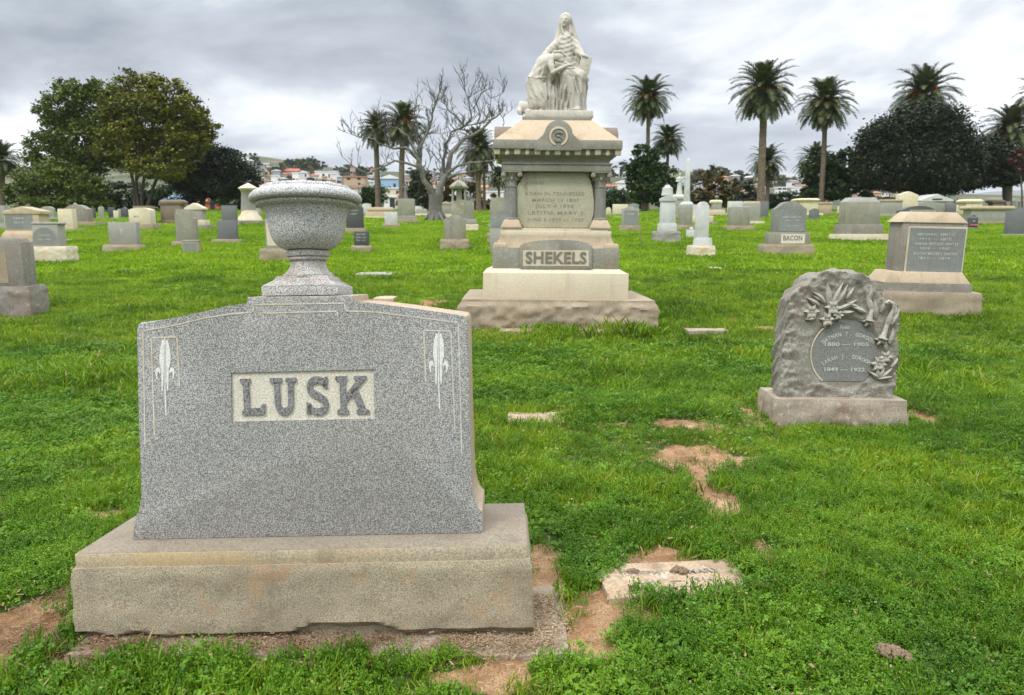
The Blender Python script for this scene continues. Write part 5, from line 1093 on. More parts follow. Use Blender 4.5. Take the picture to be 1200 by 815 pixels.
# --- right of the tall monument
S('headstone', 'small grey headstone with chamfered top corners, right of the tall monument', 'headstone', 739, 271, [('rock', 727, 751, 264.5, 0.5, 'pink', 'base'), ('serp', 729.5, 749, 242.5, 0.35, 'pale', 'die', {'amt': 0.12, 'panel': (731, 747.5, 247, 263, 'bluegrey'), 'text': [('CLARK', 739, 251, 9, 1.8, 'ins')]})], 0)
S('headstone', 'cream wide low headstone right behind the tall monument, by the round bush', 'headstone', 727, 253, [('block', 716, 738, 250.5, 0.4, 'pale', 'base'), ('flat', 718.5, 736, 239.5, 0.3, 'cream', 'die')], 0)
S('headstone', 'tiny beige headstone left of the cream wide low one', 'headstone', 713, 253, [('block', 709, 717.5, 250.5, 0.4, 'pink', 'base'), ('arch', 710.5, 716, 243, 0.3, 'cream', 'die', {'amt': 0.3})], 0)
S('headstone', 'grey headstone under the dark bushy tree, behind the chamfered one', 'headstone', 743, 253, [('block', 735, 751, 250, 0.4, 'pale', 'base'), ('arch', 736, 749, 238.5, 0.3, 'bluegrey', 'die', {'amt': 0.15})], 0)
r_, F_, ax_ = S('broken_column_monument', 'tall white carved pillar monument with a draped broken top, right of the tall monument', 'monument', 783, 282.5, [('rock', 769, 797.5, 271, 0.8, 'pale', 'base'), ('taper', 774, 793, 262, 0.75, 'white', 'plinth', {'b': 1.08}), ('taper', 776, 791.5, 236, 0.7, 'white', 'shaft', {'b': 1.1}), ('shoulder', 775.5, 793.5, 229, 0.75, 'white', 'moulding', {'amt': 0.5}),
    ('lathe', 777, 791, 216.5, 1, 'white', 'broken_column', {'prof': [(1.0, 0), (0.92, 0.3), (0.85, 0.72), (0.55, 0.8), (0.3, 1)]})], 1)
r_, F_, ax_ = S('statue_monument', 'white robed figure on a tall slim pedestal, behind the white broken pillar', 'monument', 796, 256, [('block', 787, 805, 252, 1.0, 'pink', 'base'), ('taper', 790, 802, 234, 1.0, 'pale', 'pedestal', {'b': 1.15}), ('cap', 788.5, 803.5, 228, 1.0, 'white', 'cornice', {'t': 0.7})], 0)
small_statue(F_, ax_, 796, 228.5, 203, 'white', r_, arm=0)
S('obelisk', 'slender white obelisk on a stepped pedestal, between the white statue and white shaft', 'obelisk', 806, 269.5, [('rock', 795, 817, 264, 0.9, 'pink', 'base'), ('block', 797.5, 812, 243.5, 0.9, 'green', 'pedestal'), ('cap', 799, 813, 236.5, 0.9, 'white', 'cornice', {'t': 0.7}), ('pyr', 803.8, 810.5, 188, 1.0, 'white', 'shaft', {'t': 0.55}), ('pyr', 805.3, 809, 185, 1.0, 'white', 'tip', {'t': 0.05})], 0)
S('grave_marker', 'tiny white marker with a dark side, at the foot of the obelisk', 'marker', 810, 278.5, [('block', 804.5, 816.5, 269.5, 0.5, 'white', 'block'), ('lathe', 808, 813, 266.5, 1, 'white', 'knob', {'prof': [(0.8, 0), (1, 0.5), (0.4, 1)]})], -10)
S('headstone', 'tall slim white marble shaft with a rounded head on a squarish rough base', 'headstone', 825, 301.5, [('rock', 811, 838.5, 288, 0.9, 'cream', 'base'), ('taper', 816.5, 834, 279, 0.75, 'white', 'plinth', {'b': 1.12}), ('taper', 818, 831.5, 241, 0.7, 'white', 'shaft', {'b': 1.06}), ('arch', 819, 831, 236.5, 0.7, 'white', 'head', {'amt': 0.9})], 1)
S('headstone', 'pale boxy monument with a cream foot, between the slim shaft and the obelisk', 'headstone', 824, 263.5, [('block', 808, 841, 260, 0.5, 'pink', 'base'), ('block', 810, 836, 253, 0.5, 'cream', 'plinth'), ('flat', 812, 822, 240, 0.4, 'white', 'die')], 0)
S('urn_monument', 'stepped cream monument crowned by a small urn, right of the slim white shaft', 'monument', 841, 252.5, [('block', 831, 853, 250, 0.6, 'tan', 'base'), ('block', 833, 850, 246, 0.6, 'cream', 'step'), ('block', 835, 846, 238.5, 0.7, 'pale', 'pedestal'), ('cap', 833.5, 847, 234.5, 0.7, 'cream', 'cornice'), ('lathe', 838, 843, 229, 1, 'mid', 'urn', {'prof': [(0.5, 0), (0.3, 0.15), (1, 0.6), (0.9, 0.75), (0.3, 1)]})], 0)
S('headstone', 'whitish square headstone behind the rough topped grey block, right of the cream urn monument', 'headstone', 862, 254, [('block', 852, 872, 251, 0.4, 'pale', 'base'), ('flat', 854, 871, 236, 0.3, 'white', 'die')], 0)
S('headstone', 'grey block headstone with a chamfered top on a rough base, left of the BACON stone', 'headstone', 868, 270.5, [('rock', 852, 884.5, 264.5, 0.5, 'pink', 'base'), ('flat', 856.5, 880, 243.5, 0.5, 'green', 'die'), ('pyr', 856.5, 880, 242, 0.5, 'pale', 'top', {'t': 0.93})], 0)
S('headstone', 'pale grey headstone on a cream footing, just behind the chamfered grey block', 'headstone', 884, 263, [('block', 872, 896, 259.5, 0.5, 'cream', 'base'), ('block', 873, 891.5, 238.5, 0.45, 'pale', 'die'), ('pyr', 873, 891.5, 236, 0.45, 'tan', 'top', {'t': 0.85})], 0)
S('headstone', 'dark slab headstone at the foot of the tallest palm trunk', 'headstone', 896.5, 255.5, [('block', 890, 903, 253.5, 0.4, 'mid', 'base'), ('flat', 892, 901, 236, 0.3, 'mid', 'die')], 0)
S('headstone', 'grey arched headstone lettered BACON on two stacked bases', 'headstone', 926, 300, [('rock', 896.5, 954.5, 286.5, 0.5, 'pink', 'base'), ('block', 902.5, 949.5, 272.5, 0.42, 'green', 'plinth', {'panel': (915, 943.5, 274.5, 285.5, 'letterbed'), 'text': [('BACON', 929, 279.5, 22, 6, 'ins_dk', 0.03)]}),
    ('shoulder', 908.5, 946.5, 236, 0.36, 'grey', 'die', {'amt': 0.22, 'panel': (912.5, 945, 246, 271, 'bluegrey'), 'text': [('JAMES A. BACON', 928, 254.5, 22, 2.2, 'ins'), ('1838 — 1905', 928, 258.5, 16, 1.6, 'ins'), ('HIS WIFE', 929, 265, 14, 1.5, 'ins')]})], -2)
S('box_tomb', 'cream box monument with an overhanging moulded cap, behind the BACON stone', 'monument', 948, 253, [('block', 936, 965, 250, 0.8, 'cream', 'base'), ('block', 938, 959, 236, 0.9, 'cream', 'body'), ('cap', 935.5, 961.5, 232.5, 0.9, 'cream', 'cap')], 0)
S('box_tomb', 'tan box monument with a thin lid, right of the cream box monument', 'monument', 967, 252.5, [('block', 958, 976, 247.5, 0.7, 'pink', 'base'), ('block', 959, 975, 239, 0.7, 'tan', 'body'), ('block', 958, 976, 237, 0.72, 'tan', 'lid')], 0)
S('headstone', 'small round topped grey headstone between BACON and the tan box monument', 'headstone', 955, 257.5, [('block', 948.5, 961.5, 256, 0.4, 'mid', 'base'), ('arch', 949.5, 960.5, 244.5, 0.3, 'mid', 'die', {'amt': 0.2})], 0)
S('headstone', 'low cream headstone left of the tall grey chamfered monument', 'headstone', 987.5, 252, [('block', 981, 994, 249.5, 0.4, 'pale', 'base'), ('flat', 982.5, 993, 242, 0.3, 'cream', 'die')], 0)
S('headstone', 'tall grey monument with a truncated pyramid top on a cream footing', 'monument', 1013, 281.5, [('rock', 985.5, 1042, 274.5, 0.6, 'cream', 'base'), ('block', 988.5, 1035.5, 263, 0.55, 'rock', 'plinth'), ('flat', 992.5, 1032.5, 237, 0.5, 'green', 'die'), ('pyr', 992.5, 1032.5, 231.5, 0.5, 'pale', 'top', {'t': 0.72})], 0)
S('wall_tomb', 'low pale family tomb wall with a projecting lid, behind the tall grey monument', 'tomb', 1046, 254.5, [('block', 1030, 1061, 251, 0.4, 'pale', 'base'), ('block', 1033, 1058, 236, 0.4, 'pale', 'body'), ('block', 1032, 1059, 234, 0.44, 'tan', 'lid')], 0)
S('headstone', 'yellowish tall headstone with a low gabled top under the dark oak', 'headstone', 1066, 253, [('block', 1054, 1079, 250, 0.5, 'cream', 'base'), ('gable', 1055, 1077, 224.5, 0.4, 'cream', 'die', {'amt': 0.16})], 2)
S('headstone', 'black low arched headstone with a pale name panel, behind the leaning grey monument', 'headstone', 1077, 259, [('block', 1055, 1100, 256, 0.4, 'mid', 'base'), ('arch', 1057.5, 1098, 241.5, 0.3, 'dark', 'die', {'amt': 0.35, 'panel': (1066, 1097, 246, 250.5, 'pale'), 'text': [('MARTINEZ', 1081, 248.3, 24, 2.6, 'ins_dk')]})], 0)
S('headstone', 'grey squared headstone with a gabled top, right of the white mausoleum', 'headstone', 1116, 252, [('block', 1109, 1123, 250, 0.4, 'pale', 'base'), ('gable', 1110, 1121.5, 237, 0.3, 'mid', 'die', {'amt': 0.15})], 0)
S('headstone', 'wide grey headstone in front of the white mausoleum', 'headstone', 1092, 252, [('block', 1068, 1110, 250, 0.4, 'pale', 'base'), ('serp', 1071, 1108, 236.5, 0.3, 'pale', 'die', {'amt': 0.2})], 0)
S('box_tomb', 'cream box monument with a pyramidal cap under the right hand oak', 'monument', 1142, 253, [('block', 1130, 1155, 250, 0.8, 'pale', 'base'), ('block', 1132.5, 1151.5, 238, 0.8, 'cream', 'body'), ('cap', 1131, 1153, 233.5, 0.85, 'cream', 'cap')], 0)
S('headstone', 'beige low wall headstone left of the pyramidal capped box monument', 'headstone', 1126, 250, [('block', 1119, 1134, 248, 0.4, 'pale', 'base'), ('flat', 1120, 1132, 240, 0.3, 'cream', 'die')], 0)
S('wall_tomb', 'long stone sarcophagus with a broad pinkish lid, near the right edge', 'tomb', 1164, 263, [('block', 1136, 1193, 259.5, 0.35, 'pink', 'base'), ('block', 1139, 1187, 246, 0.35, 'pale', 'body'), ('cap', 1136.5, 1191, 241.5, 0.4, 'tan', 'lid', {'t': 0.94})], 0)
S('box_tomb', 'dark brown capped box monument above the long sarcophagus', 'monument', 1171, 248, [('block', 1162, 1180, 244, 0.7, 'brown', 'base'), ('block', 1164, 1178, 238, 0.7, 'brown', 'body'), ('cap', 1162.5, 1179.5, 234.5, 0.75, 'brown', 'cap')], 0)
S('headstone', 'dark grey slab headstone at the right edge on a thin pale base', 'headstone', 1196, 277, [('block', 1181, 1212, 274.5, 0.4, 'pale', 'base'), ('flat', 1183, 1209, 247, 0.25, 'mid', 'die')], 1)
S('headstone', 'dark headstone behind the slab at the right edge', 'headstone', 1198, 256, [('block', 1189, 1208, 253.5, 0.4, 'pale', 'base'), ('flat', 1190, 1206, 243.5, 0.3, 'mid', 'die')], 0)
for i_, (x_, h_) in enumerate(((1173, 237), (1182, 236.5), (1189, 235.5), (1197, 236))):
    S('headstone', ('first', 'second', 'third', 'fourth')[i_]+' from the left of four pale upright slabs far off at the right edge', 'headstone', x_, 248, [('block', x_-3, x_+3, 247, 0.5, 'pale', 'base'), ('flat', x_-2.4, x_+2.4, h_, 0.3, 'pale', 'die')], 0)
r_, F_, ax_ = S('headstone', 'small shiny black headstone with a shaped top and pink flowers at its foot', 'headstone', 1141, 268.5, [('block', 1134.5, 1148.5, 266.5, 0.5, 'mid', 'base'), ('serp', 1136, 1147, 252, 0.3, 'dark', 'die', {'amt': 0.3, 'text': [('JULIO', 1141.5, 255, 6, 1.6, 'ins'), ('o', 1141.5, 259, 3, 3, 'ins')]})], 0)
fl = thing('flowers', 'tiny pink and white flowers at the foot of the small shiny black headstone', 'flowers', F_.o, F_.eul)
bm = bmesh.new(); fx, fz = F_.loc(1141, 266.3, 0.05)
for i_ in range(9):
    a_ = i_*0.7; add_lathe(bm, [(0.01, fz+0.06), (0.05, fz+0.09), (0.045, fz+0.12), (0.01, fz+0.13)], 7, fx+0.16*math.cos(a_), 0.05+0.05*math.sin(a_))
obj('blooms', bm, plain('pink_petals', (0.62, 0.16, 0.24)), fl, 40)
# the leaning monument with a hipped top
S('headstone', 'large grey monument with a hipped tan top and engraved panel, leaning right on stacked blocks', 'headstone', 1096, 372, [('rock', 1035, 1152.5, 344, 0.5, 'pink', 'base'), ('rock', 1035, 1140.5, 333.5, 0.5, 'rock', 'plinth'), ('pyr', 1037, 1139.5, 320.5, 0.5, 'tan', 'wash', {'t': 0.82}),
    ('flat', 1058, 1135, 262, 0.44, 'rock', 'die', {'border': (1059, 1134, 266.5, 320, 'cream'), 'panel': (1061, 1132.5, 268.5, 320, 'bluegrey'), 'text': [('MICHAEL SMITH', 1097, 275.5, 42, 3.6, 'ins'), ('1812 — 1875', 1096, 280.5, 36, 3, 'ins'), ('ANNA MOSES SMITH', 1097, 286.5, 50, 3.4, 'ins'), ('1834 — 1900', 1095, 291.5, 34, 3, 'ins'), ('RUTH MOSES SMITH', 1096, 298, 50, 3.4, 'ins'), ('1812 — 1874', 1094, 303, 36, 3, 'ins')]}), ('pyr', 1056.5, 1137, 249.5, 0.46, 'tan', 'top', {'t': 0.70})], -2, roll=1.2, lean=1)
# flat markers
def flat_marker(label, pa, pb, pc_, pd, h, m, seed, text=None, name='grave_marker'):
    A, B, C_, D_ = [gpt(*p) for p in (pa, pb, pc_, pd)]; c = (A+B+C_+D_)/4; w = ((B[0]-A[0])+(C_[0]-D_[0]))/2; d = ((D_[1]+C_[1])-(A[1]+B[1]))/2; yaw = math.atan2(C_[1]-D_[1], C_[0]-D_[0])*0.7
    r = thing(name, label, 'marker', (c[0], c[1], c[2]), (0, 0, yaw)); bm = bmesh.new(); rock_box(bm, w, d, -0.06, h, amp=0.006, res=0.025, top=0.004, seed=seed, freq=9)
    for v in bm.verts: v.co.z += float(fbm(v.co.x*4, v.co.y*4, 0, seed, 3))*0.006
    obj('slab', bm, GR[m], r, 40); CLEAR.append((c[0], c[1], w/2-0.005, d/2-0.005, yaw))
    if text:
        bm = bmesh.new()
        for s, yy, ww in text:
            me = text_mesh(s, 0.052, 0.0015, 0.004, 1.1); w_ = max(v.co.x for v in me.vertices)-min(v.co.x for v in me.vertices); me.transform(Matrix.Diagonal((ww/w_, 1, 1, 1))); add_mesh(bm, me, Matrix.Translation((0, yy, h+0.0035)) @ Matrix.Rotation(-math.pi/2, 4, 'X'))
        obj('worn_lettering', bm, GR['rock'], r)
    return r, c, w, d, h
fm = flat_marker('flush tan stone marker with worn lettering and clods, right of the large grey headstone', (702, 703), (877, 699), (868, 656), (706, 667), 0.012, 'slab', 3, [('JOSEPH   H. MARY', 0.045, 0.42), ('1861  —  1914', -0.03, 0.30)])
flat_marker('flush tan stone marker at the left front of the tall monument', (584, 393), (634, 393), (632, 388), (587, 388), 0.035, 'slab', 5)
flat_marker('broken flush tan marker at the right front of the tall monument', (674, 395), (732, 392), (728, 387), (684, 387), 0.035, 'slab', 7)
flat_marker('flush pale marker on the lawn right of the tall monument base', (803, 393), (853, 393), (850, 389), (805, 389), 0.04, 'concrete', 8)
flat_marker('flush grey marker on the lawn just right of the urn foot', (418, 325), (463, 324), (461, 319.5), (421, 319.5), 0.05, 'pale', 9)
flat_marker('small flush marker below the slim white shaft', (826, 319), (841, 319), (840, 315.5), (827, 315.5), 0.06, 'cream', 10)
flat_marker('small stone just behind the right shoulder of the large grey headstone', (440, 357), (464, 357), (462, 352), (441, 352), 0.06, 'tan', 11)
flat_marker('worn oval stone sunk in the lawn between the large headstone and the bare patches', (590, 499), (664, 498), (655, 486), (600, 486), 0.02, 'slab', 12)
# clods lying on the marker, and the clump of dried earth in the grass
def clod(label, p, r, seed, n=26, flat=0.45, stretch=1.0, ang=0.0, sz=1.0):
    rg = np.random.default_rng(seed); bm = bmesh.new()
    for i in range(n):
        a, rr = rg.uniform(0, 6.28), r*math.sqrt(rg.uniform())*0.85; x, y = rr*math.cos(a)*stretch, rr*math.sin(a); s = r*rg.uniform(0.16, 0.34)*sz; x, y = x*math.cos(ang)-y*math.sin(ang), x*math.sin(ang)+y*math.cos(ang)
        m_ = bmesh.ops.create_icosphere(bm, subdivisions=2, radius=s, matrix=Matrix.Translation((x, y, flat*r*(1-(rr/r)**2)*0.8 + s*0.15)))
        A_ = np.array([v.co[:] for v in m_['verts']]); q_ = fbm(A_[:, 0]*130, A_[:, 1]*130, A_[:, 2]*130, i, 3)*s*0.55
        c_ = Vector((x, y, 0))
        for j_, v in enumerate(m_['verts']): v.co += (v.co-c_).normalized()*float(q_[j_])
    o = obj('dirt_clod', bm, MATS['clod'], None, 60); o.location = p; tagit(o, label, 'clod')
plain('clod', (0.21, 0.145, 0.095), 0.95, 0.7, 60)
for lb, px_, py_, r, sd in (('dark crumbly clod in the middle of the flush tan marker', 796, 670, 0.032, 1), ('dark crumbly clod at the left of the flush tan marker', 743, 671, 0.024, 2), ('dark clod on the right corner of the flush tan marker', 856, 664, 0.014, 3)):
    d = camray(px_, py_); zt_ = fm[1][2]+0.014; t = (zt_-CAM_H)/d[2]; clod(lb, (d[0]*t, d[1]*t, zt_), r, sd, 20, 0.25, 1.3)
g_ = gpt(1052, 780); clod('clump of dried brown earth lying in the grass at the lower right', (g_[0]-0.01, g_[1]+0.02, g_[2]+0.022), 0.046, 5, 170, 0.65, 1.5, -0.7, 0.5)
CLEAR.append((g_[0]-0.01, g_[1]+0.02, 0.045, 0.03, -0.7))
# thin stake
g_ = gpt(750.7, 290); bm = bmesh.new(); hs = 0.023*24; add_tube(bm, [(0, 0, -0.05), (0.004, 0, hs*0.5), (0, 0, hs)], [0.012, 0.011, 0.011], 8); add_lathe(bm, [(0.008, hs-0.01), (0.022, hs), (0.02, hs+0.03), (0.006, hs+0.036)], 10)
o = obj('stake', bm, plain('rusty_iron', (0.18, 0.12, 0.09)), None, 40); o.location = g_; tagit(o, 'thin rusty iron stake standing in the lawn right of the tall monument', 'stake')

# ------------------------------------------------------------------ rough carved stone with lilies
def build_gordon():
    g = gpt(985, 502); F = Frame((g[0], g[1], g[2]-0.01), yaw=R(-5), roll=R(-0.3), lean=R(-1))
    root = thing('headstone', 'rough natural boulder headstone carved with lilies around a round inscription, on a cracked pale base', 'headstone', F.o, F.eul, GROUP_ST)
    xa, zb = F.loc(907, 500, 0); xb, zt = F.loc(1063, 470, 0); w = xb-xa; d = 0.46
    bm = bmesh.new(); rock_box(bm, w, d, -0.05, zt, amp=0.02, res=0.022, top=0.02, seed=71, cx=(xa+xb)/2, cy=d/2, freq=7)
    obj('base', bm, stone('cracked_base', (0.36, 0.30, 0.23), contrast=0.25, scale=110, stain=(0.17, 0.125, 0.09), stain_amt=0.85, blotch=0.4, bump=0.5, bscale=30, lichen=0.5, rust=0.3), root, 40)
    yf = 0.115; T = 0.24
    q = lambda px, py: F.loc(px, py, yf)
    ol = [(909, 462), (912, 430), (916, 395), (920, 372), (922, 352), (932, 338), (946, 324), (962, 318), (985, 316.5), (1003, 316), (1014, 322), (1022, 326), (1033, 337), (1040, 350), (1050, 358), (1055, 368), (1053, 395), (1054, 425), (1049, 448), (1046, 463)]
    pts = np.array([q(*p) for p in ol]); h = 0.0066
    x0, x1 = pts[:, 0].min()-0.05, pts[:, 0].max()+0.05; zb_ = zt-0.03; z1 = pts[:, 1].max()+0.05
    ax_ = [np.arange(x0, x1, h), np.arange(yf-0.09, yf+T+0.05, h), np.arange(zb_-0.03, z1, h)]; G = np.stack(np.meshgrid(*ax_, indexing='ij'), -1).astype(np.float32)
    # signed distance to the outline
    X2, Z2 = np.meshgrid(ax_[0], ax_[2], indexing='ij'); poly = pts.copy(); poly[0, 1] = zb_-0.05; poly[-1, 1] = zb_-0.05
    dist = np.full(X2.shape, 1e3); ins = np.zeros(X2.shape, bool)
    for i in range(len(poly)):
        a, b = poly[i], poly[(i+1) % len(poly)]; ab = b-a; t = np.clip(((X2-a[0])*ab[0]+(Z2-a[1])*ab[1])/(ab@ab), 0, 1); dist = np.minimum(dist, np.hypot(X2-a[0]-t*ab[0], Z2-a[1]-t*ab[1]))
        c = ((a[1] > Z2) != (b[1] > Z2)) & (X2 < (b[0]-a[0])*(Z2-a[1])/(b[1]-a[1]+1e-12)+a[0]); ins ^= c
    sd2 = np.where(ins, -dist, dist)[:, None, :]
    x, y, z = G[..., 0], G[..., 1], G[..., 2]
    n = fbm(x*6, y*6, z*6, 9, 4, 0.5); rid = np.abs(fbm(x*4.2+3, y*4.2, z*4.2, 19, 3))
    def worley(a, b, sd_):
        fa, fb = np.floor(a), np.floor(b); m1 = np.full(a.shape, 9.0)
        for i in (-1, 0, 1):
            for j in (-1, 0, 1):
                ca, cb = fa+i, fb+j; m1 = np.minimum(m1, np.hypot(a-ca-_hash(ca, cb, ca*0, sd_), b-cb-_hash(ca, cb, ca*0, sd_+7)))
        return m1
    wa = worley((x+n*0.03)*8.5, (z+y*0.7)*8.5, 3); wb = worley((x-n*0.02)*19+3, (z+y)*19, 8)
    facet = n*0.012 + (0.45-wa)*0.034 + (0.4-wb)*0.022 + fbm(x*40, y*40, z*40, 4, 2)*0.004 + (rid-0.2)*0.02
    cxp, czp = q(989, 415); rp = (q(1031, 415)[0]-q(951, 415)[0])/2*1.0
    rd = np.sqrt(((x-cxp)/1.0)**2 + ((z-czp)/1.06)**2); inpan = 1-sstep(rp*0.98, rp*1.12, rd)
    calm = 1-0.7*(1-sstep(rp*1.35, rp*1.75, np.sqrt((x-cxp)**2+((z-czp-0.04)*0.9)**2)))*(z > czp-rp*0.9)
    yfront = yf - 0.012 - 0.012*(1-inpan) + facet*(1-inpan)*calm*1.1
    Dd = np.maximum(sd2 + 0.014 + facet*0.8*(1-inpan), np.maximum(yfront - y, y-(yf+T)+facet)); D = Dd.astype(np.float32)
    D = np.where(rd < rp, np.maximum(D, (yf-0.008) - y), D).astype(np.float32)
    D = np.maximum(D, (zb_+0.002) - z)
    V, Fq = surface_net(D, (ax_[0][0], ax_[1][0], ax_[2][0]), h); me = mesh_np('boulder', V, Fq); link('boulder', me, GR['rock'], root, 45)
    # polished disc
    bm = bmesh.new(); n_ = 48; yb_ = yf-0.0125
    add_prism(bm, [(cxp+rp*0.985*math.cos(t), czp+rp*1.045*math.sin(t)) for t in np.linspace(0, 2*math.pi, n_, endpoint=False) if math.sin(t) > -0.86], yb_, yb_+0.012, 0); obj('inscription_disc', bm, GR['panel'], root)
    bm = bmesh.new(); add_tube(bm, [(cxp+rp*0.99*math.cos(t), yb_-0.002, czp+rp*1.05*math.sin(t)) for t in np.linspace(R(112), R(232), 24)], [0.006]*24, 6); obj('disc_rim', bm, GR['cream'], root, 60)
    mm = mpp(g); bm = bmesh.new(); yt = yb_-0.001
    for s, px_, py_, wd, ht in (('At', 986, 376, 6, 4.5), ('Rest', 990, 384, 11, 4.5), ('1880 — 1905', 991.5, 404, 50, 4.6), ('1849 — 1922', 989, 433.5, 46, 4.6)):
        me = text_mesh(s, ht*mm*1.35, 0.002, 0.018); w_ = max(v.co.x for v in me.vertices)-min(v.co.x for v in me.vertices); me.transform(Matrix.Diagonal((wd*mm/w_, 1, 1, 1))); X_, Z_ = F.loc(px_, py_, yt); add_mesh(bm, me, Matrix.Translation((X_, yt, Z_)))
    X_, Z_ = F.loc(992, 438, yt); arc_text(bm, 'NATHAN T. GORDON', 5.4*mm*1.2, 0.002, X_, yt, Z_, 47*mm, R(-37), R(36), 0.022, 0.8)
    X_, Z_ = F.loc(990, 463, yt); arc_text(bm, 'SARAH J. GORDON', 5.4*mm*1.2, 0.002, X_, yt, Z_, 46*mm, R(-36), R(34), 0.018, 0.8)
    obj('inscription', bm, GR['ins'], root)
    # lilies: petals as curved blades, trumpets as flared tubes
    def petal(bm, c, ang, L_, W_, lift=0.02, curl=0.0, yb0=yf-0.040):
        dx, dz = math.cos(ang), math.sin(ang); N_ = 7; rows = []
        for i in range(N_):
            t = i/(N_-1); wd = W_*math.sin(math.pi*(0.12+0.88*t)**0.8)*(1 if t < 1 else 0.05)+0.001; a2 = ang+curl*t; px_, pz_ = c[0]+math.cos(ang+curl*t*0.5)*L_*t, c[1]+math.sin(ang+curl*t*0.5)*L_*t
            nx, nz_ = -math.sin(a2), math.cos(a2); yy = yb0-lift*math.sin(math.pi*t*0.9)
            rows.append([bm.verts.new((px_+nx*wd, yy+0.008, pz_+nz_*wd)), bm.verts.new((px_, yy-0.004, pz_)), bm.verts.new((px_-nx*wd, yy+0.008, pz_-nz_*wd)), bm.verts.new((px_, yb0+0.03, pz_))])
        for a, b in zip(rows, rows[1:]):
            for k in range(4): bm.faces.new((a[k], a[(k+1) % 4], b[(k+1) % 4], b[k]))
        bm.faces.new(rows[0][::-1]); bm.faces.new(rows[-1])
    def bloom(px_, py_, r_px, n_=6, seed=0, leaf=False):
        rg = random.Random(seed); bm = bmesh.new(); c = q(px_, py_)
        for i in range(n_): petal(bm, c, i*2*math.pi/n_+rg.uniform(-.15, .15), r_px*mm, r_px*mm*0.34, 0.018)
        m_ = bmesh.ops.create_icosphere(bm, subdivisions=2, radius=r_px*mm*0.2, matrix=Matrix.Translation((c[0], yf-0.045, c[1]))); obj('carved_flower', bm, GR['relief'], root, 60)
    for i, a in enumerate(((949, 365.5, 9.5), (974, 360.5, 10), (967, 374.5, 9), (980, 369, 6.5), (1027.5, 426, 9.5), (1035, 418, 8))): bloom(*a, n_=6, seed=i)
    def leaf(px_, py_, ang, L_, W_, curl=0): bm = bmesh.new(); petal(bm, q(px_, py_), R(ang), L_*mm, W_*mm, 0.016, curl); obj('carved_leaf', bm, GR['relief'], root, 60)
    for a in ((958, 358, 140, 17, 2.6, 0.3), (955, 372, 200, 13, 2.2, -0.4), (986, 362, 45, 18, 2.6, -0.3), (990, 350, 62, 15, 2.4), (1004, 360, 165, 16, 2.2, -0.4), (1016, 352, 80, 17, 2.6, 0.2), (1030, 366, 70, 16, 2.6, 0.4), (1046, 372, 85, 16, 2.4, 0.2), (1040, 402, 75, 18, 2.8, 0.2), (1036, 410, 110, 14, 2.2, -0.4), (1042, 430, 60, 13, 2.2), (970, 357, 98, 26, 3.4), (974, 357, 75, 27, 3.2, -0.2), (978, 356, 55, 25, 3.2, 0.3), (965, 355, 125, 20, 2.5, 0.5), (980, 362, 20, 16, 2.6, 0.3), (984, 366, -5, 14, 2.5, 0.4), (960, 352, 160, 12, 1.8, -0.5),
              (1022, 368, 118, 28, 3.4, -0.2), (1024, 372, 95, 22, 3.0, 0.2), (1012, 366, 150, 18, 2.6, 0.3), (1036, 385, 80, 28, 3.4, -0.2), (1042, 380, 60, 20, 2.6, 0.3), (1028, 442, 150, 14, 2.2), (1028, 442, 110, 13, 2.2), (1028, 442, 70, 14, 2.2), (1028, 442, 35, 18, 2.4, 0.2), (1026, 443, 10, 16, 2)): leaf(*a)
    def trumpet(p0, p1, p2, r0, r1):
        bm = bmesh.new(); a, b, c = q(*p0), q(*p1), q(*p2); add_tube(bm, [(a[0], yf-0.03, a[1]), (b[0], yf-0.045, b[1]), ((b[0]*0.4+c[0]*0.6), yf-0.05, (b[1]*0.4+c[1]*0.6)), (c[0], yf-0.055, c[1])], [r0*mm, r0*mm*1.2, r1*mm*0.62, r1*mm], 12)
        obj('carved_lily', bm, GR['relief'], root, 50)
        n_ = 6; bm = bmesh.new(); cc = (c[0], c[1])
        for i in range(n_): petal(bm, cc, i*2*math.pi/n_, r1*mm*1.35, r1*mm*0.4, 0.012, 0, yf-0.045)
        obj('carved_flower', bm, GR['relief'], root, 60)
    trumpet((1021, 358), (1018, 366), (1015, 376), 2.4, 5.0); trumpet((1038, 378), (1034, 388), (1030, 397), 2.4, 5.5)
    bm = bmesh.new(); add_tube(bm, [(q(a, b)[0], yf-0.035-0.004*i, q(a, b)[1]) for i, (a, b) in enumerate(((1034, 388), (1040, 374), (1044.5, 362), (1043, 355), (1038, 352.5), (1034, 355)))], [0.011, 0.012, 0.013, 0.012, 0.01, 0.008], 8); obj('carved_stem', bm, GR['relief'], root, 60)
    CLEAR.append((g[0]+0.02, g[1]+0.2, w/2-0.03, 0.2, R(-5)))
build_gordon()
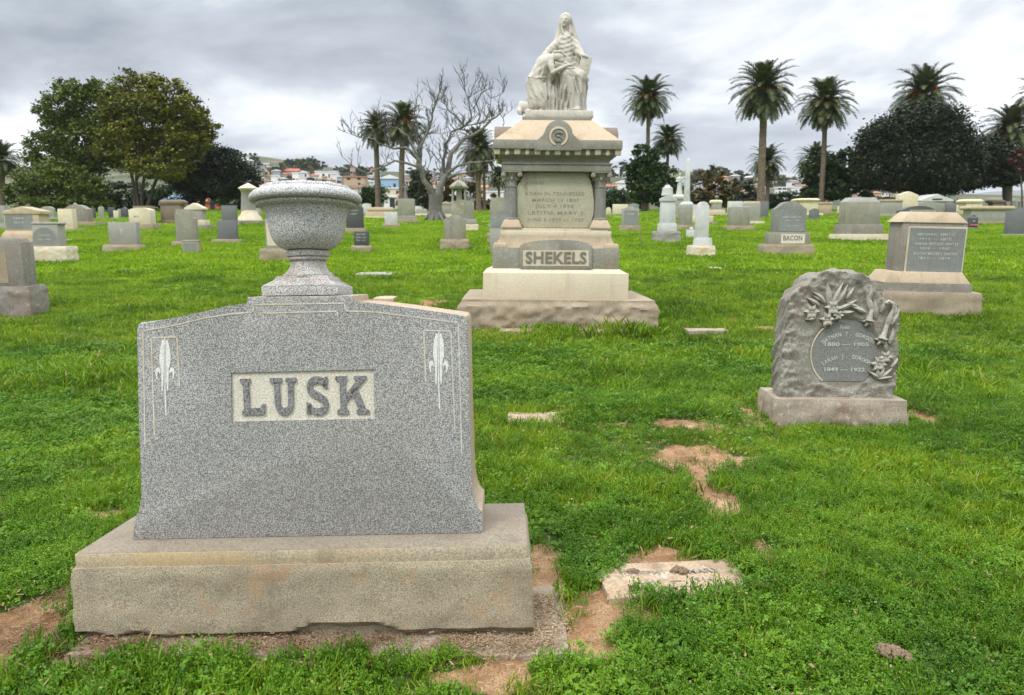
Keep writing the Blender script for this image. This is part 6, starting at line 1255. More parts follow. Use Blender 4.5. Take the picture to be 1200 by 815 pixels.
# ------------------------------------------------------------------ trees
GROUP_TR = 'trees along the far edge of the cemetery'
LM = dict(
 green=leaf_mat('green_foliage', (0.026, 0.042, 0.007), (0.07, 0.10, 0.011), (0.16, 0.20, 0.018), 0.15, 0.6, 0.35),
 olive=leaf_mat('olive_foliage', (0.035, 0.042, 0.006), (0.10, 0.105, 0.009), (0.23, 0.21, 0.015), 0.15, 0.6, 0.35),
 dark=leaf_mat('dark_oak_foliage', (0.007, 0.011, 0.005), (0.018, 0.026, 0.010), (0.048, 0.062, 0.022), 0.05, 0.6, 0.4),
 bush=leaf_mat('bush_foliage', (0.012, 0.032, 0.010), (0.03, 0.06, 0.015), (0.065, 0.105, 0.02), 0.1, 0.6, 0.5),
 grey=leaf_mat('grey_green_foliage', (0.025, 0.034, 0.02), (0.05, 0.062, 0.035), (0.09, 0.105, 0.06), 0.1, 0.6, 0.4),
 red=leaf_mat('reddish_foliage', (0.045, 0.016, 0.014), (0.09, 0.035, 0.028), (0.15, 0.07, 0.045), 0.1, 0.6, 0.4),
 scrub=leaf_mat('scrub_foliage', (0.04, 0.038, 0.012), (0.09, 0.08, 0.02), (0.26, 0.13, 0.03), 0.1, 0.6, 0.4),
 palm=leaf_mat('palm_fronds', (0.022, 0.034, 0.012), (0.055, 0.072, 0.022), (0.12, 0.14, 0.04), 0.1, 0.45, 0.8),
 dead=leaf_mat('dead_fronds', (0.06, 0.045, 0.028), (0.13, 0.095, 0.055), (0.22, 0.17, 0.10), 0.05, 0.8, 0.8),
)
BARK = stone('bark', (0.10, 0.08, 0.065), contrast=0.35, scale=12, stain=(0.05, 0.045, 0.035), stain_amt=0.6, bump=0.8, bscale=6)
PBARK = stone('palm_bark', (0.155, 0.115, 0.085), contrast=0.45, scale=7, stain=(0.08, 0.06, 0.045), stain_amt=0.6, bump=0.9, bscale=5)
TWIG = plain('twig_bark', (0.07, 0.062, 0.056), 0.9, 0.4, 3)
DBARK = stone('dead_bark', (0.165, 0.15, 0.138), contrast=0.35, scale=9, stain=(0.11, 0.095, 0.085), stain_amt=0.75, bump=0.8, bscale=5)
FRUIT = plain('palm_fruit', (0.42, 0.13, 0.02), 0.6, 0.4, 3)
def tpoint(px, py, Y): return Vector(atY(px, py, Y))
def foliage_np(lobes, n, size, seed, clump=0.26, shell=0.55, flat=0.5):
    rg = np.random.default_rng(seed); vol = np.array([(l[3]*l[4]*l[5])**0.7 for l in lobes]); vol = vol/vol.sum(); Vs = []
    for l, f in zip(lobes, vol):
        nl = max(20, int(n*f)); nc = max(5, int(nl/55)); c = np.array(l[:3]); r = np.array(l[3:6])
        d = rg.normal(size=(nc, 3)); d /= np.linalg.norm(d, axis=1)[:, None]; rad = shell+(1.02-shell)*rg.random(nc)**0.6
        cc = d*rad[:, None]; keep = vnoise(cc[:, 0]*2.3+seed, cc[:, 1]*2.3, cc[:, 2]*2.3, seed) > -0.45; cc = cc[keep]
        if len(cc) == 0: continue
        w = rg.integers(0, len(cc), nl); cr_ = clump*(0.6+0.8*rg.random(len(cc)))
        p = cc[w] + rg.normal(size=(nl, 3))*cr_[w][:, None]*np.array([0.55, 0.55, 0.38]); Vs.append(c + p*r)
    P = np.concatenate(Vs); m = len(P)
    nrm = rg.normal(size=(m, 3)); nrm[:, 2] = np.abs(nrm[:, 2])+flat; nrm /= np.linalg.norm(nrm, axis=1)[:, None]
    t = np.cross(nrm, rg.normal(size=(m, 3))); t /= np.linalg.norm(t, axis=1)[:, None]; b = np.cross(nrm, t); s = (size*(0.5+rg.random(m)))[:, None]
    asp = (0.35+0.3*rg.random(m))[:, None]
    V = np.stack([P-t*s, P-b*s*asp, P+t*s*(0.9), P+b*s*asp], 1).reshape(-1, 3); F = np.arange(m*4).reshape(-1, 4); return V, F
def broadleaf(name, label, cat, Y, lobes, m, n, size, trunk, seed, bark=None, tr=3.0, group=GROUP_TR, clump=0.26, stems=None, shell=0.55):
    """lobes: (px, py, rx_px, ry_px[, dY]); trunk: (px base, py base, px top, py top, width px)"""
    mp = mpp((0, Y, 0)); bx, by, tx, ty, tw = trunk; g = atY(bx, by, Y); g[2] = float(gz(g[0], Y)) if Y < 118 else g[2]
    root = thing(name, label, cat, tuple(g), group=group); L3 = []
    for l in lobes:
        p = atY(l[0], l[1], Y) - g; L3.append((p[0], (l[4] if len(l) > 4 else 0), p[2], l[2]*mp, l[2]*mp*0.9, l[3]*mp))
    V, F = foliage_np(L3, n, size, seed, clump, shell); me = mesh_np('crown', V, F); link('crown', me, LM[m], root)
    bm = bmesh.new(); rg = random.Random(seed)
    for (sx, st) in (stems or ((bx, tx),)):
        a = atY(sx, by, Y)-g; a[2] = -0.3; t_ = atY(st, ty, Y)-g; w = tw*mp/2; fork = Vector((t_[0], 0, t_[2]))
        mid_ = Vector(((a[0]*0.6+t_[0]*0.4)+rg.uniform(-.2, .2), rg.uniform(-.2, .2), t_[2]*0.5)); add_tube(bm, [(a[0], 0, a[2]), (a[0]*0.95, 0, 0.25), mid_, fork], [w*1.5, w*1.05, w*0.9, w*0.75], 9)
        for l in L3:
            if len(L3) > 4 and rg.random() < 0.2: continue
            e = Vector((l[0], l[1], l[2])); mm = fork.lerp(e, 0.5)+Vector((rg.uniform(-.1, .1)*l[3], rg.uniform(-.2, .2)*l[3], rg.uniform(-.1, .15)*l[5])); add_tube(bm, [fork, mm, e], [w*0.6, w*0.35, w*0.15], 6)
            for q in range(3): e2 = e+Vector((rg.uniform(-1, 1)*l[3], rg.uniform(-1, 1)*l[4], rg.uniform(-.2, 1)*l[5]))*0.75; add_tube(bm, [mm, mm.lerp(e2, 0.6)+Vector((0, 0, .1*l[5])), e2], [w*0.3, w*0.17, w*0.05], 5)
    obj('trunk', bm, bark or BARK, root, 60); return root
def frond_set(n, seed, e0, e1, R_, droop, dead=False):
    rg = np.random.default_rng(seed); V = []; F = []
    for i in range(n):
        az = i*2.39996+rg.uniform(-.2, .2); t_ = (i+0.5)/n; el = e0+(e1-e0)*t_+rg.uniform(-.08, .08); L_ = R_*rg.uniform(0.75, 1.15)*(0.85 if dead else 1.0)*(0.82 if el > 1.2 else 1)
        d0 = np.array([math.cos(az)*math.cos(el), math.sin(az)*math.cos(el), math.sin(el)]); N_ = 9; p = np.array([0, 0, 0.0]) + d0*0.05*R_; pts = [p.copy()]; d = d0.copy(); st = L_/N_
        for k in range(N_):
            d = d + np.array([0, 0, -droop*(0.35+k/N_*1.2)/N_]); d /= np.linalg.norm(d); p = p + d*st; pts.append(p.copy())
        pts = np.array(pts); side = np.cross(d0, [0, 0, 1.0]); side = side/max(1e-6, np.linalg.norm(side)); 
        for k in range(N_):        # rachis
            a, b = pts[k], pts[k+1]; w = 0.012*R_*(1-k/N_*0.8); q = len(V); V += [a-side*w, a+side*w, b+side*w*0.9, b-side*w*0.9]; F.append((q, q+1, q+2, q+3))
        M = 38
        for k in range(M):
            u_ = 0.12+0.86*(k+0.5)/M; x = u_*N_; j = min(int(x), N_-1); c = pts[j]*(1-(x-j))+pts[j+1]*(x-j); tan = pts[j+1]-pts[j]; tan /= np.linalg.norm(tan); up = np.cross(side, tan); ll = R_*(0.20 if not dead else 0.12)*math.sin(math.pi*min(1, u_*0.85+0.14))**0.7
            for s in (-1, 1):
                dr = side*s*0.75 + tan*0.75 + up*(0.30 if not dead else -0.2)*rg.uniform(0.2, 1.4); dr /= np.linalg.norm(dr); e = c+dr*ll + np.array([0, 0, -0.10*ll]); w = tan*0.0135*R_; q = len(V); V += [c-w, c+w, e+w*0.25, e-w*0.25]; F.append((q, q+1, q+2, q+3))
    return np.array(V), np.array(F)
PALMS = []
for s in range(3):
    V, F = frond_set(105, 10+s, 1.45, -0.75, 1.0, 1.45); a = mesh_np('fronds', V, F); a.materials.append(LM['palm'])
    V, F = frond_set(50, 20+s, -0.30, -1.2, 0.78, 1.3, True); b = mesh_np('dead_fronds', V, F); b.materials.append(LM['dead']); PALMS.append((a, b))
def palm(label, px, py_base, cx_, cy_, r_px, Y, tw, seed, skirt=1.0, fruit=True, cat='palm tree', group='date palms beyond the headstones', bulge=1.0, green=None):
    mp = mpp((0, Y, 0)); g = atY(px, py_base, Y); g[2] = float(gz(g[0], Y)) if Y < 118 else g[2]
    root = thing('palm_tree', label, cat, tuple(g), group=group); c = atY(cx_, cy_, Y)-g; w = tw*mp/2; H_ = c[2]; rg = random.Random(seed); bm = bmesh.new()
    n = 26; pts = []; rad = []
    for i in range(n+1):
        t = i/n; pts.append((c[0]*t*t+0.03*math.sin(t*5+seed), 0.04*math.sin(t*4), -0.3+(H_+0.25)*t)); rad.append(w*(1.25-0.3*min(1, t*6))*(1+0.06*(i % 2))*(1-0.12*t) if t < 0.86 else w*(0.95+1.1*bulge*math.sin((t-0.86)/0.14*2.4)))
    add_tube(bm, pts, rad, 10); obj('trunk', bm, PBARK, root, 50)
    a, b = PALMS[seed % 3]; R_ = r_px*mp
    o = link('crown', a, None, root); o.location = c; o.scale = (R_, R_, R_*1.0); o.rotation_euler = (rg.uniform(-.05, .05), rg.uniform(-.05, .05), rg.uniform(0, 6))
    if skirt: o = link('dead_fronds', b, None, root); o.location = (c[0], c[1], c[2]-0.06*R_); o.scale = (R_*0.95, R_*0.95, R_*1.05*skirt); o.rotation_euler = (0, 0, rg.uniform(0, 6))
    if fruit:
        bm = bmesh.new()
        for i in range(20):
            az = rg.uniform(0, 6.28); L_ = R_*rg.uniform(0.22, 0.42); d = Vector((math.cos(az), math.sin(az), rg.uniform(-0.1, 0.8))).normalized(); p0 = Vector(c); p1 = p0+d*L_; p2 = p1+Vector((d.x*.3, d.y*.3, -0.8)).normalized()*L_*0.5; add_tube(bm, [p0, p1, p2], [0.02*R_, 0.02*R_, 0.04*R_], 5)
        obj('fruit_stalks', bm, FRUIT, root, 60)
    return root
# left group
broadleaf('tree', 'tall spreading green tree, leftmost of the big leafy trees on the left', 'tree', 95, [(66, 128, 22, 28), (88, 112, 24, 18), (110, 128, 26, 28), (126, 120, 22, 26), (132, 165, 24, 34), (75, 155, 34, 30, 1), (110, 170, 30, 34, -1), (55, 178, 26, 26), (90, 205, 32, 26), (130, 150, 16, 30, 1)], 'green', 40000, 0.20, (112, 246, 105, 195, 6), 1, clump=0.24, shell=0.4)
broadleaf('tree', 'tall olive yellow tree with several dark stems, in the middle of the left group', 'tree', 92, [(160, 105, 26, 20), (190, 112, 26, 22), (140, 135, 22, 28), (175, 140, 36, 30, -1), (215, 135, 24, 24), (232, 160, 20, 26), (200, 170, 34, 28), (152, 172, 30, 24, -1), (195, 198, 36, 14, -2), (235, 148, 20, 22)], 'olive', 42000, 0.20, (163, 247, 165, 195, 4), 2, stems=((158, 152), (167, 172), (172, 190), (163, 160)), clump=0.24, shell=0.4)
broadleaf('tree', 'dark green drooping tree behind the octagonal pillar, right end of the left group', 'tree', 98, [(235, 190, 26, 26), (262, 200, 26, 24), (285, 212, 20, 20), (250, 220, 34, 16), (222, 212, 24, 24)], 'dark', 34000, 0.17, (236, 246, 244, 215, 7), 3, clump=0.3)
broadleaf('shrub', 'light green weeping shrub under the big green tree at far left', 'shrub', 88, [(60, 215, 34, 26), (95, 225, 26, 22), (30, 225, 22, 20), (75, 240, 45, 10)], 'green', 22000, 0.18, (62, 248, 62, 230, 3), 4)
broadleaf('shrub', 'dark shrub filling the gap below the olive yellow tree', 'shrub', 104, [(150, 230, 30, 16), (190, 232, 26, 12), (120, 236, 22, 12)], 'bush', 6000, 0.28, (150, 247, 150, 235, 3), 5)
palm('palm tree cut by the left edge behind the weeping shrub', 2, 247, 2, 188, 26, 100, 9, 5, 0.8, fruit=False)
broadleaf('shrub', 'dark hedge behind the octagonal pillar and urn', 'shrub', 112, [(280, 232, 26, 14), (310, 232, 22, 11), (340, 230, 18, 10), (370, 230, 20, 9), (400, 230, 16, 10)], 'bush', 9000, 0.26, (330, 246, 330, 235, 3), 6)
# centre
palm('slimmer palm just left of the double headed palm, behind the dead tree', 443, 247, 441, 152, 25, 97, 6.5, 1)
palm('tall palm with the fullest crown, behind the left limbs of the dead tree', 471, 247, 473, 146, 32, 95, 7, 2)
palm('palm with long brown skirt behind the right limbs of the dead tree', 561, 248, 560, 174, 30, 93, 6.5, 3, 1.5, fruit=False)
palm('thin trunked palm right next to the long skirted palm', 568, 248, 566, 180, 18, 96, 3.5, 4, 1.3, fruit=False)
palm('small palm partly hidden left of the tall monument columns', 585, 246, 584, 208, 16, 108, 3, 6, 1.0, fruit=False)
broadleaf('bush', 'round clipped green bush between the urn and the slimmer palm', 'bush', 108, [(439, 230, 15, 12.5)], 'bush', 4500, 0.18, (439, 246, 439, 238, 2), 7, clump=0.4)
broadleaf('shrub', 'grey green shrub right behind the fork of the dead tree', 'shrub', 96, [(492, 222, 14, 22), (480, 235, 12, 12), (505, 235, 10, 12)], 'grey', 6000, 0.24, (490, 248, 490, 235, 2), 8)
broadleaf('shrub', 'olive shrub between the canopy monument and the long skirted palm', 'shrub', 100, [(530, 228, 12, 16), (552, 232, 14, 16), (575, 238, 12, 10)], 'scrub', 6000, 0.24, (545, 248, 545, 238, 2), 9)
# right
palm('tall palm nearest the right side of the tall monument', 758, 247, 760, 116, 31, 98, 5, 7)
palm('shorter palm rising behind the dark bushy tree', 781, 247, 783, 165, 23, 104, 4, 8)
broadleaf('tree', 'dark bushy tree on a short thick trunk, right of the tall monument', 'tree', 90, [(757, 186, 18, 16), (770, 205, 20, 18), (748, 205, 14, 16), (765, 225, 26, 12), (785, 222, 12, 14)], 'bush', 13000, 0.24, (755, 247, 756, 215, 8), 10)
broadleaf('bush', 'rounded dark green bush just right of the tall monument', 'bush', 108, [(722, 234, 16, 12), (708, 236, 10, 9)], 'bush', 5000, 0.2, (722, 246, 722, 240, 2), 11, clump=0.4)
broadleaf('shrub', 'tall dark hedge between the bushy tree and the obelisk', 'shrub', 112, [(745, 234, 14, 10), (800, 230, 14, 14), (785, 238, 16, 9)], 'bush', 6000, 0.24, (790, 246, 790, 240, 2), 12)
broadleaf('shrub', 'thin brown olive scrub tree behind the obelisk and urn monument', 'tree', 102, [(825, 215, 12, 18), (840, 208, 10, 14), (855, 222, 16, 14), (818, 232, 16, 12), (838, 235, 22, 10)], 'scrub', 7000, 0.22, (838, 247, 838, 225, 2.5), 13, clump=0.2, shell=0.3)
broadleaf('shrub', 'dull green scrub between the thin brown scrub and the tallest palm', 'shrub', 108, [(868, 225, 14, 13), (855, 236, 20, 9), (882, 236, 14, 9)], 'grey', 5000, 0.22, (866, 247, 866, 235, 2), 14)
palm('tallest palm with a thick trunk, right of centre', 891, 247, 895, 106, 41, 88, 9, 9)
palm('short palm directly behind the trunk of the tallest palm', 899, 247, 899, 190, 24, 106, 5, 10, 1.1, fruit=False)
palm('second tallest palm, right of the tallest one', 962, 246, 967, 121, 36, 96, 6, 11)
palm('low palm behind the leafy green tree right of centre', 953, 247, 955, 190, 26, 104, 5, 12, 0.6, fruit=False)
broadleaf('tree', 'leafy mid green tree behind the second tallest palm trunk', 'tree', 99, [(965, 200, 22, 20), (990, 195, 18, 18), (1005, 205, 16, 20), (975, 222, 26, 14), (950, 225, 14, 14), (1015, 222, 12, 10)], 'bush', 15000, 0.26, (990, 247, 990, 222, 4), 15, clump=0.26)
broadleaf('bush', 'green low hedge left of the leafy mid green tree', 'bush', 110, [(915, 236, 20, 10), (940, 238, 16, 9)], 'bush', 5000, 0.24, (925, 246, 925, 240, 2), 16)
palm('broad palm crown sprouting above the big dark oak', 1079, 247, 1083, 112, 41, 100, 8, 13, 0.5)
broadleaf('oak_tree', 'huge nearly black oak under the broad palm crown', 'tree', 92, [(1080, 145, 40, 22), (1040, 165, 32, 24), (1110, 165, 34, 26), (1028, 190, 24, 26), (1070, 190, 40, 30, -1), (1120, 195, 28, 28), (1095, 212, 34, 18), (1055, 210, 30, 14), (1135, 205, 16, 18)], 'dark', 85000, 0.17, (1064, 247, 1070, 210, 9), 17, clump=0.3)
palm('palm with orange fruit at the right edge, behind the smaller dark oak', 1181, 246, 1184, 152, 37, 96, 7, 14, 0.6)
broadleaf('oak_tree', 'smaller dark oak near the right edge, beside the huge oak', 'tree', 94, [(1165, 185, 24, 22), (1150, 198, 20, 20), (1185, 195, 18, 20), (1170, 208, 26, 10)], 'dark', 34000, 0.17, (1181, 246, 1178, 208, 8), 18, clump=0.3)
broadleaf('shrub', 'reddish leaved shrub at the right edge under the orange fruited palm', 'shrub', 89, [(1190, 185, 8, 9), (1200, 190, 10, 12)], 'red', 2200, 0.2, (1198, 247, 1196, 200, 2), 19)
palm('palm frond tips at the right edge, above the orange fruited palm', 1222, 246, 1224, 112, 32, 96, 7, 15, 0.6)
broadleaf('shrub', 'dark shrubs under the right hand oaks', 'shrub', 113, [(1040, 238, 18, 8), (1075, 239, 20, 8), (1110, 240, 18, 6)], 'grey', 5000, 0.22, (1075, 246, 1075, 240, 2), 20)
# ---- the dead tree
def dead_tree():
    Y = 57.0; g = gpt(508, 258.5); Y = g[1]; root = thing('dead_tree', 'large bare dead tree with two pale forking limbs, left of the tall monument', 'tree', tuple(g)); mp = mpp(g); rg = random.Random(3)
    q = lambda X, Z, dy=0: Vector(atY(400+X/4.795, 90+Z/4.795, Y+dy)-g)
    bm = bmesh.new(); w = mp/4.795
    add_tube(bm, [(q(530, 815)+Vector((0, 0, -.2))), q(530, 800), q(529, 770), q(528, 730), q(531, 690), q(533, 665)], [62*w, 50*w, 40*w, 36*w, 40*w, 44*w], 14)
    for k in range(7):
        a = k*0.9; p = q(530, 800); add_tube(bm, [p+Vector((math.cos(a)*30*w, math.sin(a)*30*w, 0.5)), p+Vector((math.cos(a)*52*w, math.sin(a)*52*w, 0.12)), p+Vector((math.cos(a)*78*w, math.sin(a)*78*w, -0.15))], [10*w, 9*w, 4*w], 6)
    obj('trunk', bm, DBARK, root, 60)
    limbs = [([(528, 690, 0), (500, 630, -.3), (470, 580, -.5), (450, 530, -.6), (442, 470, -.6), (447, 400, -.5), (480, 310, -.4), (505, 235, -.3), (520, 180, -.2), (538, 125, 0), (552, 60, .1)], 30, 4),
     ([(455, 545, -.5), (420, 505, -.8), (370, 490, -1), (300, 475, -1.2), (230, 510, -1.4), (150, 545, -1.5), (60, 500, -1.6), (5, 450, -1.6)], 15, 2.5),
     ([(443, 480, -.6), (410, 440, -.7), (360, 405, -.9), (290, 405, -1.1), (230, 385, -1.2), (180, 350, -1.2), (110, 340, -1.3), (20, 310, -1.3)], 18, 2),
     ([(430, 465, -.6), (400, 385, -.5), (370, 330, -.4), (320, 295, -.3), (270, 280, -.3), (230, 245, -.2)], 14, 2),
     ([(400, 330, .3), (440, 325, .3), (480, 325, .2)], 7, 2), ([(265, 385, .2), (275, 320, .3), (262, 275, .4), (235, 250, .5)], 7, 2),
     ([(537, 680, 0), (560, 610, .3), (595, 530, .4), (610, 440, .5), (640, 400, .6), (700, 350, .8), (760, 310, .9), (830, 260, 1.0), (868, 220, 1.0), (900, 215, 1.0), (915, 260, 1.0)], 32, 3),
     ([(560, 610, .5), (568, 540, .8), (575, 460, 1), (592, 380, 1.1), (622, 310, 1.3), (690, 272, 1.4), (770, 268, 1.5), (850, 240, 1.5)], 20, 3),
     ([(600, 540, -.2), (650, 505, -.5), (700, 488, -.8), (760, 480, -1), (850, 470, -1.2), (900, 465, -1.3)], 15, 3), ([(595, 570, .2), (640, 548, .6), (700, 540, .9), (780, 520, 1.1), (825, 490, 1.2)], 12, 3),
     ([(690, 272, 1), (640, 222, .8), (595, 180, .6), (570, 110, .5)], 11, 2), ([(700, 268, 1), (735, 235, .8), (720, 160, .6), (700, 90, .5), (690, 30, .4)], 10, 1.8), ([(760, 268, 1), (782, 225, 1), (760, 150, 1), (790, 80, 1), (765, 20, 1)], 10, 1.8),
     ([(800, 262, 1), (832, 200, .8), (842, 125, .8), (905, 92, .8)], 9, 1.8), ([(730, 300, .5), (690, 300, .3), (640, 300, .1), (600, 260, 0)], 9, 2), ([(605, 480, .2), (575, 420, .4), (540, 405, .5)], 6, 1.5), ([(470, 560, .3), (500, 480, .5), (495, 440, .5)], 5, 1.5),
     ([(430, 520, .4), (425, 470, .8), (440, 420, .9), (425, 300, 1), (420, 170, 1)], 12, 2)]
    twigs = bmesh.new()
    def twig(p, d, L_, r, lv):
        pts = [p.copy()]; n = 5; dd = d.normalized()
        for i in range(n):
            dd = (dd + Vector((rg.uniform(-.32, .32), rg.uniform(-.32, .32), rg.uniform(-.18, .34)))).normalized(); pts.append(pts[-1]+dd*L_/n)
            if lv > 0 and rg.random() < 0.6: twig(pts[-1], dd+Vector((rg.uniform(-1, 1), rg.uniform(-.7, .7), rg.uniform(-.2, .8))), L_*rg.uniform(.4, .7), r*.7, lv-1)
        add_tube(twigs, pts, [r*(1-0.65*i/n) for i in range(n+1)], 4, False)
    for pts, r0, r1 in limbs:
        P = [q(*p) for p in pts]; n = len(P); Q = []
        for i in range(n-1):
            for t in (0, 0.5): v = P[i].lerp(P[i+1], t); Q.append(v + (Vector((rg.uniform(-1, 1), rg.uniform(-1, 1), rg.uniform(-1, 1)))*r0*w*0.25 if i else Vector()))
        Q.append(P[-1]); m = len(Q); rr = [w*0.5*1.25*(r0+(r1-r0)*(i/(m-1))**0.8)*rg.uniform(0.92, 1.1) for i in range(m)]; bm = bmesh.new(); add_tube(bm, Q, rr, 10); obj('limb', bm, DBARK, root, 60)
        for i in range(2, m):
            k = 1 if r0 > 20 and i < m*0.5 else (2 if P[-1].z > q(0, 330).z else 1)
            for _ in range(k):
                if rg.random() < 0.85: dr = (Q[i]-Q[i-1]).normalized(); twig(Q[i], dr*0.6+Vector((rg.uniform(-.9, .9), rg.uniform(-.7, .7), rg.uniform(-.1, 1.1))), mp*rg.uniform(9, 21), max(0.03, rr[i]*0.33), 2)
    obj('twigs', twigs, TWIG, root)
dead_tree()
# ------------------------------------------------------------------ the hillside with its houses
def build_hills():
    xs = np.linspace(-1500, 1500, 300); ys = np.concatenate([np.linspace(245, 700, 110), np.linspace(710, 1400, 30)]); X, Y = np.meshgrid(xs, ys); Z = hills_z(X, Y); Z[0] -= 6
    n, m = X.shape; I = np.arange(n*m).reshape(n, m); F = np.stack([I[:-1, :-1], I[:-1, 1:], I[1:, 1:], I[1:, :-1]], -1).reshape(-1, 4); me = mesh_np('hills', np.stack([X.ravel(), Y.ravel(), Z.ravel()], 1), F)
    t = NT('hillside'); P = t.co('Position'); c = t.ramp(t.noise(P, 0.035, 7, 0.7), [(0.3, (0.03, 0.045, 0.018)), (0.5, (0.065, 0.075, 0.035)), (0.62, (0.13, 0.12, 0.07)), (0.75, (0.22, 0.18, 0.12))]); t.l(c, t.b.inputs['Base Color']); t.b.inputs['Roughness'].default_value = 0.95
    o = link('hills', me, t.m, smooth=180); o['kind'] = 'structure'
    xs = np.linspace(-2600, 3600, 160); ys = np.linspace(1900, 3400, 40); X, Y = np.meshgrid(xs, ys); px = CX+FPX*X/Y
    rp = np.interp(px, [-200, 300, 700, 1000, 1060, 1110, 1150, 1200, 1400], [232, 230, 226, 232, 233, 233, 229, 226, 222]); top = CAM_H+(272-rp)/FPX*2700; k = np.sin(np.clip((Y-1900)/1500, 0, 1)*math.pi)**0.7
    Z = -20+(top+20)*k*(2700/Y*0+1) + fbm(X/300, Y/300, seed=4, oct=4)*14*k; n, m = X.shape; I = np.arange(n*m).reshape(n, m); F = np.stack([I[:-1, :-1], I[:-1, 1:], I[1:, 1:], I[1:, :-1]], -1).reshape(-1, 4)
    me = mesh_np('distant_hills', np.stack([X.ravel(), Y.ravel(), Z.ravel()], 1), F); t = NT('far_ridge'); P = t.co('Position'); t.l(t.ramp(t.noise(P, 0.008, 6, 0.65), [(0.35, (0.05, 0.06, 0.04)), (0.65, (0.14, 0.13, 0.09))]), t.b.inputs['Base Color'])
    o = link('distant_hills', me, t.m, smooth=180); o['kind'] = 'structure'
build_hills()
WALLS = dict(white=plain('white_stucco', (0.72, 0.72, 0.70), 0.8, 0.1), cream=plain('cream_stucco', (0.62, 0.55, 0.42), 0.8, 0.1), pink=plain('pink_stucco', (0.50, 0.34, 0.27), 0.8, 0.1), tan=plain('tan_stucco', (0.46, 0.34, 0.22), 0.8, 0.1), blue=plain('pale_blue_wall', (0.28, 0.42, 0.58), 0.8, 0.1), grey=plain('grey_wall', (0.33, 0.34, 0.36), 0.8, 0.1), orange=plain('orange_wall', (0.42, 0.13, 0.06), 0.8, 0.2))
ROOFS = dict(grey=plain('grey_roofing', (0.22, 0.22, 0.23), 0.9, 0.2), red=plain('red_tiles', (0.36, 0.13, 0.075), 0.9, 0.3), white=plain('white_roofing', (0.70, 0.70, 0.70), 0.8, 0.1), brown=plain('brown_shingle', (0.16, 0.11, 0.08), 0.9, 0.3), blue=plain('blue_tarp', (0.10, 0.22, 0.38), 0.6, 0.3), orange=plain('orange_tiles', (0.45, 0.20, 0.11), 0.9, 0.3))
GLASS = plain('dark_window', (0.03, 0.035, 0.045), 0.15, 0.0)
def building(label, p, w, h, d, kind, wm_, rm, yaw=0.0, seed=0, name='house', cat='house', group='houses on the far hillside', storeys=1):
    root = thing(name, label, cat, tuple(p), (0, 0, yaw), group); rg = random.Random(seed); bm = bmesh.new(); add_box(bm, -w/2, w/2, -d/2, d/2, -3, h, 0); obj('walls', bm, WALLS[wm_], root)
    bm = bmesh.new()
    if kind == 'flat': add_box(bm, -w/2-0.3, w/2+0.3, -d/2-0.3, d/2+0.3, h-0.02, h+0.45, 0)
    elif kind == 'hip': add_frustum(bm, w+0.9, d+0.9, h-0.02, w*0.45, 0.3, h+w*0.16, 0)
    elif kind == 'gable_front': add_prism(bm, [(-w/2-0.5, h-0.02), (w/2+0.5, h-0.02), (w/2+0.5, h+0.2), (0, h+w*0.22), (-w/2-0.5, h+0.2)], -d/2-0.4, d/2+0.4, 0)
    else:
        hh = h+d*0.25; v = [bm.verts.new(c) for c in ((-w/2-.4, -d/2-.4, h-.02), (w/2+.4, -d/2-.4, h-.02), (w/2+.4, d/2+.4, h-.02), (-w/2-.4, d/2+.4, h-.02), (-w/2-.4, 0, hh), (w/2+.4, 0, hh))]
        for f in ((0, 1, 5, 4), (2, 3, 4, 5), (0, 4, 3), (1, 2, 5), (3, 2, 1, 0)): bm.faces.new([v[i] for i in f])
    obj('roof', bm, ROOFS[rm], root)
    n = max(2, int(w/3.4))
    for s in range(storeys):
        for i in range(n):
            if rg.random() < 0.15: continue
            x = -w/2+(i+0.5)*w/n; z = 1.1+s*h/storeys; ww, wh = (1.5, 1.3) if not (s == 0 and i == n//2) else (1.0, 2.1)
            if wh > 2: z = 0.1
            bm = bmesh.new(); add_box(bm, x-ww/2, x+ww/2, -d/2-0.06, -d/2+0.1, z, z+wh, 0); obj('door' if wh > 2 else 'window', bm, GLASS, root)
    return root
def hillpt(px, py):
    d = camray(px, py); t = 250.0
    while t < 1000:
        p = d*t
        if CAM_H+p[2] <= float(hills_z(p[0], p[1])): return np.array([p[0], p[1], CAM_H+p[2]])
        t += 3.0
    return None
def bpx(label, x0, x1, yt, yb_, kind, wm_, rm, Y=None, storeys=1, yaw=0, seed=1, **k):
    p = hillpt((x0+x1)/2, yb_) if Y is None else atY((x0+x1)/2, yb_, Y)
    if p is None: return
    mp = mpp(p); w = (x1-x0)*mp; building(label, p, w, (yb_-yt)*mp*(0.72 if kind != 'flat' else 1), min(w*0.8, 12), kind, wm_, rm, yaw, seed, storeys=storeys, **k)
EXPL = [('large white boxy house on the hilltop at far left', 279, 293, 184, 192, 'flat', 'white', 'white'), ('white gabled house below the boxy hilltop house', 302, 316, 192, 199, 'gable', 'white', 'grey'), ('long pink house with a red tile roof above the urn', 333, 351, 199, 208, 'gable', 'pink', 'red'),
 ('white gabled house directly above the urn rim', 350, 362, 201, 209, 'gable_front', 'white', 'white'), ('long white flat roofed house with dark windows above the right of the urn rim', 371, 397, 202.5, 209.5, 'flat', 'white', 'white'),
 ('white house beside the long pink house', 318, 332, 195, 202, 'hip', 'white', 'grey')]
for e in EXPL: bpx(*e, yaw=0.1)
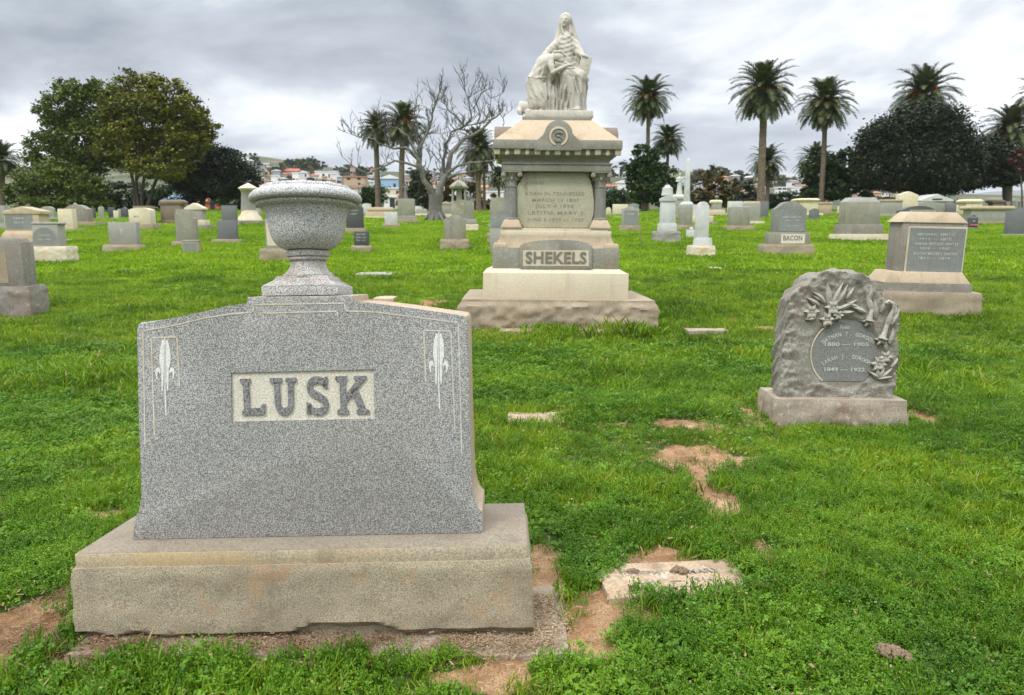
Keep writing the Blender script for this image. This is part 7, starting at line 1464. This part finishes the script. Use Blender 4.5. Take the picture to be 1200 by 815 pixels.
NEAR = [('tan two storey building with a pinkish roof, between the urn and the slimmer palm', 405, 429, 209, 221, 'flat', 'tan', 'orange', 330, 2), ('cream lower building under the tan two storey one', 412, 432, 219, 227, 'gable', 'cream', 'brown', 300, 1), ('pale blue building with a white gabled roof between the two palm trunks', 448, 469, 206, 222, 'gable_front', 'blue', 'white', 320, 1),
 ('cream building with dark openings below the pale blue one', 452, 472, 222, 231, 'flat', 'cream', 'white', 290, 1), ('small white building just above the long tan tomb', 451, 464, 232, 246, 'flat', 'white', 'white', 150, 1), ('orange brown house between the palm trunk and the mourning statue', 463, 480, 226, 240, 'hip', 'tan', 'orange', 240, 1),
 ('white building seen left of the tall monument columns', 570, 590, 226, 234, 'flat', 'white', 'white', 300, 1), ('pink house with a tiled roof left of the tall monument', 556, 572, 218, 227, 'gable', 'pink', 'orange', 340, 1), ('white gabled house just right of the tall monument', 720, 738, 213, 222, 'gable_front', 'white', 'white', 330, 1), ('grey house with a red front below the white gabled house', 708, 722, 217, 225, 'gable', 'grey', 'red', 320, 1),
 ('white three storey block behind the bush between palms', 909, 920, 221, 231, 'flat', 'white', 'white', 330, 2), ('pale turquoise house behind the white robed statue', 799, 806, 209, 216, 'flat', 'blue', 'white', 340, 1), ('blue roofed shed behind the tall brown box headstone', 198, 224, 230, 247, 'gable', 'grey', 'blue', 150, 1), ('orange house with red tiled roof under the dark drooping tree', 231, 262, 233, 248, 'hip', 'orange', 'orange', 160, 1),
 ('white garage left of the orange house', 167, 180, 232, 246, 'gable_front', 'white', 'white', 160, 1), ('cream house glimpsed under the huge dark oak', 1046, 1062, 222, 234, 'hip', 'cream', 'orange', 230, 1)]
for lb, x0, x1, yt, yb_, kd, wl, rf, Y, st in NEAR: bpx(lb, x0, x1, yt, yb_, kd, wl, rf, Y, st, group='buildings beyond the cemetery')
# ---- everyday houses scattered over the slope; each is told apart by its order from the left
rgh = random.Random(12); taken = [(x0, x1, yt, yb_) for _, x0, x1, yt, yb_, *r in EXPL] + [(n[1], n[2], n[3], n[4]) for n in NEAR]
kinds = [('white grey-roofed', 'white', 'grey', 'gable'), ('white flat-roofed', 'white', 'white', 'flat'), ('cream red-roofed', 'cream', 'red', 'gable'), ('pink brown-roofed', 'pink', 'brown', 'hip'), ('tan orange-roofed', 'tan', 'orange', 'hip'), ('grey white-roofed', 'grey', 'white', 'gable_front')]
spots = []
for (a, b, k) in ((283, 440, 52), (440, 520, 16), (520, 600, 16), (697, 745, 9), (796, 1000, 30), (1000, 1062, 6)):
    for _ in range(k*25):
        if sum(1 for s in spots if a <= s[0] < b) >= k: break
        px_ = rgh.uniform(a, b); top_ = float(np.interp(px_, RIDGE_X, RIDGE_Y)); py_ = top_+3+(231-top_)*rgh.random()**1.5; w_ = rgh.uniform(6, 11) if px_ > 440 else rgh.uniform(5.5, 9)
        if any(x0-w_/2-1 < px_ < x1+w_/2+1 and yt-3 < py_ < yb_+4 for x0, x1, yt, yb_ in taken): continue
        if any(abs(px_-s[0]) < (w_+s[2])/2 and abs(py_-s[1]) < 4.5 for s in spots): continue
        if hillpt(px_, py_) is None: continue
        spots.append((px_, py_, w_, rgh.randrange(6)))
_O2 = 0
ORD = 'first second third fourth fifth sixth seventh eighth ninth tenth eleventh twelfth thirteenth fourteenth fifteenth sixteenth seventeenth eighteenth nineteenth twentieth twenty-first twenty-second twenty-third twenty-fourth twenty-fifth twenty-sixth twenty-seventh twenty-eighth twenty-ninth thirtieth'.split()
for k, (nm, wl, rf, kd) in enumerate(kinds):
    for i, s in enumerate(sorted(s for s in spots if s[3] == k)):
        p = hillpt(s[0], s[1]); mp = mpp(p); w = s[2]*mp
        building('%s from the left of the small %s houses on the far hillside' % (ORD[i] if i < 30 else 'thirty-'+ORD[i-30], nm), p, w, rgh.uniform(3.2, 5.5), min(w*.8, 9), kd, wl, rf, rgh.uniform(-.4, .4), int(s[0]))
# ---- hillside trees: a handful of crowns shared by many small trees
hm = []
for s, (mt, n) in enumerate((('bush', 260), ('grey', 260), ('dark', 240), ('olive', 220))):
    V, F = foliage_np([(0, 0, 1.0, 1, 1, 0.75), (0.5, 0.2, 0.8, .6, .6, .5), (-.45, -.2, 1.3, .55, .55, .5)], n*2, 0.16, 50+s, 0.3); me = mesh_np('crown', V, F); me.materials.append(LM[mt]); bm = bmesh.new(); add_tube(bm, [(0, 0, -0.6), (0.03, 0, 0.3), (0, 0, 1.0)], [0.12, 0.09, 0.05], 5); tm = bpy.data.meshes.new('trunk'); bm.to_mesh(tm); bm.free(); tm.materials.append(BARK); hm.append((me, tm))
TL = ['small rounded green tree among the houses on the far hillside', 'small grey green tree among the houses on the far hillside', 'small dark tree among the houses on the far hillside', 'small olive tree among the houses on the far hillside']
TG = ['rounded green trees on the far hillside', 'grey green trees on the far hillside', 'dark trees on the far hillside', 'olive trees on the far hillside']
nt = 0
_T = 'twenty thirty forty fifty sixty seventy eighty ninety'.split(); _TT = 'twentieth thirtieth fortieth fiftieth sixtieth seventieth eightieth ninetieth'.split()
def ordn(i):
    if i < 20: return ORD[i-1]
    return _TT[i//10-2] if i % 10 == 0 else _T[i//10-2]+'-'+ORD[i % 10-1]
hill_trees = []
for _ in range(2000):
    if nt >= 285: break
    a, b = rgh.choice(((270, 440), (270, 440), (270, 380), (440, 600), (695, 745), (796, 1000), (796, 1000), (1000, 1062))); px_ = rgh.uniform(a, b); top_ = float(np.interp(px_, RIDGE_X, RIDGE_Y)); py_ = rgh.uniform(top_+1.5, 235) if rgh.random() > 0.45 else top_+rgh.uniform(1, 4)
    if any(x0-2 < px_ < x1+2 and yt-1 < py_ < yb_+5 for x0, x1, yt, yb_ in taken): continue
    if any(abs(px_-s[0]) < s[2]/2+1 and -1 < py_-s[1] < 5 for s in spots): continue
    p = hillpt(px_, py_)
    if p is None: continue
    k = rgh.randrange(4); sc = rgh.uniform(1.8, 4.4); r = thing('tree', TL[k], 'tree', tuple(p), (0, 0, rgh.uniform(0, 6)), TG[k]); c = link('crown', hm[k][0], None, r); c.scale = (sc, sc, sc*rgh.uniform(.7, 1.3)); c2 = link('trunk', hm[k][1], None, r); c2.scale = (sc, sc, sc); nt += 1; hill_trees.append((k, px_, r))
KD = ['rounded green', 'grey green', 'dark', 'olive']
for k in range(4):
    for i, (_, _x, r) in enumerate(sorted((t for t in hill_trees if t[0] == k), key=lambda t: t[1])): r['label'] = '%s from the left of the small %s trees on the far hillside' % (ordn(i+1), KD[k])
for i, (px_, py_, h_, lb) in enumerate(((337.5, 193, 6, 'left of three tiny hilltop palms above the urn'), (355.5, 199, 10, 'middle of three tiny hilltop palms above the urn'), (362.5, 200, 9.5, 'right of three tiny hilltop palms above the urn'), (395, 205, 9, 'tiny lone palm right of the long white hillside house'), (945, 220, 8, 'tiny hillside palm between the tallest palms'))):
    p = hillpt(px_, py_)
    if p is None: p = atY(px_, py_, RD-5)
    palm(lb, px_, py_, px_, py_-h_*0.75, 3.2, float(p[1]), 0.9, i, 0.5, False, group='tiny palms on the far hillside')
# ---- the white gabled mausoleum at right
g_ = gpt(1095, 249.5); mp = mpp(g_); root = thing('mausoleum', 'small white gabled mausoleum with a dark vent, under the huge oak', 'mausoleum', tuple(g_)); w = 32*mp
MW = GR['white']
bm = bmesh.new(); add_box(bm, -w/2, w/2, 0, w*0.9, -0.3, 13.5*mp, 0.02); obj('walls', bm, MW, root)
bm = bmesh.new(); add_prism(bm, [(-w/2-.35, 13.5*mp-.01), (w/2+.35, 13.5*mp-.01), (w/2+.35, 14.8*mp), (0, 22*mp), (-w/2-.35, 14.8*mp)], -0.35, w*0.9+.3, 0.02); obj('roof', bm, MW, root)
bm = bmesh.new(); add_box(bm, -0.55, 0.55, -0.38, -0.3, 15*mp, 16.6*mp, 0); obj('vent', bm, GLASS, root)
for x_ in (-w*0.42, w*0.42): bm = bmesh.new(); add_box(bm, x_-0.25, x_+0.25, -0.12, 0.05, -0.2, 13.4*mp, 0.01); obj('pilaster', bm, MW, root)
bm = bmesh.new(); add_box(bm, -0.75, 0.75, -0.05, 0.06, -0.2, 9.5*mp, 0.01); obj('door', bm, GR['mid'], root)
# ---- parked vehicles glimpsed behind the stones
CARP = plain('white_car_paint', (0.70, 0.71, 0.72), 0.3, 0.0); TYRE = plain('tyre_rubber', (0.02, 0.02, 0.02), 0.8, 0.0)
def car(label, px, py, Y, yaw):
    p = atY(px, py, Y); root = thing('parked_car', label, 'car', tuple(p), (0, 0, yaw), 'cars parked beyond the cemetery')
    bm = bmesh.new(); add_prism(bm, [(-2.2, .35), (2.2, .35), (2.25, .75), (2.1, .95), (1.2, 1.05), (0.6, 1.5), (-1.3, 1.52), (-2.0, 1.0), (-2.25, .9)], -.85, .85, 0.06); obj('body', bm, CARP, root, 40)
    bm = bmesh.new(); add_prism(bm, [(-1.75, 1.03), (1.0, 1.05), (0.55, 1.42), (-1.25, 1.44)], -.87, .87, 0.0); obj('window', bm, GLASS, root)
    for x in (-1.35, 1.35):
        for y in (-.78, .78):
            bm = bmesh.new(); add_lathe(bm, [(.33, -.1), (.34, 0), (.33, .1)], 18); bmesh.ops.rotate(bm, verts=bm.verts[:], cent=(0, 0, 0), matrix=Matrix.Rotation(math.pi/2, 3, 'X')); bmesh.ops.translate(bm, verts=bm.verts[:], vec=(x, y, .34)); obj('wheel', bm, TYRE, root, 40)
for lb, px, py, yaw in (('white car seen left of the long skirted palm trunk', 552, 249.5, 0.1), ('white car between the long skirted palm and the tall pale arched headstone', 573, 249.5, -0.1)): car(lb, px, py, 116, yaw)
# ------------------------------------------------------------------ thin air between here and the hills
def haze():
    m = bpy.data.materials.new('haze'); m.use_nodes = True; t = m.node_tree; t.nodes.clear(); o = t.nodes.new('ShaderNodeOutputMaterial'); v = t.nodes.new('ShaderNodeVolumePrincipled'); t.links.new(v.outputs[0], o.inputs['Volume'])
    v.inputs['Color'].default_value = (0.86, 0.90, 0.97, 1); v.inputs['Density'].default_value = 0.0001
    bm = bmesh.new(); add_box(bm, -3600, 3800, -80, 4300, -40, 130, 0); ob = obj('haze', bm, m); ob['kind'] = 'stuff'
haze()
build_grass()
